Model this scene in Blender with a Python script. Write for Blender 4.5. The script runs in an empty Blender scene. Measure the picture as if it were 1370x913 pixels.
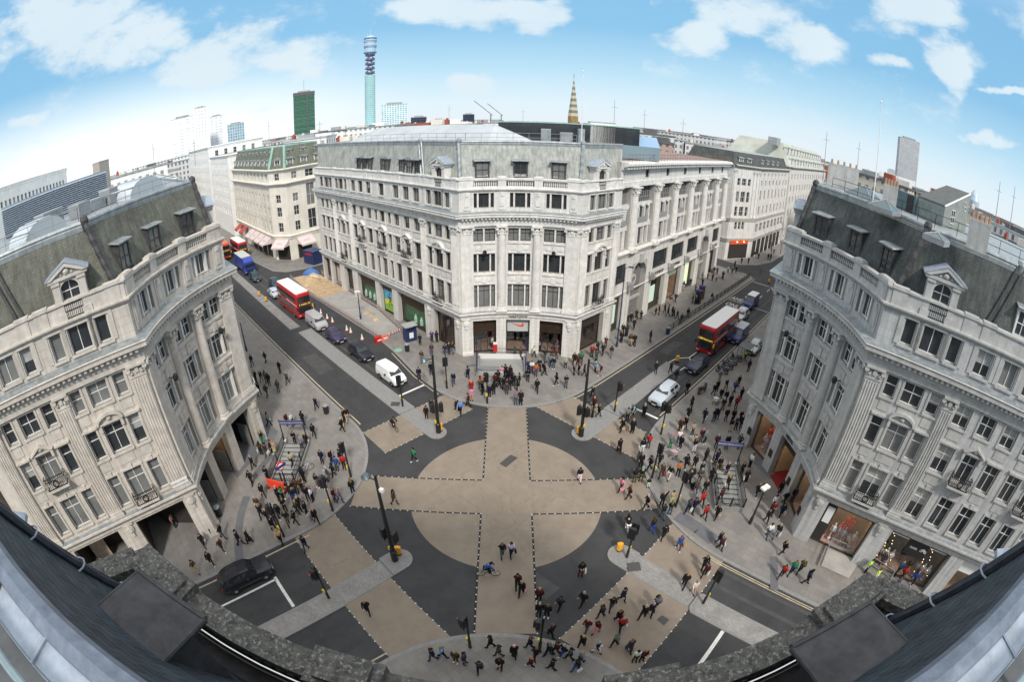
import bpy, math, random
import numpy as np
from mathutils import Vector, Matrix
random.seed(7)
PI=math.pi; S2=math.sqrt(.5)
scene=bpy.context.scene; COL=scene.collection
# ------------------------------------------------------------------ helpers
class MB:
    """collects faces; build() links them as ONE mesh object"""
    def __init__(s): s.v=[]; s.f=[]; s.m=[]; s.uv=[]; s.T=None; s.hasuv=False
    def P(s,p):
        p=Vector((p[0],p[1],p[2]))
        if s.T is not None: p=s.T@p
        s.v.append(p[:]); return len(s.v)-1
    def face(s,pts,m=0,uv=None):
        s.f.append([s.P(p) for p in pts]); s.m.append(m); s.uv.append(uv)
        if uv: s.hasuv=True
    def poly(s,pts,faces,m=0):
        o=len(s.v)
        for p in pts: s.P(p)
        for f in faces: s.f.append([o+i for i in f]); s.m.append(m); s.uv.append(None)
    def box(s,x0,y0,z0,x1,y1,z1,m=0,bot=True):
        p=[(x0,y0,z0),(x1,y0,z0),(x1,y1,z0),(x0,y1,z0),(x0,y0,z1),(x1,y0,z1),(x1,y1,z1),(x0,y1,z1)]
        f=[(4,5,6,7),(0,1,5,4),(1,2,6,5),(2,3,7,6),(3,0,4,7)]
        if bot: f.append((3,2,1,0))
        s.poly(p,f,m)
    def prism(s,poly,z0,z1,m=0,mt=None,bot=False):
        n=len(poly); p=[(x,y,z0) for x,y in poly]+[(x,y,z1) for x,y in poly]
        s.poly(p,[(i,(i+1)%n,n+(i+1)%n,n+i) for i in range(n)],m)
        o=len(s.v)-2*n
        s.f.append([o+n+i for i in range(n)]); s.m.append(m if mt is None else mt); s.uv.append(None)
        if bot: s.f.append([o+n-1-i for i in range(n)]); s.m.append(m); s.uv.append(None)
    def ring(s,rings,m=0,closed=True,cap0=False,cap1=False):
        n=len(rings[0]); pts=[p for r in rings for p in r]; F=[]
        for k in range(len(rings)-1):
            for i in range(n if closed else n-1):
                j=(i+1)%n; F.append((k*n+i,k*n+j,(k+1)*n+j,(k+1)*n+i))
        if cap0: F.append(tuple(range(n-1,-1,-1)))
        if cap1: F.append(tuple((len(rings)-1)*n+i for i in range(n)))
        s.poly(pts,F,m)
    def tube(s,path,r,n=6,m=0,caps=True):
        path=[Vector(p) for p in path]; rs=r if isinstance(r,(list,tuple)) else [r]*len(path); R=[]
        for i,p in enumerate(path):
            t=(path[min(i+1,len(path)-1)]-path[max(i-1,0)]).normalized()
            a=t.cross(Vector((0,0,1)))
            if a.length<.05: a=t.cross(Vector((1,0,0)))
            a.normalize(); b=t.cross(a)
            R.append([(p+(a*math.cos(2*PI*k/n)+b*math.sin(2*PI*k/n))*rs[i])[:] for k in range(n)])
        s.ring(R,m,True,caps,caps)
    def lathe(s,prof,n=12,c=(0,0,0),m=0,a0=0,a1=2*PI):
        full=abs(a1-a0-2*PI)<1e-6; k=n if full else n+1
        R=[[(c[0]+r*math.cos(a0+(a1-a0)*i/n),c[1]+r*math.sin(a0+(a1-a0)*i/n),c[2]+z) for i in range(k)] for r,z in prof]
        s.ring(R,m,full)
    def sweep(s,prof,path,m=0,cap=True,uvs=False):
        L=[offset(path,o) for o,z in prof]
        for k in range(len(prof)-1):
            d=0
            for i in range(len(path)-1):
                a,b=L[k],L[k+1]; z0,z1=prof[k][1],prof[k+1][1]
                q=[(a[i][0],a[i][1],z0),(a[i+1][0],a[i+1][1],z0),(b[i+1][0],b[i+1][1],z1),(b[i][0],b[i][1],z1)]
                l=math.hypot(path[i+1][0]-path[i][0],path[i+1][1]-path[i][1])
                h=math.hypot(prof[k+1][0]-prof[k][0],z1-z0)
                s.face(q,m,[(d,z0),(d+l,z0),(d+l,z0+h),(d,z0+h)] if uvs else None); d+=l
        if cap:
            for i,rev in ((0,True),(-1,False)):
                q=[(L[k][i][0],L[k][i][1],prof[k][1]) for k in range(len(prof))]
                s.face(q if not rev else q[::-1],m)
    def build(s,name,mats,parent=None,smooth=False,angle=None):
        me=bpy.data.meshes.new(name); me.from_pydata(s.v,[],s.f)
        if not isinstance(mats,(list,tuple)): mats=[mats]
        for m in mats: me.materials.append(m)
        if len(mats)>1: me.polygons.foreach_set('material_index',[min(i,len(mats)-1) for i in s.m])
        if s.hasuv:
            l=me.uv_layers.new(name='UVMap'); dat=[]
            for f,u in zip(s.f,s.uv):
                for k in range(len(f)): dat+= list(u[k]) if u else [0,0]
            l.data.foreach_set('uv',dat)
        if smooth: me.polygons.foreach_set('use_smooth',[True]*len(s.f))
        me.update()
        if smooth and angle: 
            try: me.set_sharp_from_angle(angle=angle)
            except Exception: pass
        o=bpy.data.objects.new(name,me); COL.objects.link(o)
        if parent: o.parent=parent
        return o
def offset(path,o):
    n=len(path); out=[]
    nr=[]
    for i in range(n-1):
        dx,dy=path[i+1][0]-path[i][0],path[i+1][1]-path[i][1]; l=math.hypot(dx,dy) or 1; nr.append((dy/l,-dx/l))
    for i in range(n):
        a=nr[max(i-1,0)]; b=nr[min(i,n-2)]
        mx,my=a[0]+b[0],a[1]+b[1]; d=(mx*mx+my*my)/2 or 1
        k=min(1/ (d) ,2.5)
        out.append((path[i][0]+mx*k*o,path[i][1]+my*k*o))
    return out
def tag(o,label=None,cat=None,group=None,kind=None):
    if label: o['label']=label
    if cat: o['category']=cat
    if group: o['group']=group
    if kind: o['kind']=kind
    return o
def thing(name,label,cat,loc=(0,0,0),rz=0,group=None):
    o=bpy.data.objects.new(name,None); COL.objects.link(o); o.location=loc; o.rotation_euler=(0,0,rz); o.empty_display_size=.2
    return tag(o,label,cat,group)
def inst(src,parent=None,name=None):
    c=src.copy(); COL.objects.link(c)
    if parent: c.parent=parent
    return c
def dup(root,loc,rz,label=None,group=None,color=None):
    r=root.copy(); COL.objects.link(r); r.location=loc; r.rotation_euler=(0,0,rz)
    if label: r['label']=label
    if group: r['group']=group
    for ch in list(root.children):
        c=ch.copy(); COL.objects.link(c); c.parent=r
        if color and 'paint' in ch: c.color=color
        for g in list(ch.children):
            d=g.copy(); COL.objects.link(d); d.parent=c
            if color and 'paint' in g: d.color=color
    return r
def text(s,name,size,mat,M,parent=None,ext=.01,align='CENTER'):
    cu=bpy.data.curves.new(name,'FONT'); cu.body=s; cu.size=size; cu.extrude=ext; cu.align_x=align; cu.align_y='CENTER'
    t=bpy.data.objects.new(name,cu); COL.objects.link(t); me=bpy.data.meshes.new_from_object(t.evaluated_get(bpy.context.evaluated_depsgraph_get())); bpy.data.objects.remove(t)
    me.materials.clear(); me.materials.append(mat)
    o=bpy.data.objects.new(name,me); COL.objects.link(o); o.matrix_world=M
    if parent: o.parent=parent; o.matrix_parent_inverse=Matrix()
    return o
def rib(p0,p1,w):
    """4 corners of a flat strip on plan"""
    dx,dy=p1[0]-p0[0],p1[1]-p0[1]; l=math.hypot(dx,dy); nx,ny=-dy/l*w/2,dx/l*w/2
    return [(p0[0]-nx,p0[1]-ny),(p1[0]-nx,p1[1]-ny),(p1[0]+nx,p1[1]+ny),(p0[0]+nx,p0[1]+ny)]
# ------------------------------------------------------------------ camera: a fisheye lens on the roof
W0,H0=1370.,913.
F=649.; PITCH=.456406; YAW=.0102653; ROLL=.0136899; CH=28.666; CD=29.169
fw=np.array([math.sin(YAW)*math.cos(PITCH),math.cos(YAW)*math.cos(PITCH),-math.sin(PITCH)])
rt=np.array([math.cos(YAW),-math.sin(YAW),0.]); up=np.cross(rt,fw)
rt,up=rt*math.cos(ROLL)+up*math.sin(ROLL),-rt*math.sin(ROLL)+up*math.cos(ROLL)
CAM=np.array([0,-CD,CH])
def ray(px,py):
    dx=px-W0/2; dy=-(py-H0/2); r=math.hypot(dx,dy)+1e-9; th=2*math.asin(min(1,r/2/F))
    return math.cos(th)*fw+math.sin(th)/r*(dx*rt+dy*up)
def at(px,py,z=0.):
    d=ray(px,py); t=(z-CH)/d[2]; return (CAM[0]+d[0]*t,CAM[1]+d[1]*t)
def azd(az,dist): a=math.radians(az); return (math.sin(a)*dist,-CD+math.cos(a)*dist)
cd=bpy.data.cameras.new('camera'); cam=bpy.data.objects.new('camera',cd); COL.objects.link(cam)
cd.type='PANO'; cd.panorama_type='FISHEYE_EQUISOLID'; cd.sensor_width=36; cd.sensor_fit='HORIZONTAL'
cd.fisheye_lens=F*36/W0; cd.fisheye_fov=math.radians(220); cd.clip_start=.05; cd.clip_end=20000
Mx=Matrix(((rt[0],up[0],-fw[0],CAM[0]),(rt[1],up[1],-fw[1],CAM[1]),(rt[2],up[2],-fw[2],CAM[2]),(0,0,0,1)))
cam.matrix_world=Mx; scene.camera=cam
def ab(a,b): return ((a-b)*S2,(a+b)*S2)        # a along the right-hand street, b along the left-hand street
def toab(x,y): return ((x+y)*S2,(y-x)*S2)
# ------------------------------------------------------------------ materials
MATS={}
def nodes(name):
    m=bpy.data.materials.new(name); m.use_nodes=True; nt=m.node_tree; MATS[name]=m
    return m,nt,nt.nodes['Principled BSDF'],nt.nodes.new,nt.links.new
def mat(name,c,rough=.7,metal=0,spec=.5,noise=0,nscale=2.,streak=0,bump=0,bscale=20.,coat=0,objcol=False,emit=None):
    """plain principled base, with noise mottling, vertical weather streaks, bump"""
    m,nt,b,N,L=nodes(name)
    b.inputs['Roughness'].default_value=rough; b.inputs['Metallic'].default_value=metal
    b.inputs['Specular IOR Level'].default_value=spec; b.inputs['Coat Weight'].default_value=coat
    b.inputs['Base Color'].default_value=(*c,1)
    src=None
    if objcol:
        oi=N('ShaderNodeObjectInfo'); src=oi.outputs['Color']
    if noise or streak:
        tc=N('ShaderNodeTexCoord'); geo=N('ShaderNodeNewGeometry')
        def mul(sock,fac,lo,hi):
            r=N('ShaderNodeMapRange'); r.inputs[1].default_value=.3; r.inputs[2].default_value=.7; r.inputs[3].default_value=lo; r.inputs[4].default_value=hi
            L(fac,r.inputs[0]); mx=N('ShaderNodeVectorMath'); mx.operation='SCALE'
            if sock is None: mx.inputs[0].default_value=c
            else: L(sock,mx.inputs[0])
            L(r.outputs[0],mx.inputs['Scale']); return mx.outputs[0]
        if noise:
            n=N('ShaderNodeTexNoise'); n.inputs['Scale'].default_value=nscale; n.inputs['Detail'].default_value=6; n.inputs['Roughness'].default_value=.65
            L(geo.outputs['Position'],n.inputs['Vector']); src=mul(src,n.outputs['Fac'],1-noise,1+noise*.6)
        if streak:
            mp=N('ShaderNodeMapping'); mp.inputs['Scale'].default_value=(2.2,2.2,.16); L(geo.outputs['Position'],mp.inputs['Vector'])
            n=N('ShaderNodeTexNoise'); n.inputs['Scale'].default_value=1.; n.inputs['Detail'].default_value=5; n.inputs['Roughness'].default_value=.6
            L(mp.outputs[0],n.inputs['Vector']); src=mul(src,n.outputs['Fac'],1-streak,1+streak*.4)
    if src is not None: L(src,b.inputs['Base Color'])
    if bump:
        geo=N('ShaderNodeNewGeometry'); n=N('ShaderNodeTexNoise'); n.inputs['Scale'].default_value=bscale; n.inputs['Detail'].default_value=4
        L(geo.outputs['Position'],n.inputs['Vector']); bp=N('ShaderNodeBump'); bp.inputs['Strength'].default_value=bump; bp.inputs['Distance'].default_value=.02
        L(n.outputs['Fac'],bp.inputs['Height']); L(bp.outputs[0],b.inputs['Normal'])
    if emit:
        b.inputs['Emission Color'].default_value=(*emit[0],1); b.inputs['Emission Strength'].default_value=emit[1]
    return m
def brickmat(name,c1,c2,mortar,bw,bh,msize,rough=.8,coords='UV',rot=0,noise=.2,nscale=1.,streak=0,bump=.3,offs=.5,moss=None,bias=0,spec=.3):
    m,nt,b,N,L=nodes(name); b.inputs['Roughness'].default_value=rough; b.inputs['Specular IOR Level'].default_value=spec
    tc=N('ShaderNodeTexCoord'); geo=N('ShaderNodeNewGeometry')
    mp=N('ShaderNodeMapping'); mp.inputs['Rotation'].default_value=(0,0,rot); L(tc.outputs['UV'] if coords=='UV' else geo.outputs['Position'],mp.inputs['Vector'])
    br=N('ShaderNodeTexBrick'); br.offset=offs; br.inputs['Scale'].default_value=1; br.inputs['Brick Width'].default_value=bw; br.inputs['Row Height'].default_value=bh
    br.inputs['Mortar Size'].default_value=msize; br.inputs['Mortar Smooth'].default_value=.3; br.inputs['Bias'].default_value=bias
    br.inputs['Color1'].default_value=(*c1,1); br.inputs['Color2'].default_value=(*c2,1); br.inputs['Mortar'].default_value=(*mortar,1)
    L(mp.outputs[0],br.inputs['Vector']); src=br.outputs['Color']
    def mul(sock,fac,lo,hi):
        r=N('ShaderNodeMapRange'); r.inputs[1].default_value=.3; r.inputs[2].default_value=.7; r.inputs[3].default_value=lo; r.inputs[4].default_value=hi
        L(fac,r.inputs[0]); mx=N('ShaderNodeVectorMath'); mx.operation='SCALE'; L(sock,mx.inputs[0]); L(r.outputs[0],mx.inputs['Scale']); return mx.outputs[0]
    n=N('ShaderNodeTexNoise'); n.inputs['Scale'].default_value=nscale; n.inputs['Detail'].default_value=7; n.inputs['Roughness'].default_value=.68; L(geo.outputs['Position'],n.inputs['Vector'])
    if noise: src=mul(src,n.outputs['Fac'],1-noise,1+noise*.7)
    if streak:
        mq=N('ShaderNodeMapping'); mq.inputs['Scale'].default_value=(3.6,3.6,.22); L(geo.outputs['Position'],mq.inputs['Vector'])
        n2=N('ShaderNodeTexNoise'); n2.inputs['Scale'].default_value=1.; n2.inputs['Detail'].default_value=2; L(mq.outputs[0],n2.inputs['Vector']); src=mul(src,n2.outputs['Fac'],1-streak,1+streak*.4)
    if moss:
        n3=N('ShaderNodeTexNoise'); n3.inputs['Scale'].default_value=moss[1]; n3.inputs['Detail'].default_value=8; n3.inputs['Roughness'].default_value=.75; L(geo.outputs['Position'],n3.inputs['Vector'])
        r=N('ShaderNodeMapRange'); r.inputs[1].default_value=moss[2]; r.inputs[2].default_value=moss[2]+.12; L(n3.outputs['Fac'],r.inputs[0])
        mi=N('ShaderNodeMix'); mi.data_type='RGBA'; L(r.outputs[0],mi.inputs[0]); L(src,mi.inputs[6]); mi.inputs[7].default_value=(*moss[0],1); src=mi.outputs[2]
    L(src,b.inputs['Base Color'])
    if bump:
        bp=N('ShaderNodeBump'); bp.inputs['Strength'].default_value=bump; bp.inputs['Distance'].default_value=.02; bp.invert=True
        L(br.outputs['Fac'],bp.inputs['Height']); L(bp.outputs[0],b.inputs['Normal'])
    return m
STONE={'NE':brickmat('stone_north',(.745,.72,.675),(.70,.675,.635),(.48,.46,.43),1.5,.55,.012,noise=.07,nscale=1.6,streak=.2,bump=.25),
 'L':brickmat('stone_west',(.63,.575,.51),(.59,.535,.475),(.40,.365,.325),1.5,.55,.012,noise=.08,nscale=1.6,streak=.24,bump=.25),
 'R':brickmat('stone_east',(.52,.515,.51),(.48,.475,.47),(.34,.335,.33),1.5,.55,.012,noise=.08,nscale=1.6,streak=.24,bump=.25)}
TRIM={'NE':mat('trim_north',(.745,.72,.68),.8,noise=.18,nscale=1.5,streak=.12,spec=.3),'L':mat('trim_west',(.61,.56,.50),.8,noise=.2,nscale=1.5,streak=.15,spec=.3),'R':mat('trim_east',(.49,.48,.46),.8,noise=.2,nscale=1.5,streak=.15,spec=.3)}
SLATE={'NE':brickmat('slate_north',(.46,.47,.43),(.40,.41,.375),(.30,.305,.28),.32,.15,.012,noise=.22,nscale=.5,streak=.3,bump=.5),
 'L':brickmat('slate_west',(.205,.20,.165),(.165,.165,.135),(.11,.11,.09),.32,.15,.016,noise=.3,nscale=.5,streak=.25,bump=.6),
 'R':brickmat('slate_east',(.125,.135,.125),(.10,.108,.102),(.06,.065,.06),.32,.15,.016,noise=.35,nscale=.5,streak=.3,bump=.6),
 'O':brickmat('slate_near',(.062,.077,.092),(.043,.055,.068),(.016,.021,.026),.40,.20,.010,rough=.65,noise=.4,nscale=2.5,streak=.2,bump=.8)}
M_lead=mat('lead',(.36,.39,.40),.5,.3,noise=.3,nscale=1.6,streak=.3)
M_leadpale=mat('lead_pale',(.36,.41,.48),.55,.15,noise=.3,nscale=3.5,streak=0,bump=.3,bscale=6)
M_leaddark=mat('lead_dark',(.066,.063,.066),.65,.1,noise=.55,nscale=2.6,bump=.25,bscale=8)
M_copper=mat('copper_green',(.30,.50,.42),.7,noise=.25,nscale=1)
M_glass=mat('window_glass',(.035,.042,.048),.06,0,.7,noise=.4,nscale=.4)
M_glassgrey=mat('window_blind',(.20,.205,.20),.2,0,.5,noise=.25,nscale=.6)
M_glasslite=mat('window_curtain',(.42,.42,.40),.3,0,.5,noise=.35,nscale=.8)
M_fwhite=mat('frame_white',(.72,.71,.68),.5)
M_fdark=mat('frame_dark',(.06,.05,.042),.5)
M_fgrey=mat('frame_grey',(.3,.3,.29),.5)
M_iron=mat('iron_black',(.018,.018,.02),.45)
M_bronze=mat('bronze_dark',(.075,.05,.032),.45,.5,noise=.3,nscale=2)
M_asph=brickmat('asphalt',(.055,.055,.057),(.05,.05,.052),(.05,.05,.052),6,6,.0,noise=.28,nscale=.35,bump=0)
M_asph2=mat('asphalt_city',(.075,.073,.07),.9,noise=.3,nscale=.05)
M_tan=mat('tan_surfacing',(.262,.218,.175),.9,noise=.15,nscale=.7,bump=.3,bscale=60,spec=.2)
M_pave=brickmat('paving',(.245,.23,.213),(.215,.20,.187),(.155,.145,.135),.9,.6,.012,coords='P',rot=PI/4,noise=.2,nscale=.45,bump=.15)
M_paveb=brickmat('paving_small',(.34,.33,.31),(.27,.26,.25),(.18,.17,.165),.22,.11,.012,coords='P',rot=PI/4,noise=.25,nscale=.8,bump=.3)
M_paved=mat('paving_dark',(.135,.135,.145),.85,noise=.2,nscale=1)
M_tile=brickmat('terracotta',(.33,.22,.17),(.28,.19,.15),(.2,.15,.12),.5,.5,.02,coords='P',noise=.2)
M_kerb=mat('granite_kerb',(.25,.245,.24),.8,noise=.2,nscale=4)
M_white=mat('road_white',(.72,.71,.68),.8,noise=.2,nscale=3)
M_black=mat('road_black',(.022,.022,.022),.9)
M_yellow=mat('road_yellow',(.50,.36,.10),.8,noise=.3,nscale=2)
M_buff=mat('kerb_line',(.45,.38,.27),.85,noise=.3,nscale=2)
M_plastic_y=mat('plastic_yellow',(.80,.38,.02),.4)
M_chrome=mat('chrome',(.7,.7,.72),.15,1)
M_rubber=mat('rubber',(.02,.02,.02),.8)
M_paint=mat('car_paint',(1,1,1),.35,0,.5,coat=.25,objcol=True)
M_cloth=mat('cloth',(1,1,1),.9,0,.2,objcol=True)
M_skin=mat('skin',(.55,.34,.25),.6)
M_red=mat('red',(.55,.02,.015),.4); M_blue=mat('blue',(.02,.035,.16),.5); M_green=mat('green_board',(.03,.16,.06),.6,noise=.3,nscale=1)
M_wht=mat('white_paint',(.80,.79,.77),.5); M_grey=mat('grey_paint',(.28,.29,.3),.6,noise=.2,nscale=1); M_orange=mat('orange',(.85,.16,.02),.6)
M_wood=mat('wood',(.33,.2,.1),.7,noise=.4,nscale=5); M_sand=mat('sand',(.50,.36,.22),.95,noise=.35,nscale=1.5,bump=.6,bscale=3); M_concrete=mat('concrete',(.37,.355,.33),.9,noise=.2,nscale=.8)
M_bark=mat('bark',(.12,.095,.075),.9)
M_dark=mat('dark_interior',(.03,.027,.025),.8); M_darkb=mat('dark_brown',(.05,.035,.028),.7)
M_warm=mat('warm_interior',(.30,.19,.10),.7,noise=.4,nscale=1.2)
M_lamp=mat('lit_lamp',(1,.8,.5),.5,emit=((1,.72,.38),2.6)); M_lampw=mat('lit_strip',(1,.95,.85),.5,emit=((1,.84,.58),9))
M_head=mat('headlamp',(.8,.8,.8),.1,.5); M_tail=mat('tail_lamp',(.5,.02,.02),.2)
M_yel=mat('yellow',(.75,.55,.03),.5); M_hivis=mat('hi_vis',(.55,.85,.08),.7)
M_limed=mat('lit_sign_yellow',(.7,.6,.05),.5,emit=((.8,.85,.1),.8))
M_lichen=brickmat('lichen_stone',(.125,.12,.108),(.10,.096,.088),(.08,.077,.072),3,3,.0,noise=.65,nscale=7,bump=0,moss=((.36,.37,.33),13,.53),rough=.95)
# ------------------------------------------------------------------ sky + sun
wd=bpy.data.worlds.new('World'); scene.world=wd; wd.use_nodes=True; nt=wd.node_tree; N=nt.nodes.new; L=nt.links.new
bg=nt.nodes['Background']; sky=N('ShaderNodeTexSky'); sky.sky_type='NISHITA'; sky.sun_disc=False
SUN_EL,SUN_AZ=43,166      # azimuth clockwise from +y
sky.sun_elevation=math.radians(SUN_EL); sky.sun_rotation=math.radians(SUN_AZ); sky.air_density=1.; sky.dust_density=2.2; sky.ozone_density=1.5; sky.altitude=30
tc=N('ShaderNodeTexCoord'); GEN=tc.outputs['Generated']
def vm(op,a,b=None):
    n=N('ShaderNodeVectorMath'); n.operation=op
    for i,x in enumerate((a,b)):
        if x is None: continue
        if isinstance(x,(tuple,list)): n.inputs[i].default_value=x
        else: L(x,n.inputs[i])
    return n
def mt(op,a,b=None,c=None,cl=False):
    n=N('ShaderNodeMath'); n.operation=op; n.use_clamp=cl
    for i,x in enumerate((a,b,c)):
        if x is None: continue
        if isinstance(x,(int,float)): n.inputs[i].default_value=x
        else: L(x,n.inputs[i])
    return n.outputs[0]
def mix(f,a,b):
    n=N('ShaderNodeMix'); n.data_type='RGBA'
    if isinstance(f,(int,float)): n.inputs[0].default_value=f
    else: L(f,n.inputs[0])
    for i,x in ((6,a),(7,b)):
        if isinstance(x,tuple): n.inputs[i].default_value=(*x,1)
        else: L(x,n.inputs[i])
    return n.outputs[2]
nrm=vm('NORMALIZE',GEN).outputs[0]; sp=N('ShaderNodeSeparateXYZ'); L(nrm,sp.inputs[0]); Z=sp.outputs[2]
def sm(x,lo,hi):
    n=N('ShaderNodeMapRange'); n.interpolation_type='SMOOTHSTEP'; n.inputs[1].default_value=lo; n.inputs[2].default_value=hi; L(x,n.inputs[0]); return n.outputs[0]
nsk=vm('SCALE',sky.outputs[0]); nsk.inputs['Scale'].default_value=.10       # Nishita sky brought to picture brightness
ramp=N('ShaderNodeValToRGB'); L(mt('MULTIPLY',Z,2.),ramp.inputs[0]); e=ramp.color_ramp.elements
e[0].position=0; e[0].color=(.76,.83,.88,1); e[1].position=1; e[1].color=(.20,.44,.70,1)
for p,c in ((.09,(.66,.79,.87)),(.24,(.42,.65,.80)),(.42,(.23,.49,.72))):
    q=e.new(p); q.color=(*c,1)
sk=mix(.85,nsk.outputs[0],ramp.outputs[0])
# thin bright haze low on the left, where the day is brightest
lf=sm(vm('DOT_PRODUCT',nrm,(-.94,.34,.0)).outputs['Value'],.45,1.); lo=sm(Z,.22,0.); sk=mix(mt('MULTIPLY',lf,lo),sk,(1.0,.99,.97))
# cumulus: a soft lobe round each bank, broken up by noise
n1=N('ShaderNodeTexNoise'); n1.inputs['Scale'].default_value=9; n1.inputs['Detail'].default_value=5; n1.inputs['Roughness'].default_value=.62
mpn=N('ShaderNodeMapping'); mpn.inputs['Scale'].default_value=(1,1,1.9); L(nrm,mpn.inputs[0]); L(mpn.outputs[0],n1.inputs['Vector']); NF=n1.outputs['Fac']
wn=N('ShaderNodeTexNoise'); wn.inputs['Scale'].default_value=5.5; wn.inputs['Detail'].default_value=4; L(nrm,wn.inputs['Vector']); wo=vm('SCALE',vm('SUBTRACT',wn.outputs['Color'],(.5,.5,.5)).outputs[0]); wo.inputs['Scale'].default_value=.16; wrp=vm('ADD',nrm,wo.outputs[0]).outputs[0]
cl=None
for px,py,rx,ry in ((70,20,140,58),(180,45,95,45),(300,78,100,42),(385,72,58,30),(268,95,70,28),(620,5,130,34),(700,20,60,26),(1000,20,90,52),(1080,55,70,40),(930,45,80,24),(1230,12,70,40),(1275,78,42,42),(1192,88,44,14),(622,112,46,16),(30,165,32,14),(1318,182,66,9),(1345,128,60,8)):
    d=ray(px,py); d=d/np.linalg.norm(d); sc=1/F
    h=np.cross(d,(0,0,1)); h/=np.linalg.norm(h); v=np.cross(h,d)
    x=mt('MULTIPLY',vm('DOT_PRODUCT',wrp,tuple(h)).outputs['Value'],1/(rx*sc)); y=mt('MULTIPLY',vm('DOT_PRODUCT',wrp,tuple(v)).outputs['Value'],1/(ry*sc))
    f=vm('DOT_PRODUCT',nrm,tuple(d)).outputs['Value']
    r=mt('SUBTRACT',1.,mt('ADD',mt('MULTIPLY',x,x),mt('MULTIPLY',y,y))); r=mt('MULTIPLY',r,mt('GREATER_THAN',f,.3))
    cl=r if cl is None else mt('MAXIMUM',cl,r)
dens=sm(mt('ADD',mt('MULTIPLY',cl,1.15),mt('MULTIPLY',mt('SUBTRACT',NF,.5),3.2)),.0,1.0)
dens=mt('MULTIPLY',dens,sm(cl,-.35,.15))
n2=N('ShaderNodeTexNoise'); n2.inputs['Scale'].default_value=4; n2.inputs['Detail'].default_value=2; L(nrm,n2.inputs['Vector'])
ccol=mix(n2.outputs['Fac'],(.56,.67,.74),(.68,.76,.80))
sk=mix(mt('MULTIPLY',dens,.9),sk,ccol)
# pale even cloud layer overhead, out of view, added for neutral diffuse light
sk=mix(mt('MULTIPLY',sm(Z,.36,.62),.92),sk,(1.0,.99,.97))
wd.cycles.sampling_method='MANUAL'; wd.cycles.sample_map_resolution=256
L(sk,bg.inputs['Color']); bg.inputs['Strength'].default_value=.91
sl=bpy.data.lights.new('sun','SUN'); sl.energy=2.3; sl.angle=math.radians(7); sl.color=(1,.95,.88); so=bpy.data.objects.new('sun',sl); COL.objects.link(so)
sd=Vector((math.sin(math.radians(SUN_AZ))*math.cos(math.radians(SUN_EL)),math.cos(math.radians(SUN_AZ))*math.cos(math.radians(SUN_EL)),math.sin(math.radians(SUN_EL))))
so.rotation_euler=(-sd).to_track_quat('-Z','Y').to_euler()
vs=scene.view_settings; vs.view_transform='Standard'; vs.look='None'; vs.gamma=1; vs.exposure=0.45
scene.cycles.max_bounces=5; scene.cycles.diffuse_bounces=3; scene.cycles.glossy_bounces=2; scene.cycles.use_denoising=True; scene.cycles.caustics_reflective=False; scene.cycles.caustics_refractive=False
# ------------------------------------------------------------------ ground, roads, kerbs, markings
g=MB(); R_=6000
g.face([(R_*math.cos(2*PI*i/48),R_*math.sin(2*PI*i/48),-.03) for i in range(48)]); tag(g.build('ground',M_asph2),kind='structure')
def strip(name,polys,z,m,kind='structure'):
    g=MB()
    for p in polys: g.face([(x,y,z) for x,y in p])
    return tag(g.build(name,m),kind=kind)
strip('road',[[ab(-75,-75),ab(240,-75),ab(240,240),ab(-75,240)]],0,M_asph)
def arc(c,r,a0,a1,n=22): return [(c[0]+r*math.cos(a0+(a1-a0)*i/n),c[1]+r*math.sin(a0+(a1-a0)*i/n)) for i in range(n+1)]
def pav(edge,close,name='pavement'):
    """edge: kerb polyline in (a,b), pavement on its LEFT; close: the far corners"""
    E=[ab(*p) for p in edge]; k=MB(); k.sweep([(0,0),(0,.115),(-.03,.125),(-.30,.13)],E); tag(k.build('kerb',M_kerb),kind='structure')
    I=offset(E,-.30); p=MB(); p.face([(x,y,.13) for x,y in I+[ab(*q) for q in close]]); tag(p.build(name,M_pave),kind='structure')
    return E
KN=[(8.2,64),(8.2,34),(7.6,28.5),(6.3,21.5),(6.0,17.4)]+[(17.8-11.8*math.cos(t),17.4-11.8*math.sin(t)) for t in [PI/2*i/20 for i in range(1,20)]]+[(17.8,5.6),(80,5.6),(81.5,7),(82,9)]
EN=pav(KN,[(82,64)])
EN2=pav([(88,60),(88,12),(92,8.6),(100,6.6),(200,5.6)],[(200,60)])
EL2=pav([(6.5,220),(7.0,92),(8,80),(10,76.5),(14,75),(60,75)],[(60,220)])
KW=[(-72,7.2),(-15.2,7.2)]+[(-15.2+11*math.sin(t),18.2-11*math.cos(t)) for t in [PI/2*i/20 for i in range(1,20)]]+[(-4.2,18.2),(-4.3,36),(-4.8,66),(-5,220)]
EW=pav(KW,[(-72,220)])
KE=[(210,-3.6),(19.6,-3.7)]+[(19.6-14*math.sin(t),-17.7+14*math.cos(t)) for t in [PI/2*i/20 for i in range(1,20)]]+[(5.6,-17.7),(5.4,-70)]
EE=pav(KE,[(210,-70)])
KS=[(-6.9,-70),(-6.9,-16.5)]+[(-17.3+10.4*math.cos(t),-16.5+10.4*math.sin(t)) for t in [PI/2*i/20 for i in range(1,20)]]+[(-17.3,-6.1),(-70,-6.1)]
ES=pav(KS,[(-70,-70)])
def inside(x,y,edge,close):
    P=[ab(*p) for p in edge+close]; c=False; j=len(P)-1
    for i in range(len(P)):
        if (P[i][1]>y)!=(P[j][1]>y) and x<(P[j][0]-P[i][0])*(y-P[i][1])/(P[j][1]-P[i][1])+P[i][0]: c=not c
        j=i
    return c
PAVS=[(KN,[(82,64)]),(KW,[(-72,220)]),(KE,[(210,-70)]),(KS,[(-70,-70)])]
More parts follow.
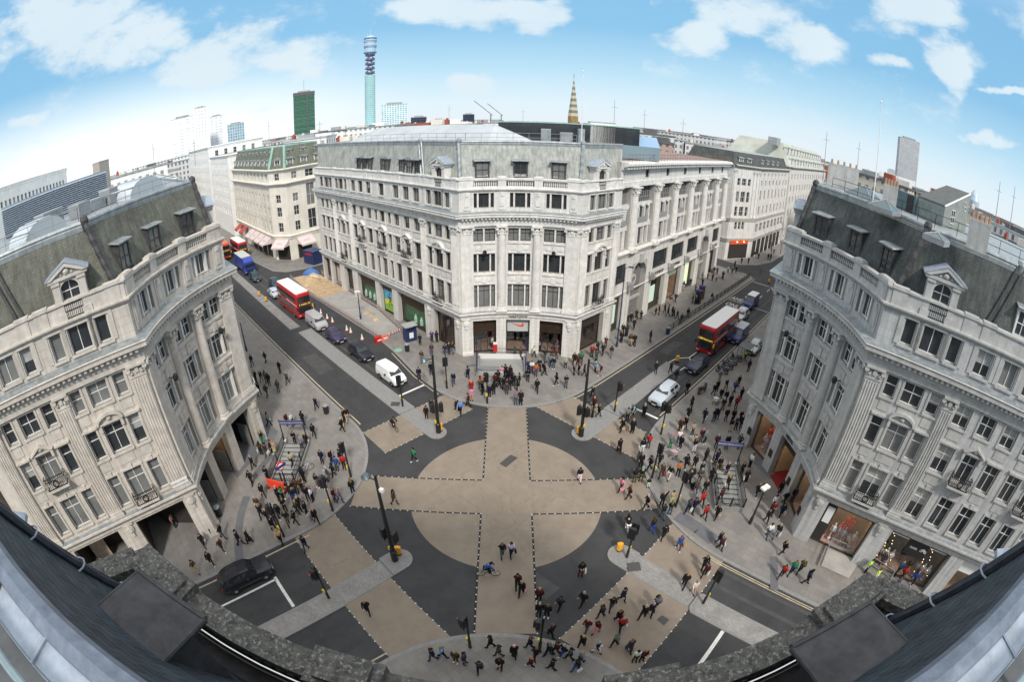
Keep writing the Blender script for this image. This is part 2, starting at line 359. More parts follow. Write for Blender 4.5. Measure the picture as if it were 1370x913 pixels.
# tan surfacing: the X, the disc, the four straight crossings
s=2.03; cx,cy=.02,-.17
plus=[(cx-s,13.2),(cx-s,cy+s),(-12.95,cy+s),(-12.95,cy-s),(cx-s,cy-s),(cx-s,-13.5),(cx+s,-13.5),(cx+s,cy-s),(12.55,cy-s),(12.55,cy+s),(cx+s,cy+s),(cx+s,13.2)]
def inpoly(x,y,P):
    c=False; j=len(P)-1
    for i in range(len(P)):
        if (P[i][1]>y)!=(P[j][1]>y) and x<(P[j][0]-P[i][0])*(y-P[i][1])/(P[j][1]-P[i][1])+P[i][0]: c=not c
        j=i
    return c
strip('tan_crossing',[plus],.004,M_tan)
strip('tan_disc',[arc((0,0),8,0,2*PI*71/72,71)],.008,M_tan)
bands=[[ab(-4.4,11.65),ab(-4.4,15.9),ab(6.2,15.9),ab(6.6,11.65)],[ab(11.7,-5.3),ab(16,-3.75),ab(16,5.7),ab(11.7,7.5)],[ab(-12.3,-7.4),ab(-12.3,8.6),ab(-16.4,7.25),ab(-16.4,-6.15)],[ab(-7.4,-12.3),ab(7.1,-12.3),ab(5.75,-17.8),ab(-6.95,-17.8)]]
strip('tan_band',bands,.004,M_tan)
wh=MB(); bl=MB()
def studs(p0,p1,dash=False,sp_=.62,q=.05):
    l=math.hypot(p1[0]-p0[0],p1[1]-p0[1]); n=int(l/sp_); ux,uy=(p1[0]-p0[0])/l,(p1[1]-p0[1])/l
    if dash: bl.face([(x,y,.012) for x,y in rib(p0,p1,.14)])
    for i in range(n+1):
        c=(p0[0]+ux*sp_*i,p0[1]+uy*sp_*i); wh.face([(x,y,.016) for x,y in rib((c[0]-ux*q/1,c[1]-uy*q/1),(c[0]+ux*q/1,c[1]+uy*q/1),q*1.6)])
for i in range(len(plus)):
    if i in(5,11,2,8): continue
    a,b=plus[i],plus[(i+1)%12]; studs(a,b,True)
for q in((bands[0][0],(bands[0][3])),(bands[0][1],bands[0][2]),(bands[1][0],bands[1][3]),(bands[1][1],bands[1][2]),(bands[2][0],bands[2][1]),(bands[2][2],bands[2][3]),(bands[3][0],bands[3][1]),(bands[3][2],bands[3][3])): studs(q[0],q[1],False,.62)
def line(pts,w,m,z=.006): 
    for a,b in zip(pts,pts[1:]): m.face([(x,y,z) for x,y in rib(ab(*a),ab(*b),w)])
line([(2.3,19.15),(5.9,19.15)],.3,wh); line([(18.95,-.4),(18.95,-3.5)],.3,wh); line([(-19.65,1.2),(-19.65,4.5)],.25,wh); line([(-19.7,4.25),(-40,4.0)],.18,wh); line([(-6.5,-20.9),(-.1,-20.9)],.28,wh)
# zigzag and box markings round the right street island, arrows and lane lines beyond
line([(29.6,2.0),(33,1.6),(34.5,.4),(33.4,-.6),(30.4,-.3)],.14,wh); line([(34.5,.4),(37,.3)],.14,wh); line([(37.5,.5),(39.5,1.5)],.14,wh); line([(37.5,.5),(39.6,-.3)],.14,wh)
for i in range(9): line([(44+i*6,.6),(46.4+i*6,.6)],.12,wh)
line([(62,-3),(62,5)],.14,wh); line([(78,1.2),(78,5)],.2,wh); line([(72,-2.6),(78,.8),(78,-3)],.14,wh); line([(66,2.9),(69,2.9)],.2,wh)
tag(wh.build('road_markings',M_white),kind='structure'); tag(bl.build('crossing_dashes',M_black),kind='structure')
for t_,a_ in (('AHEAD',63.5),('ONLY',59.5)):
    x,y=ab(a_,2.9); M=Matrix.Translation((x,y,.007))@Matrix.Rotation(-PI/4,4,'Z')@Matrix.Diagonal((1,2.1,1,1)); tag(text(t_,'road_lettering',1.25,M_white,M,None,.0005),kind='structure')
yl=MB()
def along(edge,off,z,w,i0,i1):
    P=offset(edge,off)[i0:i1]; 
    for a,b in zip(P,P[1:]): yl.face([(x,y,z) for x,y in rib(a,b,w)])
along(EE,.25,.006,.1,-3,None); along(EE,.45,.006,.1,-3,None); along(EE,.35,.006,.16,0,2); along(EN,.3,.006,.16,-6,-2); along(EN,.3,.006,.12,2,6); along(EW,.35,.006,.16,-5,None); along(EW,.4,.006,.14,0,2)
along(ES,.4,.006,.12,-3,None)
tag(yl.build('yellow_lines',M_buff),kind='structure')
# medians: raised islands (granite rim, small setts) with flush strips where the crossings pass
def island(poly,top=M_paveb,h=.12,name='traffic_island'):
    P=[ab(*p) for p in poly]; 
    ar=sum(P[i][0]*P[(i+1)%len(P)][1]-P[(i+1)%len(P)][0]*P[i][1] for i in range(len(P)))
    if ar<0: P=P[::-1]
    g=MB(); g.prism(P,0,h); cxm=sum(p[0] for p in P)/len(P); 
    I=offset(P+[P[0],P[1]],-.22)[1:len(P)+1]
    g.face([(x,y,h+.006) for x,y in I],1); tag(g.build(name,[M_kerb,top]),kind='structure')
def nose(a0,a1,c,sg,along_b,L_):
    """half-round nose between a0..a1 whose tip is at c, running away by L_"""
    m=(a0+a1)/2; r=(a1-a0)/2; p=[]
    for i in range(13):
        t=PI*i/12; u=m+r*math.cos(t); w=c+sg*(r-r*math.sin(t)); p.append((u,w))
    p+= [(a0,c+sg*L_),(a1,c+sg*L_)]
    return [(x,y) if along_b else (y,x) for x,y in p]
island(nose(.2,2.2,9.9,1,True,2.0),M_kerb); island([(.25,11.9),(2.15,11.9),(2.15,16.0),(.25,16.0)],M_kerb,.03,'median_strip'); island([(.2,16),(2.2,16),(2.3,44),(.1,44)],M_kerb)
island(nose(-.3,1.9,10.2,1,False,2.2),M_kerb); island([(12.4,-.25),(12.4,1.85),(16.4,1.85),(16.4,-.25)],M_kerb,.03,'median_strip'); island([(16.4,-.3),(16.4,1.9),(31,2.1),(31,.1)],M_kerb)
island(nose(-.75,1.25,-9.8,-1,False,2.2),M_kerb); island([(-12,-.7),(-12,1.15),(-16.4,1.1),(-16.4,-.8)],M_paveb,.03,'median_strip'); island([(-16.4,-.9),(-16.4,1.0),(-40,1.0),(-40,-.9)],M_paveb)
island(nose(.1,2.2,-9.9,-1,True,2.1),M_kerb); island([(.15,-12),(2.15,-12),(1.8,-17.6),(.15,-17.6)],M_paveb,.03,'median_strip'); island([(-.2,-18),(.2,-17.7),(1.6,-17.7),(1.8,-18),(1.7,-40),(-.2,-40)],M_paveb)
island([(-.5,46),(1.2,46),(1.2,95),(-.6,95)],M_paveb)
# darker paving: ribbon bands and patches by the doors
pd=MB()
for pts,w in (([(330,665),(322,690),(318,720),(322,765)],.75),([(340,640),(352,622),(372,600)],.7),([(1035,745),(1036,790)],.7),([(906,690),(935,708),(955,724)],1.3),([(422,560),(405,572)],.8),([(650,487),(625,490)],.6)):
    P=[at(x,y,.13) for x,y in pts]
    for a,b in zip(P,P[1:]): pd.face([(x,y,.134) for x,y in rib(a,b,w)])
for q in (((345,548),(372,578),(360,600),(335,620),(318,640),(300,620)),((1000,612),(1018,600),(1050,640),(1030,642))): pd.face([(*at(x,y,.13),.138) for x,y in q][::-1])
tag(pd.build('dark_paving',M_paved),kind='structure')
# resurfaced strips, trench repairs and polished wheel tracks in the carriageways
rr=random.Random(5); M_p1=mat('asphalt_patch',(.043,.043,.045),.85,noise=.25,nscale=1.5); M_p2=mat('asphalt_worn',(.068,.067,.067),.8,noise=.3,nscale=.9)
pp=[MB(),MB()]; zr=[.0012]
def rect(a0,a1,b0,b1,k): zr[0]+=.00008; pp[k].face([(*ab(a,b),zr[0]) for a,b in ((a0,b0),(a1,b0),(a1,b1),(a0,b1))])
for a in (-3.2,-1.6): rect(a,a+.45,17,95,0)
for a in (2.9,4.6): rect(a,a+.4,20,95,1)
for b in (2.6,4.2): rect(17,75,b,b+.45,0)
for b in (-3.0,-1.5): rect(19.5,75,b,b+.4,1)
for b in (2.0,3.8,5.4): rect(-45,-17,b,b+.5,0)
for b in (-2.2,-4.2): rect(-45,-17,b,b+.45,0)
for a in (3.0,4.5): rect(a,a+.35,-45,-18.2,1)
for a in (-2.2,-4.4): rect(a,a+.45,-45,-18.2,0)
for a0,a1,b0,b1,k in ((-2.6,-.6,30,36,1),(-3.8,-2.0,44,47,0),(33,38,3.0,4.4,1),(46,52,4.2,5.3,0),(25,27.5,2.4,4.8,0),(-24,-21,-5,-3.2,1),(8,10,-7.4,-5.6,0),(-9,-6.5,6,7.4,0),(5.5,7.2,6.2,9.4,1),(-5.6,-4.2,-9.5,-6.6,1)): rect(a0,a1,b0,b1,k)
for g_,m_ in zip(pp,(M_p1,M_p2)): tag(g_.build('road_patch',m_),kind='structure')
M_tm=mat('tan_worn',(.247,.202,.157),.85,noise=.2,nscale=2); tm=MB(); zt_=[.0095]
def sweepmark(c,r,a0,a1,w=.28):
    zt_[0]+=.00015; P=arc(c,r,a0,a1,16)
    for i,(p,q) in enumerate(zip(P,P[1:])): tm.face([(*p_,zt_[0]) for p_ in ((p[0],p[1]),(q[0],q[1]),(q[0]+(c[0]-q[0])/r*w,q[1]+(c[1]-q[1])/r*w),(p[0]+(c[0]-p[0])/r*w,p[1]+(c[1]-p[1])/r*w))])
for d_ in (0,1.7): sweepmark((-22,0),20+d_,-.32,.32); sweepmark((22,0),20+d_,PI-.32,PI+.32)
def straight(a0,b0,a1,b1,w=.3):
    zt_[0]+=.00015; tm.face([(x,y,zt_[0]) for x,y in rib(ab(a0,b0),ab(a1,b1),w)])
for a in (-2.8,-1.2,3.2,4.8): straight(a,-6,a,6)
for b in (3.0,4.6,-1.6,-3.1): straight(-6,b,6,b)
for b in (2.8,4.5): straight(12,b,15.8,b); straight(-16.2,b,-12.4,b)
for a in (-2.9,-1.3): straight(a,12,a,15.8); straight(a,-17.6,a,-12.4)
tag(tm.build('tyre_marks',M_tm),kind='structure')
iron=MB()
for q in (((668,621),(683,609),(693,613),(677,626)),((878.5,830),(885.5,824),(895.5,830),(888,838))): iron.face([(*at(x,y),.02) for x,y in q][::-1])
for x,y in ((529,541),(848,759)): 
    c=at(x,y,.12); iron.face([(p[0],p[1],.136) for p in rib((c[0]-.5,c[1]),(c[0]+.5,c[1]),.8)])
tag(iron.build('manhole_cover',M_asph2),kind='structure')
# ------------------------------------------------------------------ building kit
MESH={}
M_rollO=mat('lead_blue',(.17,.20,.25),.5,.2,noise=.4,nscale=4)
M_roofdk=mat('roof_felt',(.12,.125,.13),.8,noise=.4,nscale=1.5)
M_hipdark=mat('hip_lead_dark',(.05,.055,.07),.5,.3,noise=.4,nscale=6)
def cached(key,fn):
    if key not in MESH: MESH[key]=fn()
    return MESH[key]
def meshof(mb,name,mats,smooth=False):
    o=mb.build(name,mats,None,smooth); me=o.data; bpy.data.objects.remove(o); return me
def put(name,me,M,parent,mats=None):
    o=bpy.data.objects.new(name,me); COL.objects.link(o); o.matrix_world=M
    if parent: o.parent=parent; o.matrix_parent_inverse=Matrix()
    return o
class Seg:
    """a straight or curved stretch of facade; s runs along it, off is outwards"""
    def __init__(q,p0,d=None,n=None,c=None,r=None): q.p0=p0; q.d=d; q.n=n; q.c=c; q.r=r
    def pt(q,s,off=0):
        if q.c is None: return (q.p0[0]+q.d[0]*s+q.n[0]*off,q.p0[1]+q.d[1]*s+q.n[1]*off)
        a=q.a0+q.sg*s/q.r; r=q.r-off; return (q.c[0]+r*math.cos(a),q.c[1]+r*math.sin(a))
    def nr(q,s):
        if q.c is None: return q.n
        a=q.a0+q.sg*s/q.r; return (-math.cos(a),-math.sin(a))
    def M(q,s,off,z):
        n=q.nr(s); p=q.pt(s,off); return Matrix(((n[1],n[0],0,p[0]),(-n[0],n[1],0,p[1]),(0,0,1,z),(0,0,0,1)))
def wall(mb,sg,s0,s1,z0,z1,ops,depth=.34,m=0,mr=0,uo=0,off=0):
    ss=sorted({s0,s1}|{o[0] for o in ops}|{o[1] for o in ops}); zs=sorted({z0,z1}|{o[2] for o in ops}|{o[3] for o in ops})
    if sg.c is not None:
        ex=[]
        for a,b in zip(ss,ss[1:]):
            k=int((b-a)/1.2); ex+=[a+(b-a)*(i+1)/(k+1) for i in range(k)]
        ss=sorted(ss+ex)
    zz=[]
    for a,b in zip(ss,ss[1:]):
        mid=(a+b)/2; p,q=sg.pt(a,off),sg.pt(b,off); zr=None
        cells=[]
        for c,d in zip(zs,zs[1:]):
            mz=(c+d)/2
            if any(o[0]<mid<o[1] and o[2]<mz<o[3] for o in ops): continue
            if cells and abs(cells[-1][1]-c)<1e-9: cells[-1][1]=d
            else: cells.append([c,d])
        for c,d in cells: mb.face([(*p,c),(*q,c),(*q,d),(*p,d)],m,[(uo+a,c),(uo+b,c),(uo+b,d),(uo+a,d)])
    for o in ops:
        dp=o[4] if len(o)>4 else depth
        a,b=sg.pt(o[0],off),sg.pt(o[1],off); ai,bi=sg.pt(o[0],off-dp),sg.pt(o[1],off-dp)
        for q in ([(*a,o[2]),(*ai,o[2]),(*ai,o[3]),(*a,o[3])],[(*b,o[2]),(*bi,o[2]),(*bi,o[3]),(*b,o[3])],[(*a,o[3]),(*b,o[3]),(*bi,o[3]),(*ai,o[3])],[(*a,o[2]),(*b,o[2]),(*bi,o[2]),(*ai,o[2])]):
            mb.face(q,mr)
def winmesh(w,h,cols,rows,fr,gl,arch=0,lights=None):
    """pane(s) and frame; lights = list of (x0,x1) when stone mullions split the opening"""
    def f():
        g=MB(); b=MB(); t=.055
        for x0,x1 in (lights or [(-w/2,w/2)]):
            g.face([(x0,-.02,0),(x1,-.02,0),(x1,-.02,h),(x0,-.02,h)])
            if gl is M_glasslite: g.m[-1]=1; g.face([(x0,-.015,h*.45),(x1,-.015,h*.45),(x1,-.015,h),(x0,-.015,h)],0)
            for q in ((x0,0,x0+t,h),(x1-t,0,x1,h),(x0,0,x1,t*1.3),(x0,h-t,x1,h)): b.box(q[0],-.03,q[1],q[2],.05,q[3])
            c=cols if not lights else (2 if x1-x0>1 else 1)
            for i in range(1,c): x=x0+(x1-x0)*i/c; b.box(x-.03,-.03,t,x+.03,.035,h-t)
            for i in range(len(rows)): z=h*rows[i]; b.box(x0+t,-.03,z-.03,x1-t,.04,z+.03)
        if lights:
            for (a,c),(d,e) in zip(lights,lights[1:]): b.box(c,-.05,0,d,.27,h,1)
        return meshof(g,'window_glass',[gl,M_glass]),meshof(b,'window_frame',[fr,M_mull])
    return cached(('win',round(w,2),round(h,2),cols,tuple(rows),fr.name,gl.name,tuple(lights or ())),f)
M_mull=TRIM['NE']
rw=random.Random(3)
def window(par,sg,s,z,w,h,fr,cols=2,rows=(.62,),depth=.3,off=0,gl=None,lights=None,name='window',meta=None):
    gl=gl or rw.choices((M_glass,M_glassgrey,M_glasslite),(.64,.2,.16))[0]
    a,b=winmesh(w,h,cols,rows,fr,gl,0,lights)
    o=put(name,a,sg.M(s,off-depth,z),par)
    if meta: o['row'],o['ww'],o['hh']=meta
    c=bpy.data.objects.new('frame',b); COL.objects.link(c); c.parent=o
    return o
def pilaster(par,sg,s,w,tr,z0=6.05,z1=16.62,flutes=True,half=False,off=0):
    def f():
        b=MB(); H=z1-z0
        if half:
            pr=[(.62,0),(.62,.18),(.55,.25),(.58,.38),(.50,.48),(.49,H*.4),(.44,H-1.0),(.48,H-.98),(.48,H-.9)]
            b.lathe(pr,14,(0,.05,0),0,0,PI)
            b.box(-.66,0,0,.66,.7,.12)
        else:
            b.box(-w/2-.1,0,0,w/2+.1,.34,.3); b.box(-w/2-.05,0,.3,w/2+.05,.28,.5); b.box(-w/2,0,.5,w/2,.2,H-.95)
            if flutes:
                n=max(4,int(w/.19))
                for i in range(n):
                    x=-w/2+w*(i+.5)/n; q=w/n*.3
                    b.poly([(x-q,.2,.9),(x,.2+q*1.1,.9),(x+q,.2,.9),(x-q,.2,H-1.1),(x,.2+q*1.1,H-1.1),(x+q,.2,H-1.1)],[(0,1,4,3),(1,2,5,4),(3,4,5),(2,1,0)])
        d=.5 if half else .24; ww=w/2 if not half else .5
        b.box(-ww-.02,0,H-.95,ww+.02,d+.02,H-.86); b.box(-ww,0,H-.86,ww,d,H-.45); b.box(-ww-.12,0,H-.16,ww+.12,d+.16,H)
        for x in (-ww-.02,ww+.02):
            b.tube([(x,-.02,H-.32),(x,d+.1,H-.32)],.19,10)
            b.tube([(x*.62,d,H-.7),(x*.62,d+.09,H-.55),(x*.62,d+.06,H-.45)],.1,6)
        b.box(-.14,d,H-.6,.14,d+.1,H-.3)
        return meshof(b,'pilaster',tr)
    return put('pilaster',cached(('pil',round(w,2),z0,z1,flutes,half,tr.name),f),sg.M(s,off-.002,z0),par)
def pediment(par,sg,s,z,w,tr,seg=False,off=0,name='pediment'):
    def f():
        b=MB(); h=.62
        b.box(-w/2,0,0,w/2,.3,.12); 
        pts=[(-w/2-.1,.12)]+([(-(w/2+.1)*math.cos(PI*i/10),.12+(h+.1)*math.sin(PI*i/10)) for i in range(1,10)] if seg else [(0,.12+h)])+[(w/2+.1,.12)]
        inn=[(x*.84,.12+(zz-.12)*.72) for x,zz in pts]
        for i in range(len(pts)-1):
            a,c,d,e=pts[i],pts[i+1],inn[i+1],inn[i]
            b.poly([(a[0],.42,a[1]),(c[0],.42,c[1]),(d[0],.42,d[1]),(e[0],.42,e[1]),(a[0],0,a[1]),(c[0],0,c[1]),(d[0],.1,d[1]),(e[0],.1,e[1])],[(0,1,2,3),(0,1,5,4),(3,2,6,7)])
        b.poly([(x,.1,zz) for x,zz in inn],[tuple(range(len(inn)))])
        for x in (-w/2+.12,w/2-.12): b.box(x-.12,0,-.5,x+.12,.26,0)
        b.lathe([(.0,.2),(.2,.12),(.24,0),(.2,-.12),(0,-.2)],8,(0,.14,.36))
        return meshof(b,name,tr)
    return put(name,cached((name,round(w,2),seg,tr.name),f),sg.M(s,off-.002,z),par)
def balcony(par,sg,s,z,w,tr,off=0,slab=True,h=.95,d=.62):
    def f():
        b=MB(); 
        if slab:
            b.box(-w/2-.1,0,-.18,w/2+.1,d+.1,-.03,1)
            for x in (-w/2+.1,w/2-.1): b.box(x-.12,0,-.6,x+.12,d*.6,-.18,1)
        for zz in (.04,h*.72,h): 
            b.box(-w/2,d-.03,zz-.03,w/2,d+.02,zz+.02); 
            for x in (-w/2,w/2): b.box(x-.025,0,zz-.03,x+.025,d,zz+.02)
        n=int(w/.16)
        for i in range(n+1):
            x=-w/2+w*i/n; b.box(x-.016,d-.02,0,x+.016,d+.012,h)
        for i in range(int(d/.16)):
            for x in (-w/2,w/2): b.box(x-.012,i*.16,0,x+.012,i*.16+.03,h)
        b.lathe([(.3,-.03),(.3,.03),(.2,.03),(.2,-.03),(.3,-.03)],12,(0,0,0)); 
        v0=len(b.v)-60
        for i in range(v0,len(b.v)): x,y,zq=b.v[i]; b.v[i]=(x,d+zq,h*.38+y*1.0)
        return meshof(b,'balcony',[M_iron,tr])
    return put('balcony',cached(('balc',round(w,2),slab,round(d,2),tr.name),f),sg.M(s,off,z),par)
def medallion(par,sg,s,z,tr,off=0):
    def f():
        b=MB(); n=14
        for (r,y) in ((.46,.12),(.3,.2)):
            R=[[(rr*math.cos(2*PI*i/n)*.85,yy,rr*math.sin(2*PI*i/n)) for i in range(n)] for rr,yy in ((r,0),(r,y),(r*.8,y+.03))]
            b.ring(R); b.poly(R[-1],[tuple(range(n))])
        b.box(-.5,0,.42,.5,.16,.56); b.box(-.18,0,-.75,.18,.14,-.44)
        return meshof(b,'medallion',tr)
    return put('medallion',cached(('med',tr.name),f),sg.M(s,off,z),par)
def lamp_bracket(par,sg,s,z):
    def f():
        b=MB(); b.box(-.04,0,0,.04,.7,.06); b.lathe([(.05,.35),(.2,.25),(.24,0),(.16,-.2),(.0,-.25)],8,(0,.75,.0)); return meshof(b,'wall_lantern',M_iron)
    return put('wall_lantern',cached('lantern',f),sg.M(s,.02,z),par)
def dormer(par,sg,s,z,w=1.35,h=1.75,off=-.75,dark=True,arch=False,depth=2.4,nl=2,top=None):
    fr=M_fdark if dark else M_fwhite
    def f():
        b=MB(); 
        # cheeks, head, lead roof slab tilted back
        b.box(-w/2-.12,-depth,0,-w/2,.0,h); b.box(w/2,-depth,0,w/2+.12,.0,h); b.box(-w/2-.12,-.12,h-.1,w/2+.12,.02,h+.02); b.box(-w/2-.12,-.1,-.1,w/2+.12,.1,.06)
        if arch:
            n=10; R=[[(-(w/2+.2)*math.cos(PI*i/n),y,h+.02+.42*math.sin(PI*i/n)) for i in range(n+1)] for y in (.16,-depth)]
            b.ring(R,1,False); b.poly(R[0],[tuple(range(n+1))],1)
        else:
            o=[(-w/2-.3,.28,h+.02),(w/2+.3,.28,h+.02),(w/2+.3,-depth,h+.42),(-w/2-.3,-depth,h+.42)]
            b.poly(o+[(x,y,zz+.1) for x,y,zz in o],[(0,1,5,4),(1,2,6,5),(3,0,4,7),(4,5,6,7),(3,2,1,0)],1)
            b.tube([(-w/2-.3,.28,h+.1),(w/2+.3,.28,h+.1)],.05,6,1)
            for x in (-w/2-.3,w/2+.3): b.tube([(x,.28,h+.1),(x,-depth,h+.5)],.035,6,1)
        return meshof(b,'dormer',[M_leaddark if dark else M_fwhite,top or M_lead])
    d=put('dormer',cached(('dorm',w,h,dark,arch,depth,top),f),sg.M(s,off,z),par)
    a,bm=winmesh(w,h-.1,nl,(.5,),fr,rw.choice((M_glass,M_glassgrey)))
    o=bpy.data.objects.new('window',a); COL.objects.link(o); o.parent=d; o.location=(0,-.06,0)
    c=bpy.data.objects.new('frame',bm); COL.objects.link(c); c.parent=d; c.location=(0,-.06,0)
    return d
def aedicule(par,sg,s,tr,z=20.95,off=-.1,fr=None):
    def f():
        b=MB()
        for x in (-1,1):
            b.box(x*1.0-.28,-.9,0,x*1.0+.28,.12,2.55); b.box(x*1.0-.34,-.9,0,x*1.0+.34,.2,.5); b.box(x*1.0-.33,-.9,2.3,x*1.0+.33,.2,2.55)
            b.poly([(x*1.28,-.3,0),(x*1.75,-.3,0),(x*1.5,-.3,.7),(x*1.28,-.3,1.5),(x*1.28,.05,0),(x*1.75,.05,0),(x*1.5,.05,.7),(x*1.28,.05,1.5)],[(4,5,6,7),(1,2,6,5),(2,3,7,6)])
        b.box(-.72,-.9,0,.72,-.25,.12)
        n=8
        R=[[(-.72*math.cos(PI*i/n),y,1.85+.55*math.sin(PI*i/n)) for i in range(n+1)] for y in (.08,-.5)]
        b.ring(R,0,False)
        for y in (.08,): 
            for i in range(n): b.poly([R[0][i],R[0][i+1],(R[0][i+1][0],y,2.55),(R[0][i][0],y,2.55)],[(0,1,2,3)])
        b.box(-1.55,-.9,2.55,1.55,.25,2.75)
        for sx in (-1,1):
            p=[(sx*1.65,.34,2.75),(0,.34,3.52),(0,.34,3.30),(sx*1.2,.34,2.75)]
            b.poly(p+[(x,0,zz) for x,y,zz in p],[(0,1,2,3),(3,2,6,7),(0,1,5,4),(0,3,7,4)])
            q=[(sx*1.7,.36,2.74),(0,.36,3.56),(0,-3.2,3.56),(sx*1.7,-3.2,2.74)]
            b.poly(q+[(x,y,zz+.09) for x,y,zz in q],[(0,1,5,4),(4,5,6,7),(0,3,7,4)],1)
            b.poly([(sx*1.28,-.9,0),(sx*1.28,-.9,2.74),(sx*1.28,-3.,2.74),(sx*1.28,-3.,1.5)],[(0,1,2,3)],1)
        b.poly([(-1.2,.05,2.75),(1.2,.05,2.75),(0,.05,3.32)],[(0,1,2)])
        b.lathe([(.0,.24),(.2,.16),(.27,0),(.2,-.16),(0,-.2)],8,(0,.08,2.98))
        for x in (-.45,.45): b.lathe([(.0,.12),(.13,.06),(.13,-.06),(0,-.1)],6,(x,.08,2.88))
        return meshof(b,'aedicule',[tr,M_leadpale])
    d=put('stone_dormer',cached(('aed',tr.name),f),sg.M(s,off,z),par)
    a,bm=winmesh(1.44,2.3,2,(.35,.72),fr or M_fwhite,M_glass)
    for nm,me in (('window',a),('frame',bm)):
        o=bpy.data.objects.new(nm,me); COL.objects.link(o); o.parent=d; o.location=(0,-.3,.08)
    def g():
        b=MB(); 
        for zz in (.1,.55,.95): b.box(-.72,.1,zz-.025,.72,.14,zz+.025)
        for i in range(10): x=-.7+i*.155; b.box(x-.015,.1,.1,x+.015,.13,.95)
        return meshof(b,'balconet',M_iron)
    o=bpy.data.objects.new('balconet',cached('balconet',g)); COL.objects.link(o); o.parent=d
    return d
Z1=(6.55,9.35); Z2=(10.9,13.2); Z3=(14.75,16.4); ZA=(18.65,20.45)
def corner(key,rot,off,LL,LR,colsL,colsR,pilL,pilR,shopsL,shopsR,label,fr,front=True,shop=True,roofonly=False,dormL=(),dormR=(),slate=None,RV=26.7,sag=.6,ZR=26.2):
    c,s_=math.cos(rot),math.sin(rot)
    W=lambda u,v:(c*u-s_*v+off[0],s_*u+c*v+off[1]); D=lambda u,v:(c*u-s_*v,s_*u+c*v)
    U,V=6.83,24.05; rr=20.05; cc=(0,V+1.2-rr)                      # concave front: an arc about the circus
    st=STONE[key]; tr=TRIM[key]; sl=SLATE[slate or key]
    root=thing('corner_building',label,'building',(*W(0,26),0),0); R0=root.matrix_basis.inverted()
    P=lambda o:(setattr(o,'parent',root),setattr(o,'matrix_parent_inverse',Matrix.Translation(-root.location)))[0]
    class Q: pass
    def own(o): o.parent=root; o.matrix_parent_inverse=Matrix.Translation(-root.location); return o
    A=Seg(None,c=W(*cc),r=rr); A.a0=rot+PI/2; A.sg=-1
    SL=Seg(W(-U,V),D(-S2,S2),D(-S2,-S2)); SR=Seg(W(U,V),D(S2,S2),D(S2,-S2))
    ha=math.asin(U/rr)*rr                                          # half arc length
    path=[SL.pt(LL),SL.pt(0)]+[A.pt(-ha+2*ha*i/14) for i in range(1,14)]+[SR.pt(0),SR.pt(LR)]
    global put
    _put=put
    def put2(name,me,M,parent,mats=None):
        o=_put(name,me,M,None)
        if parent is root: own(o)
        return o
    put=put2
    fz=Z1,Z2,Z3
    glz=[(-1.3,-.83),(-.66,.66),(.83,1.3)]
    if not roofonly:
        w=MB()
        # --- concave front
        ops=[]
        for sc in (-4.12,0,4.12):
            ops.append((sc-1.45,sc+1.45,.1,4.75,.7))
            for i,z in enumerate((Z1,(11.0,13.2))): ops.append((sc-1.3,sc+1.3,*z))
            ops.append((sc-1.3,sc+1.3,14.75,16.3)); ops.append((sc-1.15,sc+1.15,18.75,20.45))
        wall(w,A,-ha,ha,0,20.95,ops)
        for sg,Ln,cols,shops,sgn in ((SL,LL,colsL,shopsL,-1),(SR,LR,colsR,shopsR,1)):
            ops=[]
            for (sc,ww,rows) in cols:
                for r in rows:
                    z=(Z1,Z2,Z3,ZA)[r]; h=ww if r<3 else ww; ops.append((sc-ww/2,sc+ww/2,z[0],z[1]))
            for a,b in shops: ops.append((a,b,.1,4.85,.7))
            wall(w,sg,0,Ln,0,20.95,ops,uo=30*sgn)
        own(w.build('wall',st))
        # windows
        for sc in (-4.12,0,4.12):
            for z in (Z1,(11.0,13.2)): window(root,A,sc,z[0],2.6,z[1]-z[0],fr,1,(.72,),lights=glz,gl=M_glassgrey if z is Z1 and key!='R' else M_glass)
            window(root,A,sc,14.75,2.6,1.55,fr,1,(.6,),lights=[(-1.3,-.1),(.1,1.3)],gl=M_glassgrey if key=='NE' else M_glass); window(root,A,sc,18.75,2.3,1.7,fr,1,(),lights=[(-1.15,-.78),(-.58,.58),(.78,1.15)],gl=M_glass)
        for sg,cols in ((SL,colsL),(SR,colsR)):
            for (sc,ww,rows) in cols:
                for r in rows:
                    z=(Z1,Z2,Z3,ZA)[r]; window(root,sg,sc,z[0],ww,z[1]-z[0],fr,2 if ww>1.2 else 1,(.66,) if r<2 else ((.55,) if r==2 else ()),gl=M_glassgrey if (r==0 and key=='L') or (key=='NE' and rw.random()<.5) else None,meta=(r,ww,z[1]-z[0]))
        # stone dressings: sills, keystones, panels, attic piers
        def bx(t,x,wd,z0,z1,d): t.box(x-wd/2,-.01,z0,x+wd/2,d,z1)
        def sill(r,ww,h):
            def f():
                t=MB(); bx(t,0,ww+.34,-.16,-.0,.14)
                for x in (-1,1): bx(t,x*(ww/2+.1 if r<3 else ww/2+.3),.17 if r<3 else .34,-.02,h+.04,.07)
                bx(t,0,ww+.37 if r<3 else ww+.9,h,h+.17,.075)
                if r in(1,2): bx(t,0,ww*.9,-1.0,-.14,.05)
                if r==1 and ww<1.6: bx(t,0,ww+.45,h+.12,h+.28,.2)
                if r==0: bx(t,0,.26,h+.02,h+.42,.12)
                return meshof(t,'window_trim',tr)
            return cached(('sill',r,ww,tr.name),f)
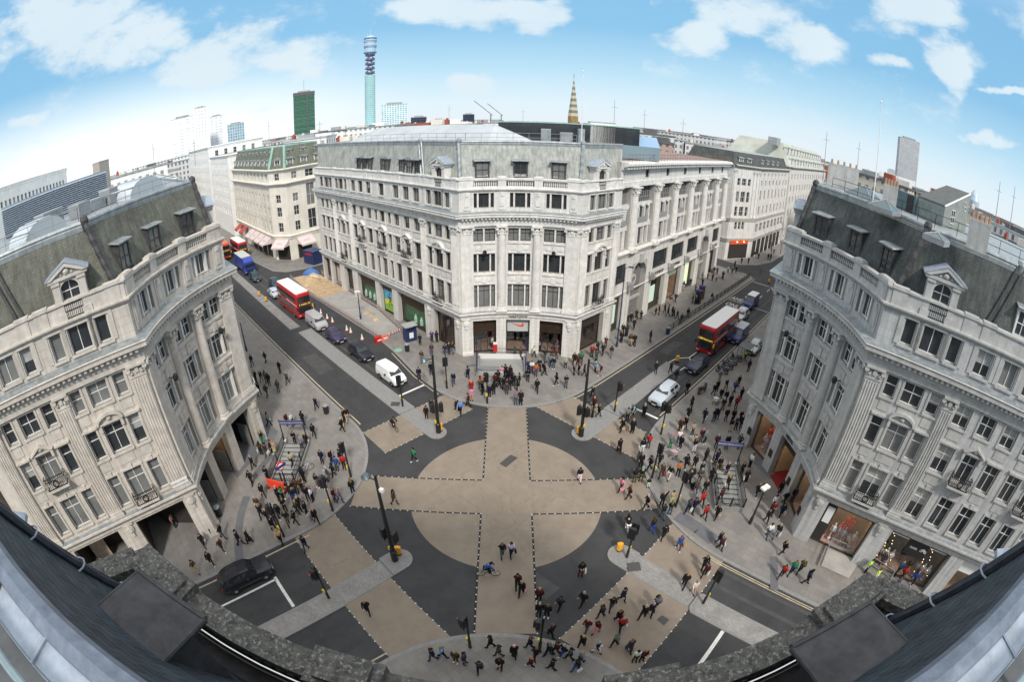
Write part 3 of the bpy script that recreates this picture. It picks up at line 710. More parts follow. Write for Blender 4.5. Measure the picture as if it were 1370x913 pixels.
        def panel(kind):
            def f():
                t=MB()
                if kind=='apron':
                    bx(t,0,2.5,0,.12,.12); bx(t,0,2.3,.3,1.1,.05); bx(t,0,2.6,1.15,1.35,.16); bx(t,0,.5,.2,1.0,.16); bx(t,-.7,.6,.4,.75,.1); bx(t,.7,.6,.4,.75,.1)
                else: bx(t,0,.85,0,2.05,.1); bx(t,0,.5,.4,1.7,.18); bx(t,0,.3,1.6,2.0,.26)
                return meshof(t,kind,tr)
            return cached((kind,tr.name),f)
        for o in list(root.children):
            if o.name.startswith('window') and 'row' in o:
                c_=bpy.data.objects.new('window_trim',sill(o['row'],round(o['ww'],2),o['hh'])); COL.objects.link(c_); c_.parent=o; c_.location=(0,.3,0)
        for sc in (-4.12,0,4.12):
            for z0 in (9.45,13.3): put('apron_trim',panel('apron'),A.M(sc,0,z0),root)
        for sc in (-6.1,-2.06,2.06,6.1): put('attic_pier',panel('attic_pier'),A.M(sc,0,18.5),root)
        for i,sc in enumerate((-4.12,4.12)): own(lamp_bracket(root,A,sc,13.55))
        # orders
        for sc in (-6.15,6.15): pilaster(root,A,sc,1.5,tr,flutes=False)
        for sc in (-2.06,2.06): pilaster(root,A,sc,1.0,tr,half=True)
        for sg,pl_ in ((SL,pilL),(SR,pilR)):
            for sc,ww in pl_: pilaster(root,sg,sc,ww,tr)
        for sg,Ln in ((SL,LL),(SR,LR)):
            if Ln>5: medallion(root,sg,.75,4.55,tr,.02); medallion(root,sg,6.9,4.55,tr,.02)
        for sc in (-6.4,6.4): medallion(root,A,sc,4.55,tr,.02)
        # horizontal mouldings
        k=MB()
        k.sweep([(-.02,5.12),(.14,5.12),(.14,5.35),(.2,5.42),(.2,5.6),(.5,5.75),(.5,5.93),(.46,5.97),(-.02,6.04)],path)
        k.sweep([(-.02,16.62),(.26,16.62),(.26,16.95),(.3,17.0),(.3,17.35),(.42,17.42),(.42,17.55),(.86,17.72),(.86,17.95),(.95,18.1),(.9,18.16),(-.02,18.28)],path)
        k.sweep([(-.02,20.62),(.12,20.66),(.28,20.85),(.28,20.97),(-.4,21.0)],path); k.sweep([(.0,0),(.1,0),(.1,.5),(.04,.6),(0,.6)],path[:1]+path[1:2] if False else [A.pt(-ha),A.pt(-5.6)])
        for sg,Ln in ((SL,LL),(SR,LR)):
            s=.3
            while s<Ln-.2:
                M=sg.M(s,0,0); k.T=M; k.box(-.11,.3,17.45,.11,.72,17.70); k.T=None; s+=.46
        s=-ha+.25
        while s<ha: M=A.M(s,0,0); k.T=M; k.box(-.11,.3,17.45,.11,.72,17.70); k.T=None; s+=.46
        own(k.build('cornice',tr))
        for pr_ in ([(.46,5.985),(.1,6.055)],[(.88,18.18),(.05,18.3)]): lg=MB(); lg.sweep(pr_,path,cap=False); own(lg.build('lead_ledge',M_lead))
    else:
        w=MB(); w.sweep([(0,0),(0,21)],path,cap=False,uvs=True); own(w.build('wall',st))
    # --- parapet with balustrades
    pb=MB(); WL=[SL.pt(LL),SL.pt(0),A.pt(-5.9)]; WR=[A.pt(5.9),SR.pt(0),SR.pt(LR)]
    cop=M_lichen if roofonly else tr
    prof=[(0,20.9),(0,21.95),(.12,22.0),(.12,22.13),(-.42,22.16),(-.42,22.02),(-.3,21.95),(-.3,20.9)]
    pb.sweep(prof,WL); pb.sweep(prof,WR)
    arcp=[A.pt(-5.9+11.8*i/12) for i in range(13)]
    pb.sweep([(0,20.9),(0,21.2),(-.3,21.2),(-.3,20.9)],arcp); pb.sweep([(.06,21.88),(.1,21.93),(.1,22.12),(-.4,22.15),(-.4,21.93),(-.3,21.88)],arcp)
    for sc,wd in ((-6.05,1.5),(-2.06,.95),(2.06,.95),(6.05,1.5)):
        pb.T=A.M(sc,0,0); pb.box(-wd/2,-.44,20.92,wd/2,.08,22.0); pb.box(-wd/2-.08,-.5,22.0,wd/2+.08,.16,22.3); pb.box(-wd/2+.08,-.4,22.3,wd/2-.08,.06,22.38); pb.T=None
    for sg,Ln in ((SL,LL),(SR,LR)):
        for sc in [x for x in (.9,6.6,8.2,13.2,17.9,22.6,27.6,29.2,35) if x<Ln-.5]:
            pb.T=sg.M(sc,0,0); pb.box(-.55,-.4,20.92,.55,.06,22.02); pb.box(-.62,-.46,22.02,.62,.14,22.24); pb.T=None
    own(pb.build('parapet',cop))
    for sc in (-4.06,0,4.06):
        bal=MB()
        for i in range(12):
            x=sc-1.32+2.64*i/11; p=A.pt(x,-.15); bal.lathe([(.075,0),(.05,.1),(.095,.22),(.05,.5),(.07,.68)],6,(p[0],p[1],21.2))
        own(bal.build('balustrade',cop))
    # --- mansard
    E=offset(path,-.62); rp=[W(-7.08-LL*S2,RV+LL*S2),W(-7.08,RV)]+[W(-7.08+14.16*i/14,RV+sag*(1-(2*i/14-1)**2)) for i in range(1,14)]+[W(7.08,RV),W(7.08+LR*S2,RV+LR*S2)]
    m=MB(); d=0; ZE=21.0; nn=10
    for i in range(len(path)-1):
        l=math.hypot(E[i+1][0]-E[i][0],E[i+1][1]-E[i][1]); hgt=5.5
        m.face([(*E[i],ZE),(*E[i+1],ZE),(*rp[i+1],ZR),(*rp[i],ZR)],0,[(d,0),(d+l,0),(d+l,hgt),(d,hgt)]); d+=l
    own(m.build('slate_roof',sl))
    g=MB(); g.sweep([(-.3,21.05),(-.66,21.02)],path,cap=False)
    g.tube([(*p,ZR+.08) for p in rp],.17,8); I=offset(rp,-.35); O=offset(rp,.0)
    g.sweep([(.10,ZR-.42),(.13,ZR-.1),(0,ZR+.12)],rp,cap=False)
    hs=.42 if roofonly else 1
    for k_ in (1,len(rp)-2):                                       # rolls down the hips
        h_=MB(); a,b=Vector((*rp[k_],ZR+.1)),Vector((*E[k_],ZE+.1)); nrm_=Vector((a.x-W(0,40)[0],a.y-W(0,40)[1],0)).normalized()*.08
        pts=[a.lerp(b,i/12)+nrm_*hs*.8 for i in range(13)]; h_.tube(pts,[(.19+.06*(i%2))*hs for i in range(13)],7)
        h_.tube([p+nrm_*1.2 for p in pts],.09*hs,6)
        if not roofonly: h_.lathe([(.0,.5),(.26,.35),(.34,.1),(.28,-.15),(.2,-.6)],8,a[:])
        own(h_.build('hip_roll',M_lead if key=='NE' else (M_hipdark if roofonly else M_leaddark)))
    for sg,Ln,k_ in ((SL,LL,1),(SR,LR,len(rp)-2)):
        if Ln>8.5:
            dd=sg.d; a=Vector((rp[k_][0]+dd[0]*8.0,rp[k_][1]+dd[1]*8.0,ZR+.1)); e_=sg.pt(7.9,-.6); b=Vector((*e_,ZE+.1)); n_=Vector((*sg.n,0))
            for w_ in (-.28,.28): h_=MB(); h_.tube([a.lerp(b,i/8)+n_*.06+Vector((dd[0]*w_,dd[1]*w_,0)) for i in range(9)],.13,6); own(h_.build('hip_roll',M_lead if key=='NE' else M_leaddark))
            g.lathe([(0,.5),(.26,.35),(.34,.1),(.28,-.15),(.2,-.6)],8,a[:])
    own(g.build('lead_roll',M_rollO if roofonly else M_lead))
    # flat lead roof behind, back walls
    fl=MB(); pL,pR=rp[0],rp[-1]; ux,uy=D(S2,S2); vx,vy=D(-S2,S2)
    # q = pL + t*(ux,uy) meets pR + r*(vx,vy)
    t_=((pR[0]-pL[0])*ux+(pR[1]-pL[1])*uy); q=(pL[0]+ux*t_,pL[1]+uy*t_)
    fl.face([(*p,ZR-.03) for p in I[:1]+I[1:-1]+I[-1:]]+[(*q,ZR-.03)]); 
    for i in range(len(rp)-1): fl.face([(*rp[i],ZR+.02),(*rp[i+1],ZR+.02),(*I[i+1],ZR-.03),(*I[i],ZR-.03)])
    own(fl.build('flat_roof',M_roofdk if roofonly else M_lead))
    bw=MB()
    for a,b in ((path[0],rp[0]),(rp[0],q),(q,rp[-1]),(rp[-1],path[-1])):
        l=math.hypot(a[0]-b[0],a[1]-b[1]); bw.face([(*a,0),(*b,0),(*b,ZR-.05 if True else 21),(*a,ZR-.05)] if a is not path[0] and b is not path[-1] else ([(*a,0),(*b,0),(*b,ZR),(*E[0],ZE),(*a,21)] if a is path[0] else [(*a,0),(*b,0),(*b,21),(*E[-1],ZE),(*a,ZR)]),0,None)
    own(bw.build('party_wall',tr))
    # dormers
    if not roofonly:
        for sc in (-4.15,0,4.15): dormer(root,A,sc,22.15,1.4,1.85,-.95)
        if LL>6: aedicule(root,SL,3.9,tr,fr=fr)
        if LR>6: aedicule(root,SR,3.9,tr,fr=fr)
        for sg,dl in ((SL,dormL),(SR,dormR)):
            for sc,wd,dark,arch in dl: dormer(root,sg,sc,22.1,wd,1.75,-.8,dark,arch,1.6,2)
    put=_put
    return dict(root=root,A=A,SL=SL,SR=SR,own=own,W=W,D=D,rp=rp,ha=ha,ZR=ZR)
def pav3(b,sgn=1,rows=(0,1,2,3)): return [(b+2.15,.95,rows),(b+4.0,1.65,rows),(b+5.9,.95,rows)]
SG=lambda *ss:[(s,1.4,(0,1,2,3)) for s in ss]
SM=lambda *ss:[(s,.85,(0,1,2)) for s in ss]
NEC=(.77327,.28396,-.01943)
BN=corner('NE',NEC[2],NEC[:2],43.6,8.3, pav3(.1)+SG(8.8,11.25,13.85,17.9,21.9,24.5,27.1)+SM(15.85,19.8)+pav3(27.9)+SG(36.4,38.4,40.6), [(2.15,.95,(0,1,2,3)),(4.0,1.65,(0,1,2,3)),(5.9,.95,(0,1,2,3))],
  [(.75,1.3),(7.2,1.1),(28.3,1.1),(34.9,1.1)],[(.75,1.3),(7.2,1.1)],
  [(1.5,5.9),(8.0,15.0),(16.6,20.4),(21.8,28.0),(30.0,33.2),(35.2,38.8),(39.8,42.8)],[(1.5,6.2)],
  'pale stone corner building with a concave front, straight ahead across the circus','' or M_fdark,
  dormL=[(9.6,1.0,True,False),(11.5,1.1,True,True),(13.4,1.0,True,False),(17.4,1.0,True,True),(18.6,1.0,True,True),(22.6,1.0,True,False),(24.5,1.1,True,True),(26.4,1.0,True,False)])
BL=corner('L',PI/2+.0450046,(-.0978,.1453),14.7,30, pav3(.1)+[(8.6,.95,(0,1,2,3)),(10.5,1.6,(0,1,2,3)),(12.5,.95,(0,1,2,3))], pav3(.1),
  [(.75,1.3),(7.2,1.1),(13.9,1.1)],[(.75,1.3),(7.2,1.1)],[(1.4,6.1),(8.0,12.9)],[(1.4,6.1)],
  'warm stone corner building with concave front and open arcade, at the left edge',M_fwhite,dormL=[(11.2,1.1,True,False)],slate='L')
BR=corner('R',-PI/2+.0127742,(-.3797,-.8144),30,30, pav3(.1), pav3(.1)+SG(8.65,11.05,13.4,15.9,18.3,20.7,23.1),
  [(.75,1.3),(7.2,1.1)],[(.75,1.3),(7.2,1.1),(24.6,1.1)],[(1.4,6.1)],[(1.5,6.2),(8.0,14.6),(16.2,22.5)],
  'grey stone corner building with lit shop windows, at the right edge',M_fwhite,dormR=[(11.1,1.15,False,False),(13.7,1.1,False,True),(16.2,1.1,False,False)],slate='R')
def orn(B,sg,items):
    tr=TRIM[B[1]]; r=B[0]['root']; own=B[0]['own']
    for kind,s,z,w in items:
        if kind=='s': own(pediment(None,sg,s,z,w,tr,True))
        elif kind=='t': own(pediment(None,sg,s,z,w,tr,False))
        else: own(balcony(None,sg,s,z,w,tr))
orn((BN,'NE'),BN['SL'],[('s',4.1,13.4,2.1),('b',4.1,6.5,1.9),('t',11.25,13.4,2.0),('b',11.25,10.75,1.9),('s',17.9,13.4,2.0),('b',17.9,10.75,1.9),('t',24.5,13.4,2.0),('b',24.5,10.75,1.9),('s',31.9,13.4,2.1),('b',31.9,6.5,1.9)])
orn((BN,'NE'),BN['SR'],[('s',4.1,13.4,2.1),('b',4.1,6.5,1.9)])
orn((BL,'L'),BL['SL'],[('s',4.1,13.4,2.1),('b',4.1,6.5,1.9),('t',10.5,13.4,2.0),('b',10.5,10.75,1.9)])
orn((BR,'R'),BR['SR'],[('s',4.1,13.4,2.1),('b',4.1,6.5,1.9),('t',11.05,13.4,2.0),('b',11.05,10.75,1.9),('b',18.3,10.75,1.9),('t',18.3,13.4,2.0)])
# ------------------------------------------------------------------ the building under the camera: only its roof edge is in the picture
BO=corner('L',PI-.04,(.85,-1.40),26,26,[],[],[],[],[],[],'mossy stone parapet and blue slate roof of the near building, along the bottom edge',M_fdark,roofonly=True,slate='O',RV=26.65,sag=.9,ZR=25.9)
ro=BO['root']; own=BO['own']; A_,SL_,SR_=BO['A'],BO['SL'],BO['SR']
_p=put
def put(name,me,M,parent,mats=None):
    o=_p(name,me,M,None); return own(o)
for sc in (-4.25,4.25): dormer(None,A_,sc,21.6,.95,1.9,-.95,True,False,2.2,2,M_leaddark)
for sg in (SL_,SR_): aedicule(None,sg,3.9,TRIM['L'])
put=_p
rp=BO['rp']; g=MB(); g.sweep([(.10,25.75),(.06,26.0),(0,26.06),(-.4,26.04),(-.45,25.9)],rp,cap=False); own(g.build('ridge_flashing',M_leadpale))
for k_ in (3,5,12,13):                                             # lead patches with a bolt, lapped seams
    p=Vector((*offset(rp,-.2)[k_],26.08)); b=MB(); b.lathe([(.0,.07),(.045,.06),(.05,.02),(.07,.0),(.07,-.02)],10,p[:]); own(b.build('bolt',mat('rusty_bolt%d'%k_,(.35,.22,.12),.6,.4,noise=.5,nscale=20)))
for k_ in range(2,15):
    a,b2=offset(rp,.08)[k_],offset(rp,-.42)[k_]; s_=MB(); s_.tube([(*a,25.95),(*offset(rp,.01)[k_],26.075),(*b2,26.055)],.018,5); own(s_.build('lead_seam',M_leadpale))
for o_,z_ in ((-.62,26.2),(-.8,26.5)):
    g=MB(); g.tube([(*p,z_) for p in offset(rp,o_)],.05,8); own(g.build('handrail',M_grey2:=mat('galvanised',(.42,.5,.5),.4,.6,noise=.2,nscale=4)))
for k_ in (1,4,7,10,13):
    p=offset(rp,-.8)[k_]; g=MB(); g.tube([(*p,25.8),(*p,26.5)],.04,6); own(g.build('handrail_post',M_grey2))
for k_,kk in ((1,0),(len(rp)-2,1)):                                # pale lead clips over the hip rolls
    a,b=Vector((*rp[k_],26.0)),Vector((*offset([BO['SL'].pt(26),BO['SL'].pt(0)]+[A_.pt(-BO['ha']+2*BO['ha']*i/14) for i in range(1,14)]+[BO['SR'].pt(0),BO['SR'].pt(26)],-.62)[k_],21.1))
    for f_ in (.12,.34,.56,.78): p=a.lerp(b,f_); g=MB(); g.tube([(p.x+.17*math.cos(t),p.y+.17*math.sin(t),p.z+.05) for t in [2*PI*i/10 for i in range(11)]],.02,5,0,False); own(g.build('lead_clip',M_leadpale))
# dark lead gutter inside the parapet, with a bright metal cable along it
g=MB(); pa=[A_.pt(-BO['ha']+2*BO['ha']*i/20) for i in range(21)]; g.sweep([(-.3,21.5),(-.45,21.3),(-.95,21.45)],pa,cap=False); own(g.build('gutter',M_leaddark))
for q in (-.48,-.56): g=MB(); g.tube([(*p,21.95) for p in offset(pa,q)],.022,6); own(g.build('gutter_cable',M_iron if q<-.5 else M_chrome))
# ------------------------------------------------------------------ shops at street level
def pane_mat():
    m=bpy.data.materials.new('shop_pane'); m.use_nodes=True; nt=m.node_tree; nt.nodes.remove(nt.nodes['Principled BSDF']); o=nt.nodes['Material Output']
    a=nt.nodes.new('ShaderNodeBsdfTransparent'); b=nt.nodes.new('ShaderNodeBsdfGlossy'); b.inputs['Roughness'].default_value=.04; x=nt.nodes.new('ShaderNodeMixShader'); x.inputs[0].default_value=.13
    nt.links.new(a.outputs[0],x.inputs[1]); nt.links.new(b.outputs[0],x.inputs[2]); nt.links.new(x.outputs[0],o.inputs['Surface']); return m
M_pane=pane_mat()
def room(B,sg,s0,s1,dep,m,h=4.8,off=-.7,floor=None,lit=False,pane=True,fr=M_fdark,sill=.15):
    """one shop: interior shell, shopfront frame and pane"""
    own=B['own']; g=MB(); T=sg.M((s0+s1)/2,off,.13); w=s1-s0; e=.01
    g.T=T
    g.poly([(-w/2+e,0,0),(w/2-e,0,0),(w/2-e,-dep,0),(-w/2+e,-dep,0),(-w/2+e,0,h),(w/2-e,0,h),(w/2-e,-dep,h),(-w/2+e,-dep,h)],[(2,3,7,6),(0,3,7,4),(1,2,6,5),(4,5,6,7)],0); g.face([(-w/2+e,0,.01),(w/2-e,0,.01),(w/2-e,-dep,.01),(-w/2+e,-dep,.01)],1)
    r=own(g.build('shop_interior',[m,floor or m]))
    if lit:
        l=MB(); l.T=T; n=max(2,int(w/1.1))
        for i in range(n): x=-w/2+w*(i+.5)/n; l.box(x-.16,-.75,h-.2,x+.16,-.45,h-.08)
        l.box(-w/2+.3,-.62,h-.1,w/2-.3,-.58,h-.06)
        o=l.build('shop_light',M_lampw); o.parent=r
    if pane:
        f=MB(); f.T=T
        for x in (-w/2,w/2-.12): f.box(x,-.1,0,x+.12,.06,h)
        f.box(-w/2,-.1,h-.35,w/2,.08,h); f.box(-w/2,-.1,0,w/2,.1,sill); o=own(f.build('shopfront_frame',fr))
        p=MB(); p.T=T; p.face([(-w/2+.12,0,sill),(w/2-.12,0,sill),(w/2-.12,0,h-.35),(-w/2+.12,0,h-.35)]); q=p.build('shop_pane',M_pane); q.parent=o
    return T
def partM(B,name,fn,T,mats): g=MB(); g.T=T; fn(g); return B['own'](g.build(name,mats))
A,SL,SR=BN['A'],BN['SL'],BN['SR']
for i,sc in enumerate((-4.12,0,4.12)):
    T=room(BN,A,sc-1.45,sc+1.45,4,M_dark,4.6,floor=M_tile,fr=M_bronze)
    def grille(g):
        g.box(-1.33,-.08,3.05,1.33,.04,4.25)
        for r in range(3):
            for k in range(6): g.box(-1.25+k*.42,.04,3.15+r*.36,-1.25+k*.42+.34,.1,3.15+r*.36+.28)
        g.box(-1.33,-.1,2.85,1.33,.14,3.05)
        for x in (-1.3,-.45,.4,1.25): g.box(x-.04,-.08,.1,x+.04,.05,2.85)
    if i!=1: partM(BN,'bronze_grille',grille,T,M_bronze)
    else:
        partM(BN,'sign_board',lambda g:g.box(-1.33,-.1,2.75,1.33,.05,4.5),T,mat('sign_white',(.50,.51,.50),.4))
        def swoosh(g):
            P=[(-.95,3.62),(-.6,3.42),(-.2,3.38),(.3,3.52),(1.0,3.86),(.3,3.66),(-.15,3.58),(-.42,3.66),(-.45,3.82),(-.52,3.98),(-.75,3.8)]
            P=[(-.55,3.95),(-.72,3.75),(-.74,3.52),(-.6,3.38),(-.35,3.36),(0,3.46),(.95,3.92),(-.1,3.62),(-.38,3.6),(-.52,3.7)]
            g.poly([(x,.06,z) for x,z in P],[tuple(range(len(P)))]); 
        partM(BN,'emblem',swoosh,T,mat('sign_orange',(.75,.06,.01),.5))
BN['own'](text('NIKETOWN','shop_name',.42,M_fdark,A.M(0,.22,5.24)@Matrix.Rotation(PI,4,'Z')@Matrix.Rotation(PI/2,4,'X'),None,.02))
LS=[(1.5,5.9),(8.0,15.0),(16.6,20.4),(21.8,28.0),(30.0,33.2),(35.2,38.8),(39.8,42.8)]
for i,(a,b) in enumerate(LS):
    T=room(BN,SL,a,b,3,M_dark,4.6,fr=M_bronze); w=b-a
    if i in(1,3):
        def gb(g,w=w): g.box(-w/2+.15,-.5,.2,w/2-.15,-.4,2.9)
        partM(BN,'green_display',gb,T,M_green); partM(BN,'dark_fascia',lambda g,w=w:g.box(-w/2+.05,-.06,3.0,w/2-.05,.1,4.55),T,M_bronze)
        for k in range(3 if i==1 else 4):
            x=-w/2+1+k*1.5; partM(BN,'bottle_cutout',lambda g,x=x:g.lathe([(.0,0),(.26,0),(.26,.75),(.12,1.0),(.12,1.2),(0,1.2)],8,(x,-.3,.5)),T,mat('mint_board',(.45,.62,.5),.6) if 'mint_board' not in MATS else MATS['mint_board'])
    elif i==2:
        partM(BN,'poster',lambda g,w=w:(g.poly([(-w/2+.1,.02,.3),(w/2-.1,.02,.3),(w/2-.1,.02,1.2),(-w/2+.1,.02,1.9)],[(0,1,2,3)],0),g.poly([(-w/2+.1,.02,1.9),(w/2-.1,.02,1.2),(w/2-.1,.02,2.0),(-w/2+.1,.02,2.6)],[(0,1,2,3)],1),g.poly([(-w/2+.1,.02,2.6),(w/2-.1,.02,2.0),(w/2-.1,.02,3.7),(-w/2+.1,.02,3.7)],[(0,1,2,3)],2)),T,[mat('poster_green',(.25,.5,.08),.5),mat('poster_yellow',(.65,.7,.08),.5),mat('poster_blue',(.12,.42,.62),.5)])
        def runner(g):
            for p,r in (([(0,.05,2.0),(.1,.05,2.75)],.16),([(.1,.05,2.95),(.13,.05,3.2)],.13),([(0,.05,2.0),(.4,.05,1.7),(.3,.05,1.1)],.09),([(0,.05,2.0),(-.35,.05,1.6),(-.75,.05,1.5)],.09),([(.1,.05,2.7),(.5,.05,2.5),(.65,.05,2.8)],.07),([(.1,.05,2.7),(-.3,.05,2.5),(-.4,.05,2.1)],.07)): g.tube(p,r*.7,6)
        partM(BN,'printed_runner',runner,T,M_fdark); partM(BN,'dark_fascia',lambda g,w=w:g.box(-w/2+.05,-.06,3.7,w/2-.05,.1,4.55),T,M_bronze)
    elif i==5:
        partM(BN,'poster',lambda g,w=w:g.box(-w/2+.4,-.1,.6,w/2-.4,.03,3.3),T,mat('poster_pale',(.55,.5,.48),.5,noise=.5,nscale=1.4)); partM(BN,'poster_frame',lambda g,w=w:(g.box(-w/2+.1,-.2,.2,w/2-.1,-.1,3.6)),T,M_fgrey)
    else: partM(BN,'bronze_door',lambda g,w=w:[g.box(-w/2+.12+k*(w-.24)/4,-.3,.0,-w/2+.12+(k+.92)*(w-.24)/4,-.2,4.3) for k in range(4)],T,M_bronze)
T=room(BN,SR,1.5,6.2,2.5,M_darkb,4.4,fr=M_bronze,lit=True); partM(BN,'dark_fascia',lambda g:g.box(-2.3,-.06,3.2,2.3,.1,4.38),T,M_dark)
# a shop mannequin and a red paper tree for the windows
def mann_mesh():
    b=MB(); b.lathe([(0,0),(.2,.0),(.2,.03),(.03,.05),(.03,.8)],8); b.lathe([(.05,.8),(.17,.85),(.13,1.1),(.2,1.38),(.08,1.46),(.05,1.52)],10); b.lathe([(0,1.5),(.08,1.54),(.1,1.65),(.06,1.76),(0,1.78)],8)
    for x in (-1,1): b.tube([(x*.2,0,1.36),(x*.26,.02,1.1),(x*.22,.08,.86)],[.05,.045,.035],6)
    return meshof(b,'mannequin',M_cloth,True)
MM=mann_mesh(); nman=0
def mannequin(T,x,y,col,label,z=.25):
    o=bpy.data.objects.new('mannequin',MM); COL.objects.link(o); o.matrix_world=T@Matrix.Translation((x,y,z)); o.color=(*col,1); tag(o,label,'mannequin','mannequins in the shop windows')
def red_tree(T,x,y,label,h=2.6):
    rr=random.Random(int(abs(T[0][3]*100))); root=thing('paper_tree',label,'display tree',(T@Vector((x,y,.25)))[:]); b=MB(); b.tube([(0,0,0),(.05,0,.7),(-.05,.02,1.3)],[.07,.05,.03],6); o=b.build('trunk',M_bark,root)
    b=MB()
    for i in range(230):
        a=rr.uniform(0,2*PI); u=rr.random()**.5; zz=rr.uniform(-1,1); r_=.95*math.sqrt(max(0,1-zz*zz))*u
        c=Vector((r_*math.cos(a),.5*r_*math.sin(a),1.75+.75*zz)); q=[c+Vector([rr.uniform(-.13,.13) for _ in range(3)]) for _ in range(4)]; b.face(q)
    b.build('crown',mat('paper_red%d'%rr.randint(0,10**6),(.75,.14,.06),.8,noise=.3,nscale=3),root)
A,SL,SR=BR['A'],BR['SL'],BR['SR']; M_carpet=mat('carpet_red',(.20,.012,.012),.9); M_warm2=mat('warm_bright',(.50,.36,.22),.7,noise=.2,nscale=1.2)
M_pink=mat('pink_floor',(.55,.36,.30),.8,noise=.4,nscale=3)
for i,sc in enumerate((4.12,0,-4.12)):                              # the concave front, near bay first
    T=room(BR,A,sc-1.45,sc+1.45,2.2 if i!=1 else 4,M_warm2,4.5,lit=True,pane=(i!=1),floor=M_pink if i!=1 else M_carpet)
    if i!=1:
        red_tree(T,.3,-1.3,('red paper tree in the middle lit window, by the east corner pier','red paper tree in the far lit window of the concave grey front')[i//2])
        for k in range(4): mannequin(T,-1.0+.55*k,-.7-.2*(k%2),((.55,.55,.57),(.2,.2,.24),(.35,.33,.4),(.7,.7,.72))[k],'%s mannequin in the %s lit window of the concave grey front'%(('pale grey','black','violet grey','white')[k],('near','','far')[i]))
    else: partM(BR,'entrance_mat',lambda g:g.box(-1.1,-.2,.005,1.1,.7,.03),T,M_carpet); partM(BR,'door_header',lambda g:g.box(-1.4,-.2,3.4,1.4,.0,4.4),T,M_dark)
for sc in (5.85,2.07,-2.07,-5.85): put_=BR['own'](_p('wall_plaque',cached('plaque',lambda:meshof((lambda b:(b.box(-.26,0,0,.26,.06,.7),b.box(-.2,0,.7,.2,.05,.82),b)[2])(MB()),'wall_plaque',M_bronze)),A.M(sc,.02,1.7),None))
BR['own'](text('MEXX','shop_name',.5,M_iron,A.M(0,.24,5.25)@Matrix.Rotation(PI,4,'Z')@Matrix.Rotation(PI/2,4,'X'),None,.03))
T=room(BR,SR,1.5,6.2,2.2,M_warm2,4.5,lit=True,floor=M_pink); red_tree(T,-.5,-1.2,'biggest red paper tree, in the lit corner window facing the near pavement',2.9)
partM(BR,'door_panel',lambda g:(g.box(1.3,-.3,0,2.25,.03,4.4)),T,M_dark); partM(BR,'white_panel',lambda g:g.box(1.42,.03,2.2,2.12,.06,3.9),T,M_wht)
for k in range(5): mannequin(T,-1.6+.55*k,-.75,((.7,.7,.72),(.12,.12,.14),(.45,.45,.5),(.2,.22,.28),(.75,.74,.72))[k],'%s mannequin under the red tree in the corner window, %s from its pier'%(('white','black','grey','slate blue','cream')[k],('first','second','third','fourth','fifth')[k]))
T=room(BR,SR,8.0,14.6,3.0,M_darkb,4.5,lit=True,floor=M_tile)
partM(BR,'hanging_sign',lambda g:g.box(-1.1,-.25,2.6,1.1,.05,4.2),T,M_iron); 
def fan(g):
    for r in (.16,.26,.36): g.tube([(-.72+r*math.cos(PI*i/12*1.0),.08,3.35+r*math.sin(PI*i/12)) for i in range(13)],.025,4)
partM(BR,'sign_emblem',fan,T,M_wht); BR['own'](text('OASIS','sign_lettering',.3,M_wht,T@Matrix.Translation((.35,.07,3.45))@Matrix.Rotation(PI,4,'Z')@Matrix.Rotation(PI/2,4,'X'),None,.005))
for sx in (-2.2,2.2):
    b=MB(); b.T=T; rr=random.Random(int(sx*10)); pq=None
    for k in range(11):
        x,y,z=sx+rr.uniform(-.75,.75),-.35+rr.uniform(-.2,.1),.8+3.2*k/10; b.box(x-.026,y-.026,z-.026,x+.026,y+.026,z+.026)
        if pq: b.tube([pq,(x,y,z)],.004,3,1)
        pq=(x,y,z)
    BR['own'](b.build('string_lights',[M_lamp,M_iron])); 
    for k in range(3): mannequin(T,sx-.6+.6*k,-.6,((.75,.75,.75),(.6,.6,.6),(.3,.28,.28))[k],'%s mannequin in the string light window, %s of the hanging sign'%(('white','pale','dark')[k],'left' if sx>0 else 'right'))
    partM(BR,'white_beam',lambda g,sx=sx:g.box(sx-1,-.1,4.0,sx+1,0.03,4.15),T,M_wht)
T=room(BR,SR,16.2,22.5,2.5,M_warm,4.5,lit=True); partM(BR,'shop_board',lambda g:g.box(-3.1,-.02,3.2,3.1,.12,4.4),T,M_wht); BR['own'](text('TO','shop_name',.8,M_iron,T@Matrix.Translation((0,.13,3.8))@Matrix.Rotation(PI,4,'Z')@Matrix.Rotation(PI/2,4,'X'),None,.005))
A,SL,SR=BL['A'],BL['SL'],BL['SR']
for i,sc in enumerate((-4.12,0,4.12)):
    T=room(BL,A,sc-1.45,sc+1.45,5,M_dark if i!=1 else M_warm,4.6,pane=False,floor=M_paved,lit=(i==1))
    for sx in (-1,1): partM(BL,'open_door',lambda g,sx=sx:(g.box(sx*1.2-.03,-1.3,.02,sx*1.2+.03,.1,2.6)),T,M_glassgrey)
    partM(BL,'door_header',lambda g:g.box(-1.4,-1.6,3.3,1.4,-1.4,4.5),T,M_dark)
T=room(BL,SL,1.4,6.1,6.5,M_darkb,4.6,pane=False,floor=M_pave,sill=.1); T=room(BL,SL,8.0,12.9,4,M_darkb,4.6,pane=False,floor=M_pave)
STALLT=T
partM(BL,'pale_poster',lambda g:g.box(.2,-2.6,.3,1.9,-2.5,3.4),T,mat('poster_cream',(.6,.5,.38),.6,noise=.3,nscale=2))
BL['own'](text('OXFORD STREET W1','street_name',.2,M_iron,SL.M(.9,.42,6.75)@Matrix.Rotation(PI,4,'Z')@Matrix.Rotation(PI/2,4,'X'),None,.002)); b=MB(); b.T=SL.M(.9,.36,6.5); b.box(-.75,0,0,.75,.05,.5); BL['own'](b.build('name_plate',M_wht))
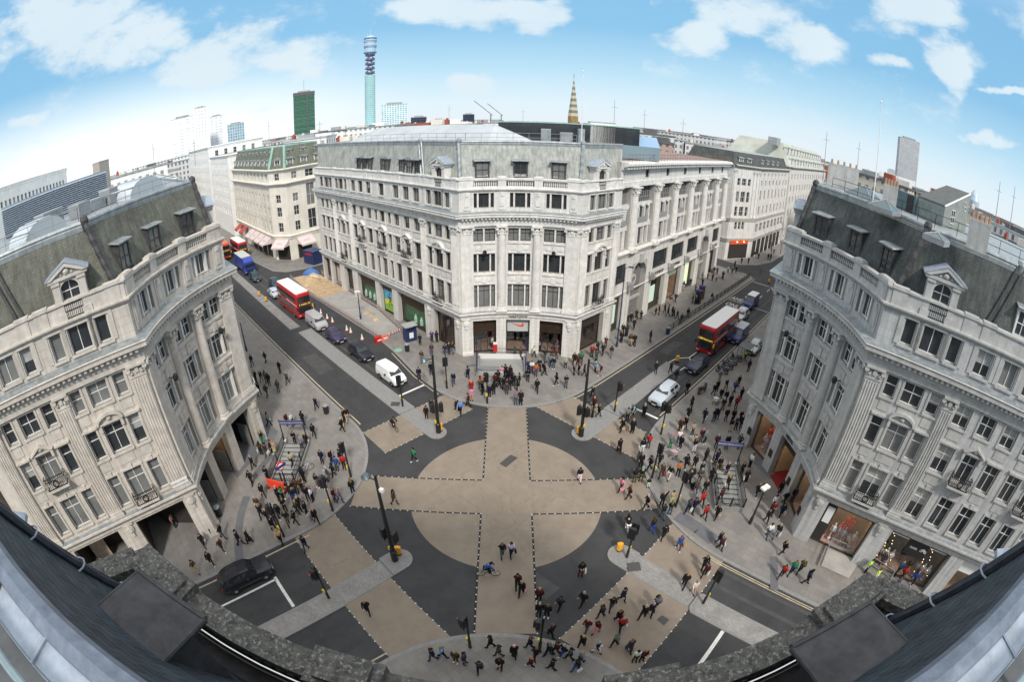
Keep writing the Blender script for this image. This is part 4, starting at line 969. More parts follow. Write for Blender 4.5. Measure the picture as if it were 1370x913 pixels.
BR['own'](text('REGENT STREET W1','street_name',.17,M_iron,SR.M(.9,.42,6.75)@Matrix.Rotation(PI,4,'Z')@Matrix.Rotation(PI/2,4,'X'),None,.002)); b=MB(); b.T=SR.M(.9,.36,6.5); b.box(-.75,0,0,.75,.05,.5); BR['own'](b.build('name_plate',M_wht))
# ------------------------------------------------------------------ the streets beyond and the skyline
def citymat(name,c,win,bw,bh,mort,rough=.8):
    return brickmat(name,win,tuple(x*.6 for x in win),c,bw,bh,mort,rough,noise=.12,nscale=.1,offs=0,bump=.1)
M_mansgreen=brickmat('slate_green',(.19,.20,.155),(.15,.165,.125),(.1,.11,.09),.5,.25,.02,noise=.3,nscale=.6,bump=.3)
M_stucco=mat('stucco_white',(.90,.885,.85),.8,noise=.12,nscale=.5,streak=.1); M_cream=mat('stucco_cream',(.78,.735,.65),.8,noise=.15,nscale=.5,streak=.1)
M_roofgrey=mat('roof_grey',(.36,.37,.37),.8,noise=.25,nscale=.3); M_roofpale=mat('roof_pale',(.46,.49,.51),.6,noise=.2,nscale=.3); M_roofdark=mat('roof_dark',(.12,.12,.125),.7,noise=.3,nscale=.3)
M_brickred=mat('brick_red',(.36,.10,.06),.85,noise=.25,nscale=2)
M_louvre=mat('louvre_blue',(.22,.30,.34),.5,.2)
class Wall:
    def __init__(q,p0,p1):
        l=math.hypot(p1[0]-p0[0],p1[1]-p0[1]); d=((p1[0]-p0[0])/l,(p1[1]-p0[1])/l); q.l=l; q.sg=Seg(p0,d,(d[1],-d[0]))
def winobj(par,sg,s,z,w,h,fr=M_fwhite,gl=None,off=0,cols=2,rows=(.5,)):
    a,b=winmesh(w,h,cols,rows,fr,gl or rw.choices((M_glass,M_glassgrey),(.8,.2))[0])
    o=_p('window',a,sg.M(s,off-.25,z),None); o.parent=par; o.matrix_parent_inverse=par.matrix_basis.inverted(); c=bpy.data.objects.new('frame',b); COL.objects.link(c); c.parent=o
def block(name,label,poly,z1,faces,m,roofm=None,bands=(),ground=None,cat='building',grp=None,trim=None):
    """a street building: poly in plan (faces run with the street on their right), faces={edge:[(s,z,w,h)...]}"""
    c=(sum(p[0] for p in poly)/len(poly),sum(p[1] for p in poly)/len(poly)); root=thing(name,label,cat,(*c,0),0,grp)
    own=lambda o:(setattr(o,'parent',root),setattr(o,'matrix_parent_inverse',Matrix.Translation((-c[0],-c[1],0))),o)[2]
    w=MB(); n=len(poly); d=0
    for i in range(n):
        W=Wall(poly[i],poly[(i+1)%n]); ops=[(s-ww/2,s+ww/2,z,z+h) for s,z,ww,h in faces.get(i,[])]
        wall(w,W.sg,0,W.l,0,z1,ops,.25,uo=d); d+=W.l
        for s,z,ww,h in faces.get(i,[]): winobj(root,W.sg,s,z,ww,h,cols=2 if ww>1 else 1)
    own(w.build('wall',m)); r=MB(); r.face([(x,y,z1-.02) for x,y in poly]); own(r.build('roof',roofm or M_roofgrey))
    for prof in bands: b=MB(); b.sweep(prof,poly+[poly[0]],cap=False); own(b.build('cornice',trim or m))
    return root,own
def grid(l,cols,rows,w,h,s0=1.5,s1=None):
    s1=s1 if s1 is not None else l-1.5; return [(s0+(s1-s0)*(i+.5)/cols,z,w,h) for i in range(cols) for z in rows]
CN=lambda z,o=.6:[(0,z-.8),(.15,z-.7),(.2,z-.3),(o,z-.1),(o,z+.1),(0,z+.2)]
# --- the department store with giant columns, next along the right-hand street
pA,pB=ab(31.35,11.75),ab(76.5,13.7); WT=Wall(pA,pB); sg=WT.sg; ts=thing('department_store','pale department store with giant columns and arched entrances on the right-hand street','building',(*pA,0))
own=lambda o:(setattr(o,'parent',ts),setattr(o,'matrix_parent_inverse',Matrix.Translation((-pA[0],-pA[1],0))),o)[2]
cs=[4.0+7.0*i for i in range(7)]; cs[6]=44.6
ops=[]; bays=list(zip(cs,cs[1:]))
for i,(a,b) in enumerate(bays):
    ops.append((a+.75,b-.75,12.1,20.7,.9)); m_=(a+b)/2; ops.append((m_-.55,m_+.55,21.9,23.0))
    if i in(0,4): ops.append((a+1.2,b-1.2,.1,9.6,1.0))
    else: ops.append((a+.9,b-.9,.1,5.7,.7)); ops.append((a+.9,b-.9,7.4,10.2))
ops+= [(.6,3.2,12.1,20.7,.9),(.6,3.3,.1,5.7,.7),(.6,3.3,7.4,10.2)]
w=MB(); wall(w,sg,0,WT.l,0,23.6,ops); own(w.build('wall',STONE['NE']))
tr=TRIM['NE']
for s in cs:
    def colf():
        b=MB(); H=8.7; b.box(-.85,0,-.4,.85,.9,0); b.lathe([(.74,0),(.74,.2),(.62,.4),(.6,H*.4),(.52,H-1.3),(.56,H-1.25),(.62,H-.8),(.8,H-.2)],12,(0,.15,0),0,0,PI); b.box(-.85,0,H-.2,.85,.95,H)
        for x in (-.6,.6): b.lathe([(0,.2),(.2,.1),(.2,-.1),(0,-.2)],6,(x,.6,H-.45))
        for k in range(5): a=PI*(k+.5)/5; b.lathe([(.02,-.3),(.2,0),(.1,.12),(0,.1)],5,(.62*math.cos(a),.15+.62*math.sin(a),H-.8))
        return meshof(b,'column',tr)
    own(_p('column',cached('bigcol',colf),sg.M(s,-.1,12.1),None))
for i,(a,b) in enumerate(bays+[(-.1,4.0)]):
    w_=b-a-1.5; m_=(a+b)/2
    def bayf(w_=w_):
        g=MB(); x=w_/2
        g.face([(-x,-.85,0),(x,-.85,0),(x,-.85,8.6),(-x,-.85,8.6)],2)
        for xx in (-x+.5,-x/3,x/3,x-.5): g.box(xx-.16,-.85,0,xx+.16,-.45,6.0)
        g.box(-x,-.85,2.6,x,-.4,3.3); g.box(-x,-.85,5.8,x,-.3,6.2); 
        for k in range(3): xx=-x*.62+x*.62*k; g.lathe([(0,.0),(.35,.0),(.35,.22),(0,.3)],8,(xx,-.5,5.6))
        for k in range(9): xx=-x+.2+(2*x-.4)*k/8; g.box(xx-.04,-.85,6.2,xx+.04,-.7,8.6,1)
        for zz in (6.9,7.7): g.box(-x,-.85,zz-.04,x,-.72,zz+.04,1)
        g.box(-x*.6,-.4,3.3,x*.6,-.32,4.1,1)
        return meshof(g,'bay_window',[tr,M_fgrey,M_glass])
    if w_>0: own(_p('bay_window',cached(('tsbay',round(w_,1)),bayf),sg.M(m_,0,12.1),None))
    winobj(ts,sg,m_,21.9,1.1,1.1,M_fdark,M_glass)
    if i in(0,4):
        def archf():
            b=MB(); n=10; r=2.3
            for k in range(n):
                a0,a1=PI*k/n,PI*(k+1)/n; p=[(-r*math.cos(t),7.3+r*math.sin(t)) for t in (a0,a1)]
                b.poly([(p[0][0],0.02,p[0][1]),(p[1][0],0.02,p[1][1]),(p[1][0],.02,9.65),(p[0][0],.02,9.65),(p[0][0],-.9,p[0][1]),(p[1][0],-.9,p[1][1])],[(0,1,2,3),(0,1,5,4)])
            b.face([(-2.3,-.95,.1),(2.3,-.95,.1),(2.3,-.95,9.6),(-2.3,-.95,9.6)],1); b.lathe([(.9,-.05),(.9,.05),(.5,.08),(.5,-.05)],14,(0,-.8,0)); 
            for j in range(len(b.v)-56,len(b.v)): x,y,z=b.v[j]; b.v[j]=(x,-.9+(z),6.6+(y+.8))
            b.box(-2.2,-.9,3.6,2.2,-.6,4.0); b.box(-.4,-.2,9.5,.4,.35,10.8)
            return meshof(b,'arched_entrance',[M_fgrey2,M_stonegrey])
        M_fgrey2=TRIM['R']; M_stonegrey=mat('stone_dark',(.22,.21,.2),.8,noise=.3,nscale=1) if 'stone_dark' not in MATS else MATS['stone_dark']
        own(_p('arched_entrance',cached('archent',archf),sg.M(m_,0,0),None))
    else:
        winobj(ts,sg,m_,7.4,b-a-1.8 if i<6 else 2.7,2.8,M_fdark,M_glass,0,3,())
        if i<6 and i!=3:
            o=text('TOPSHOP' if i!=2 else 'TOPMAN','shop_name',.75,M_fdark,sg.M(m_,.06,6.55)@Matrix.Rotation(PI,4,'Z')@Matrix.Rotation(PI/2,4,'X'),None,.02); own(o)
        T=room(dict(own=own),sg,a+.9,b-.9 if i<6 else b-.7,2.5,M_darkb if i!=2 else M_warm,5.5,lit=i in(1,2,3,6))
        if i in(1,6): partM(dict(own=own),'light_panel',lambda g:(g.box(-1.6,-.5,.8,1.0,-.4,3.6)),T,mat('lit_panel%d'%i,(.6,.75,.62),.5,emit=((.6,.8,.65),.35)))
        if i==2: partM(dict(own=own),'light_panel',lambda g:(g.box(-2.4,-.2,4.0,2.2,-.1,4.9)),T,mat('pale_green',(.35,.45,.33),.5))
        if i==3: partM(dict(own=own),'light_panel',lambda g:(g.box(-2.3,-.5,.3,-.6,-.4,5.0)),T,mat('lit_panelx',(.8,.9,.6),.5,emit=((.75,.9,.55),.5)))
for s in (4.0,10.9,18,25,32,39):
    def brk():
        b=MB(); b.box(-.12,0,0,.12,.9,.12); b.box(-.3,.5,-.9,.3,1.0,.0); return meshof(b,'lamp_bracket',M_fgrey)
    own(_p('lamp_bracket',cached('tsbrk',brk),sg.M(s,0,7.2),None))
b=MB(); P=[sg.pt(0),sg.pt(WT.l)]
for prof in ([(0,11.2),(.2,11.25),(.2,11.6),(.55,11.75),(.55,11.95),(0,12.05)],[(0,5.85),(.12,5.88),(.12,6.0),(0,6.02)],[(0,20.75),(.15,20.8),(.15,21.5),(0,21.55)],[(0,23.1),(.3,23.2),(.35,23.5),(1.1,23.75),(1.1,24.05),(.95,24.2),(-.3,24.25)]): b=MB(); b.sweep(prof,P); own(b.build('cornice',tr))
b=MB(); s=.4
while s<WT.l: b.T=sg.M(s,0,0); b.box(-.16,.3,23.3,.16,.9,23.62); b.T=None; s+=.75
own(b.build('dentil_moulding',tr))
b=MB()
for zz in (24.7,25.2): b.tube([(*sg.pt(.5,.75),zz),(*sg.pt(WT.l-.5,.75),zz)],.03,5)
for k in range(46): p=sg.pt(.5+k*.98,.75); b.tube([(*p,24.2),(*p,25.2)],.02,4)
own(b.build('roof_railing',mat('rust',(.22,.12,.09),.8)))
far=[sg.pt(0,-16),sg.pt(WT.l,-16)]; b=MB(); b.face([(*sg.pt(0,-.3),24.2),(*sg.pt(WT.l,-.3),24.2),(*far[1],24.2),(*far[0],24.2)]); own(b.build('roof',mat('roof_brown',(.28,.2,.18),.9,noise=.3,nscale=.5)))
for a_,b_ in ((sg.pt(WT.l),far[1]),(far[0],sg.pt(0))): b=MB(); b.face([(*a_,0),(*b_,0),(*b_,24.2),(*a_,24.2)]); own(b.build('side_wall',STONE['NE']))
# --- corner building beyond the side street, right
Q=[ab(88.5,16.2),ab(97,12.2),ab(127,11.2),ab(127,28),ab(90,30)]
rowsz=(13.2,16.8,20.0); f0=[(s,z,w,h) for s,w in ((2.0,1.0),(3.9,1.5),(5.8,1.0)) for z,h in ((10.9,2.3),(14.3,2.6),(18.4,1.7))]+[(s,7.6,.9,1.8) for s in (2.6,3.9,5.2)]
f1=[(2.5+3.6*i,z,1.1,h) for i in range(8) for z,h in ((11.2,2.2),(15.0,2.4),(18.6,1.4))]+[(2.5+3.6*i,6.6,2.2,2.2) for i in range(8)]
n2,own=block('corner_shop_building','pale corner shop building with red-lit ground floor window beyond the side street',Q,23.2,{0:f0,1:f1},STONE['NE'],M_roofdark,[CN(23.2,.8),CN(10.3,.25),CN(5.3,.25)])
for e_,cs_ in ((0,(.6,7.6,8.9)),(1,(.6,4.2,7.8,11.4,15,18.6,22.2,25.8))):
    for s in cs_: own(pilaster(None,Wall(Q[e_],Q[e_+1]).sg,s,.8,TRIM['NE'],10.4,22.2,False))
W0_=Wall(Q[0],Q[1]); b=MB(); b.T=W0_.sg.M(4.6,0,0); b.box(-3.4,-.1,.3,3.4,.06,5.0); own(b.build('shop_window',M_dark)); b=MB(); b.T=W0_.sg.M(4.6,0,0); b.box(-3.3,.06,3.9,3.3,.2,4.9); own(b.build('red_fascia',mat('red_fascia',(.45,.06,.02),.5,emit=((.8,.1,.02),.25))))
for x in (-1.6,.9): b=MB(); b.T=W0_.sg.M(4.6,0,0); b.lathe([(0,.16),(.16,.08),(.16,-.08),(0,-.16)],8,(x,.3,4.5)); own(b.build('round_lamp',M_lamp))
W1_=Wall(Q[1],Q[2])
for i in range(7): b=MB(); b.T=W1_.sg.M(2.6+3.9*i,0,0); b.box(-1.5,-.1,.2,1.5,.04,4.4); own(b.build('shop_window',M_dark))
def mansard(own,poly,z0,z1,ins,m,name='mansard_roof',top=None):
    I=offset(poly+[poly[0],poly[1]],-ins)[1:len(poly)+1]; I=I[-1:]+I[:-1]; b=MB(); d=0
    J=offset(poly+[poly[0],poly[1]],-.4)[1:len(poly)+1]; J=J[-1:]+J[:-1]
    for i in range(len(poly)):
        j=(i+1)%len(poly); l=math.hypot(poly[i][0]-poly[j][0],poly[i][1]-poly[j][1]); b.face([(*J[i],z0),(*J[j],z0),(*I[j],z1),(*I[i],z1)],0,[(d,0),(d+l,0),(d+l,z1-z0),(d,z1-z0)]); d+=l
    b.face([(*p,z1) for p in I],1); own(b.build(name,[m,top or M_roofgrey])); return I
mansard(own,Q,23.3,26.3,1.6,SLATE['R'])
for s,e_ in ((3,0),(6,0),(4,1),(9,1),(14,1),(19,1)): own(dormer(None,Wall(Q[e_],Q[e_+1]).sg,s,23.5,1.3,1.4,-.7,False,False,1.2))
# --- long green mansard building further along the same side, brick arch below
Q=[ab(133,12),ab(205,10),ab(205,40),ab(133,36)]
f1=[(3+4.6*i,z,1.3,h) for i in range(15) for z,h in ((8,2.2),(12,2.2),(16,2),(20,1.8))]
n3,own=block('mansard_building','long stone building with pale green mansard and white dormers, far along the right-hand street',Q,24,{0:f1},STONE['NE'],M_roofpale,[CN(24,.7)])
mansard(own,Q,24,31.2,4.5,mat('slate_palegreen',(.50,.51,.44),.8,noise=.2,nscale=.3),top=M_roofpale)
W_=Wall(Q[0],Q[1])
for k in range(14):
    for zz,of in ((24.6,-.7),(28,-2.3)): own(dormer(None,W_.sg,4+4.8*k,zz,1.7,1.7,of,False,k%2==0,1.4))
b=MB(); b.T=W_.sg.M(1.5,0,0); b.box(-1.5,-8,30,3,-5,32.4); own(b.build('chimney',M_roofgrey))
Q=[ab(206,9.5),ab(240,8.5),ab(240,30),ab(206,30)]; n4,own=block('brick_building','red brick building with white arched bands far down the right-hand street',Q,27,{0:[(4+7*i,z,2.2,2.6) for i in range(4) for z in (9,14,19)]},M_brickred,M_roofgrey,[CN(27,.5)],trim=M_stucco)
# --- south side of that street beyond the right corner building
Q=[ab(95,-10.5),ab(44.0,-10.6),ab(44,-30),ab(95,-30)]; block('stone_terrace','grey stone terrace behind the right corner building along the street',Q,24,{0:grid(51,12,(7,11,15,19),1.3,2.2)},STONE['R'],M_roofgrey,[CN(24,.6)])
# --- left-hand street: curved corner building with awnings and green copper mansard
Q=[ab(11.9,128),ab(11.9,88.5),ab(14.6,84.2),ab(25.5,85.5),ab(25.5,128)]
L0=Wall(Q[0],Q[1]); f0=[(2+3.55*i,z,1.25,h) for i in range(11) for z,h in ((6.8,2.4),(10.4,2.2),(13.6,1.9),(18.9,1.7))]; f1=[(2.5,z,1.5,h) for z,h in ((6.8,2.2),(10.4,2.2),(13.6,1.9),(18.9,1.6))]; f2=[(2.4,z,1.4,h) for z,h in ((6.8,2.2),(10.4,2.2),(13.6,1.9),(18.9,1.6))]+[(6.4,6.5,2.2,4.6),(6.4,12,2.2,5.2),(6.4,18.8,2.2,1.7),(9,10.4,1.2,2.2)]
l2,own=block('awning_building','cream corner building with white shop awnings and copper green mansard, left-hand street',Q,21.4,{0:f0,1:f1,2:f2},M_cream,M_roofgrey,[CN(21.4,.7),CN(18.2,.8),CN(5.9,.4)],trim=M_cream)
I=mansard(own,Q,21.5,26.6,1.8,M_mansgreen)
for e_,n_ in ((0,10),(1,1),(2,3)):
    W_=Wall(Q[e_],Q[e_+1])
    for k in range(n_): 
        s=W_.l*(k+.5)/n_; own(dormer(None,W_.sg,s,21.8,1.5,1.8,-.6,False,e_==1,1.1)); own(dormer(None,W_.sg,s+.3,24.4,1.0,1.1,-1.35,False,False,.8)) if e_!=1 else None
for i in (1,2): b=MB(); b.tube([(*offset(Q,-.3)[i],21.6),(*I[i],26.7)],.35,5); own(b.build('copper_hip',M_copper))
g=MB(); g.sweep([(.05,26.5),(.05,26.75),(-.3,26.78)],I+[I[0]],cap=False); own(g.build('copper_ridge',M_copper))
M_awn=mat('awning',(.66,.56,.55),.8,noise=.1,nscale=2); M_awnr=mat('awning_red',(.40,.06,.05),.8)
for e_,ss in ((0,(20.5,25.2,30,34.8)),(1,(2.6,)),(2,(3.6,))):
    W_=Wall(Q[e_],Q[e_+1])
    for k,s in enumerate(ss):
        g=MB(); g.T=W_.sg.M(s,0,0); g.poly([(-2,.05,5.2),(2,.05,5.2),(2,2.4,3.7),(-2,2.4,3.7),(-2,2.4,3.3),(2,2.4,3.3)],[(0,1,2,3),(3,2,5,4)]); g.poly([(-2,.05,5.2),(-2,2.4,3.7),(-2,.05,3.7),(2,.05,5.2),(2,2.4,3.7),(2,.05,3.7)],[(0,1,2),(3,4,5)]); own(g.build('awning',M_awn))
        own(text('COAST','awning_lettering',.55,mat('pinkletter',(.5,.35,.36),.7) if 'pinkletter' not in MATS else MATS['pinkletter'],W_.sg.M(s,1.4,4.4)@Matrix.Rotation(PI,4,'Z')@Matrix.Rotation(PI/2-1.0,4,'X'),None,.002))
        b=MB(); b.T=W_.sg.M(s,0,0); b.box(-1.9,-.1,.2,1.9,.04,3.6); own(b.build('shop_window',M_dark))
for s in (6.5,12.5): g=MB(); g.T=L0.sg.M(s,0,0); g.poly([(-2,.05,5.2),(2,.05,5.2),(2,2.2,3.8),(-2,2.2,3.8),(-2,2.2,3.4),(2,2.2,3.4)],[(0,1,2,3),(3,2,5,4)]); own(g.build('red_awning',M_awnr))
# --- further up the left-hand street, both sides
Q=[ab(11.5,165),ab(11.5,132),ab(30,132),ab(30,165)]; r_,own=block('stucco_terrace','white stucco terrace next up the left-hand street from the awning building',Q,26,{0:grid(33,9,(6.5,10.3,14,17.5,21.5),1.2,2.0),1:grid(18,4,(6.5,10.3,14,17.5,21.5),1.2,2.0)},M_stucco,M_roofpale,[CN(26,.5)])
Q=[ab(11.5,230),ab(11.5,168),ab(34,168),ab(34,230)]; block('stucco_terrace','tall white stucco terrace at the far end of the left-hand street',Q,30,{0:grid(62,14,(6.5,10.3,14,18,22,26),1.3,2.2),1:grid(22,5,(10.3,14,18,22,26),1.3,2.2)},M_stucco,M_roofpale,[CN(30,.5)])
Q=[ab(-11.6,70),ab(-11.6,140),ab(-40,140),ab(-40,70)]; block('stucco_terrace','white stucco terrace behind the left corner building along the street',Q,25,{0:grid(70,16,(7,11,15,19),1.3,2.2),3:grid(28,7,(7,11,15,19),1.3,2.2)},M_stucco,M_roofpale,[CN(25,.5)])
Q=[ab(-44,11.2),ab(-44,40),ab(-70,40),ab(-70,11.2)]; block('side_street_building','brown building across the side street at the far left edge',Q,24,{0:grid(28,7,(6,10,14,18),1.3,2.2)},STONE['L'],M_roofgrey,[CN(24,.5)])
# --- low rise city behind, each block a thing
rs=random.Random(21)
CM=[citymat('facade_pale',(.70,.68,.65),(.26,.27,.28),2.6,3.3,.85),citymat('facade_white',(.85,.84,.81),(.40,.41,.42),2.8,3.3,.9),citymat('facade_brick',(.42,.30,.25),(.16,.16,.17),2.4,3.2,.8),citymat('facade_grey',(.46,.46,.46),(.20,.21,.22),3.2,3.4,.9),citymat('facade_sand',(.66,.59,.48),(.28,.27,.25),2.6,3.2,.85)]
names=['pale stone','white stucco','brown brick','grey concrete','sandy stone']; rts=[M_roofgrey,M_roofpale,M_roofdark]
used=[]; nb=0
def cityblock(x,y,w,d,rz,h,k,label,plant=True):
    root=thing('city_block',label,'building',(x,y,0),rz,'low city blocks on the skyline'); b=MB(); u=0
    P=[(-w/2,-d/2),(w/2,-d/2),(w/2,d/2),(-w/2,d/2)]
    for i in range(4):
        a,c=P[i],P[(i+1)%4]; l=math.hypot(a[0]-c[0],a[1]-c[1]); b.face([(*a,0),(*c,0),(*c,h),(*a,h)],0,[(u,0),(u+l,0),(u+l,h),(u,h)]); u+=l
    b.build('wall',CM[k],root); r=MB(); r.face([(*p,h-.4) for p in P]); r.sweep([(0,h-.6),(.15,h-.6),(.15,h+.2),(-.3,h+.2),(-.3,h-.4)],P[::-1][:1]+P[::-1][1:]+P[::-1][:1],cap=False); r.build('roof',rs.choice(rts),root)
    if plant:
        for q in range(rs.randint(1,3)):
            px,py=rs.uniform(-.35,.35)*w,rs.uniform(-.35,.35)*d; c=MB(); s_=rs.uniform(1.2,3.5); c.box(px-s_,py-s_*.7,h-.4,px+s_,py+s_*.7,h+rs.uniform(.8,2.4)); c.build('roof_hut',rs.choice([M_roofgrey,M_stucco,M_brickred,M_roofdark,M_cream]),root)
        for q in range(2):
            px,py=rs.uniform(-.45,.45)*w,rs.uniform(-.45,.45)*d; c=MB(); c.box(px-.5,py-1.2,h-.4,px+.5,py+1.2,h+1.6); 
            for j in range(4): c.lathe([(.16,0),(.12,.5)],6,(px,py-.9+.6*j,h+1.6))
            c.build('chimney',M_brickred if q else M_cream,root)
spots=[]
for ring,dist in enumerate((100,125,150,185,225,270,330,400,480,580,700,850)):
    az=-66
    while az<68:
        w=dist*.12*rs.uniform(.7,1.3); x,y=azd(az,dist); a_,b_=toab(x,y)
        az+=math.degrees(w/dist)*1.08
        if -13<a_<14+w*.5 and b_>0: 
            if not(b_>260): continue
        if -13<b_<16+w*.5 and a_>0:
            if not(a_>250): continue
        if a_<37+w*.6 and 0<a_ and b_<235+w: continue
        if b_<44+w*.6 and 0<b_ and a_<245+w: continue
        if a_<80 and b_<80: continue
        if a_<-5 and b_<145: continue
        if b_<-5 and a_<110: continue
        spots.append((az,dist,x,y,w))
spots.sort(); cnt={}
for az,dist,x,y,w in spots:
    k=rs.choices(range(5),(4,3 if az<0 else 1.5,2,2,2 ))[0]; 
    if az<-25: k=rs.choice((1,1,0,4))
    h=min(27.6+dist*.006*rs.uniform(-.2,1),rs.uniform(20,27)+dist*rs.uniform(.004,.014)); h=max(h,24)
    cnt[k]=cnt.get(k,0)+1; o_=lambda n:('%d%s'%(n,'th' if 10<n%100<14 else {1:'st',2:'nd',3:'rd'}.get(n%10,'th')))
    cityblock(x,y,w,w*rs.uniform(.5,.8),-math.radians(az)+rs.uniform(-.3,.3),h,k,'%s city block, %s of its kind from the left along the skyline'%(names[k],o_(cnt[k])),dist<480)
# --- landmarks
def tower(name,label,az0,az1,eltop,dist,m,depth=.6,cap=None,rz=0):
    az=(az0+az1)/2; w=math.radians(az1-az0)*dist; h=CH+dist*math.tan(math.radians(eltop)); x,y=azd(az,dist); root=thing(name,label,'tower',(x,y,0),-math.radians(az)+rz); b=MB(); d=w*depth; u=0
    P=[(-w/2,-d/2),(w/2,-d/2),(w/2,d/2),(-w/2,d/2)]
    for i in range(4):
        a,c=P[i],P[(i+1)%4]; l=math.hypot(a[0]-c[0],a[1]-c[1]); b.face([(*a,0),(*c,0),(*c,h),(*a,h)],0,[(u,0),(u+l,0),(u+l,h),(u,h)]); u+=l
    b.build('facade',m,root); r=MB(); r.box(-w/2,-d/2,h,w/2,d/2,h+.6); r.box(-w*.3,-d*.3,h+.6,w*.3,d*.3,h+.6+w*.08); r.build('roof',cap or M_roofgrey,root); return root,w,d,h
C_=lambda n,c,wn,bw,bh,mo:citymat(n,c,wn,bw,bh,mo)
# telecom tower
D_=850; x,y=azd(-16.1,D_); H_=CH+D_*math.tan(math.radians(10.2)); root=thing('telecom_tower','slim cylindrical telecom tower with open aerial galleries below its drum','tower',(x,y,0))
def drum(name,prof,m,n=20,uv=False): b=MB(); b.lathe(prof,n); o=b.build(name,m,root); return o
M_tg=brickmat('tower_glass',(.40,.66,.62),(.30,.54,.52),(.16,.30,.32),3.0,3.2,.55,.3,coords='P',noise=.1,bump=0)
def bandcyl(name,r,z0,z1,m,n=24):
    b=MB(); u=2*PI*r
    for i in range(n):
        a0,a1=2*PI*i/n,2*PI*(i+1)/n; b.face([(r*math.cos(a0),r*math.sin(a0),z0),(r*math.cos(a1),r*math.sin(a1),z0),(r*math.cos(a1),r*math.sin(a1),z1),(r*math.cos(a0),r*math.sin(a0),z1)],0,[(u*i/n,z0),(u*(i+1)/n,z0),(u*(i+1)/n,z1),(u*i/n,z1)])
    b.face([(r*math.cos(2*PI*i/n),r*math.sin(2*PI*i/n),z1) for i in range(n)]); return b.build(name,m,root)
M_tg=citymat('tower_glazing',(.42,.66,.66),(.12,.30,.34),2.2,3.4,.9)
zt=lambda py:CH+D_*math.tan(math.radians(11.2-(py-47)/(163-47)*10.6))
bandcyl('glazed_shaft',8.9,0,zt(101),M_tg)
bandcyl('core',4.5,zt(101),zt(72),mat('tower_core',(.30,.34,.45),.6))
M_dish=mat('aerial',(.55,.58,.66),.5); M_dk=mat('gallery_dark',(.20,.23,.38),.5)
for i,py in enumerate((99,93,87,81,75)):
    g=MB(); z=zt(py); g.lathe([(8.6,0),(8.9,.3),(8.9,1.0),(0,1.1)],20,(0,0,z)); g.build('gallery',M_dk,root)
    for k in range(7): a=2*PI*(k+.5*(i%2))/7+.3; g=MB(); g.lathe([(0,-1.9),(1.7,-1.2),(2.0,0),(1.7,1.2),(0,1.9)],8,(6.8*math.cos(a),6.8*math.sin(a),z+3.4)); g.build('aerial',M_dish if k%2 else M_dk,root)
M_drum=mat('tower_drum',(.45,.62,.75),.4,.1)
drum('drum',[(8.6,zt(73)),(9.6,zt(71)),(9.8,zt(65)),(10.8,zt(64)),(10.8,zt(62.5)),(10.2,zt(62)),(10.2,zt(58)),(11,zt(57)),(11,zt(54)),(9.5,zt(53)),(9.2,zt(50.5)),(7.2,zt(49.5)),(7.,zt(48.5)),(0,zt(48.2))],M_drum)
for py in (71.5,63.2,56,52.5): g=MB(); g.lathe([(9.9 if py<60 else 10.9,0),(11.2,0),(11.2,1.4),(9.9,1.4)],20,(0,0,zt(py))); g.build('window_band',M_dk,root)
g=MB(); g.tube([(0,0,zt(48.5)),(0,0,zt(38))],.35,5); g.tube([(-5,0,zt(48.5)),(-5,0,zt(44))],.25,5); g.build('mast',M_dish,root)
r_,w,d,h=tower('office_tower','dark green glass office tower left of the telecom tower',-25,-22.55,4.95,1300,citymat('green_glass',(.025,.06,.055),(.10,.24,.16),60,3.6,.75,.2),.5)
root=r_; g=MB(); g.box(-w*.5-.8,-d*.5-.8,h-8,w*.5+.8,d*.5+.8,h+1); g.build('dark_cap',M_roofdark,root); g=MB(); g.box(w*.12,-d*.5-1.2,0,w*.18,-d*.5,h-8); g.build('dark_recess',M_roofdark,root); g=MB(); g.tube([(0,0,h),(0,0,h+35)],.5,5); g.build('mast',M_roofgrey,root)
Wt=lambda n,wn:citymat(n,(.86,.87,.87),wn,7,3.2,1.5)
tower('slab_tower','broad white slab tower, leftmost of the three pale towers',-39.6,-36.9,4.35,520,Wt('slab_a',(.66,.68,.70)),.4)
tower('stair_tower','tall narrow white tower with stepped windows, middle of the three pale towers',-36.8,-35.4,5.1,500,citymat('slab_b',(.86,.86,.86),(.45,.46,.5),3.2,3.4,1.4),.9)
tower('slab_tower','white balcony tower with dark flank, right of the three pale towers',-35.0,-33.4,3.75,540,citymat('slab_c',(.84,.84,.85),(.6,.62,.65),5,3.2,1.5),.6)
tower('glass_block','small blue glass block on the skyline right of the white towers',-32.9,-30.9,2.45,600,citymat('blue_glass',(.5,.62,.68),(.28,.42,.50),3,3.4,.6,.2),.6)
tower('hospital_block','white and turquoise hospital block just right of the telecom tower',-14.8,-11.8,2.45,1000,citymat('turq',(.80,.88,.90),(.25,.58,.62),5.2,4,1.1),.5)
tower('office_slab','grey concrete office tower with a fine window grid, right skyline',45.75,48.3,4.85,780,citymat('grid_tower',(.56,.57,.57),(.34,.36,.39),1.8,3.2,.55),.45,rz=.25)
tower('slab_tower','small pale tower just left of the grey office tower',44.7,45.7,.9,700,citymat('slab_d',(.66,.66,.67),(.4,.42,.44),2.5,3,.8),.9)
tower('dark_block','dark glass block far behind the middle roof ridge',-5.4,-4.1,.9,600,citymat('dark_a',(.05,.07,.11),(.03,.05,.09),3,3,.3),.7)
tower('dark_block','low dark block left of the middle of the skyline',-11.4,-9.6,.75,500,citymat('dark_b',(.07,.08,.12),(.04,.05,.08),3,3,.3),.6)
tower('dark_block','lowest dark block between the two others on the skyline',-8.9,-7.5,.35,520,citymat('dark_c',(.08,.09,.12),(.05,.06,.09),3,3,.3),.6)
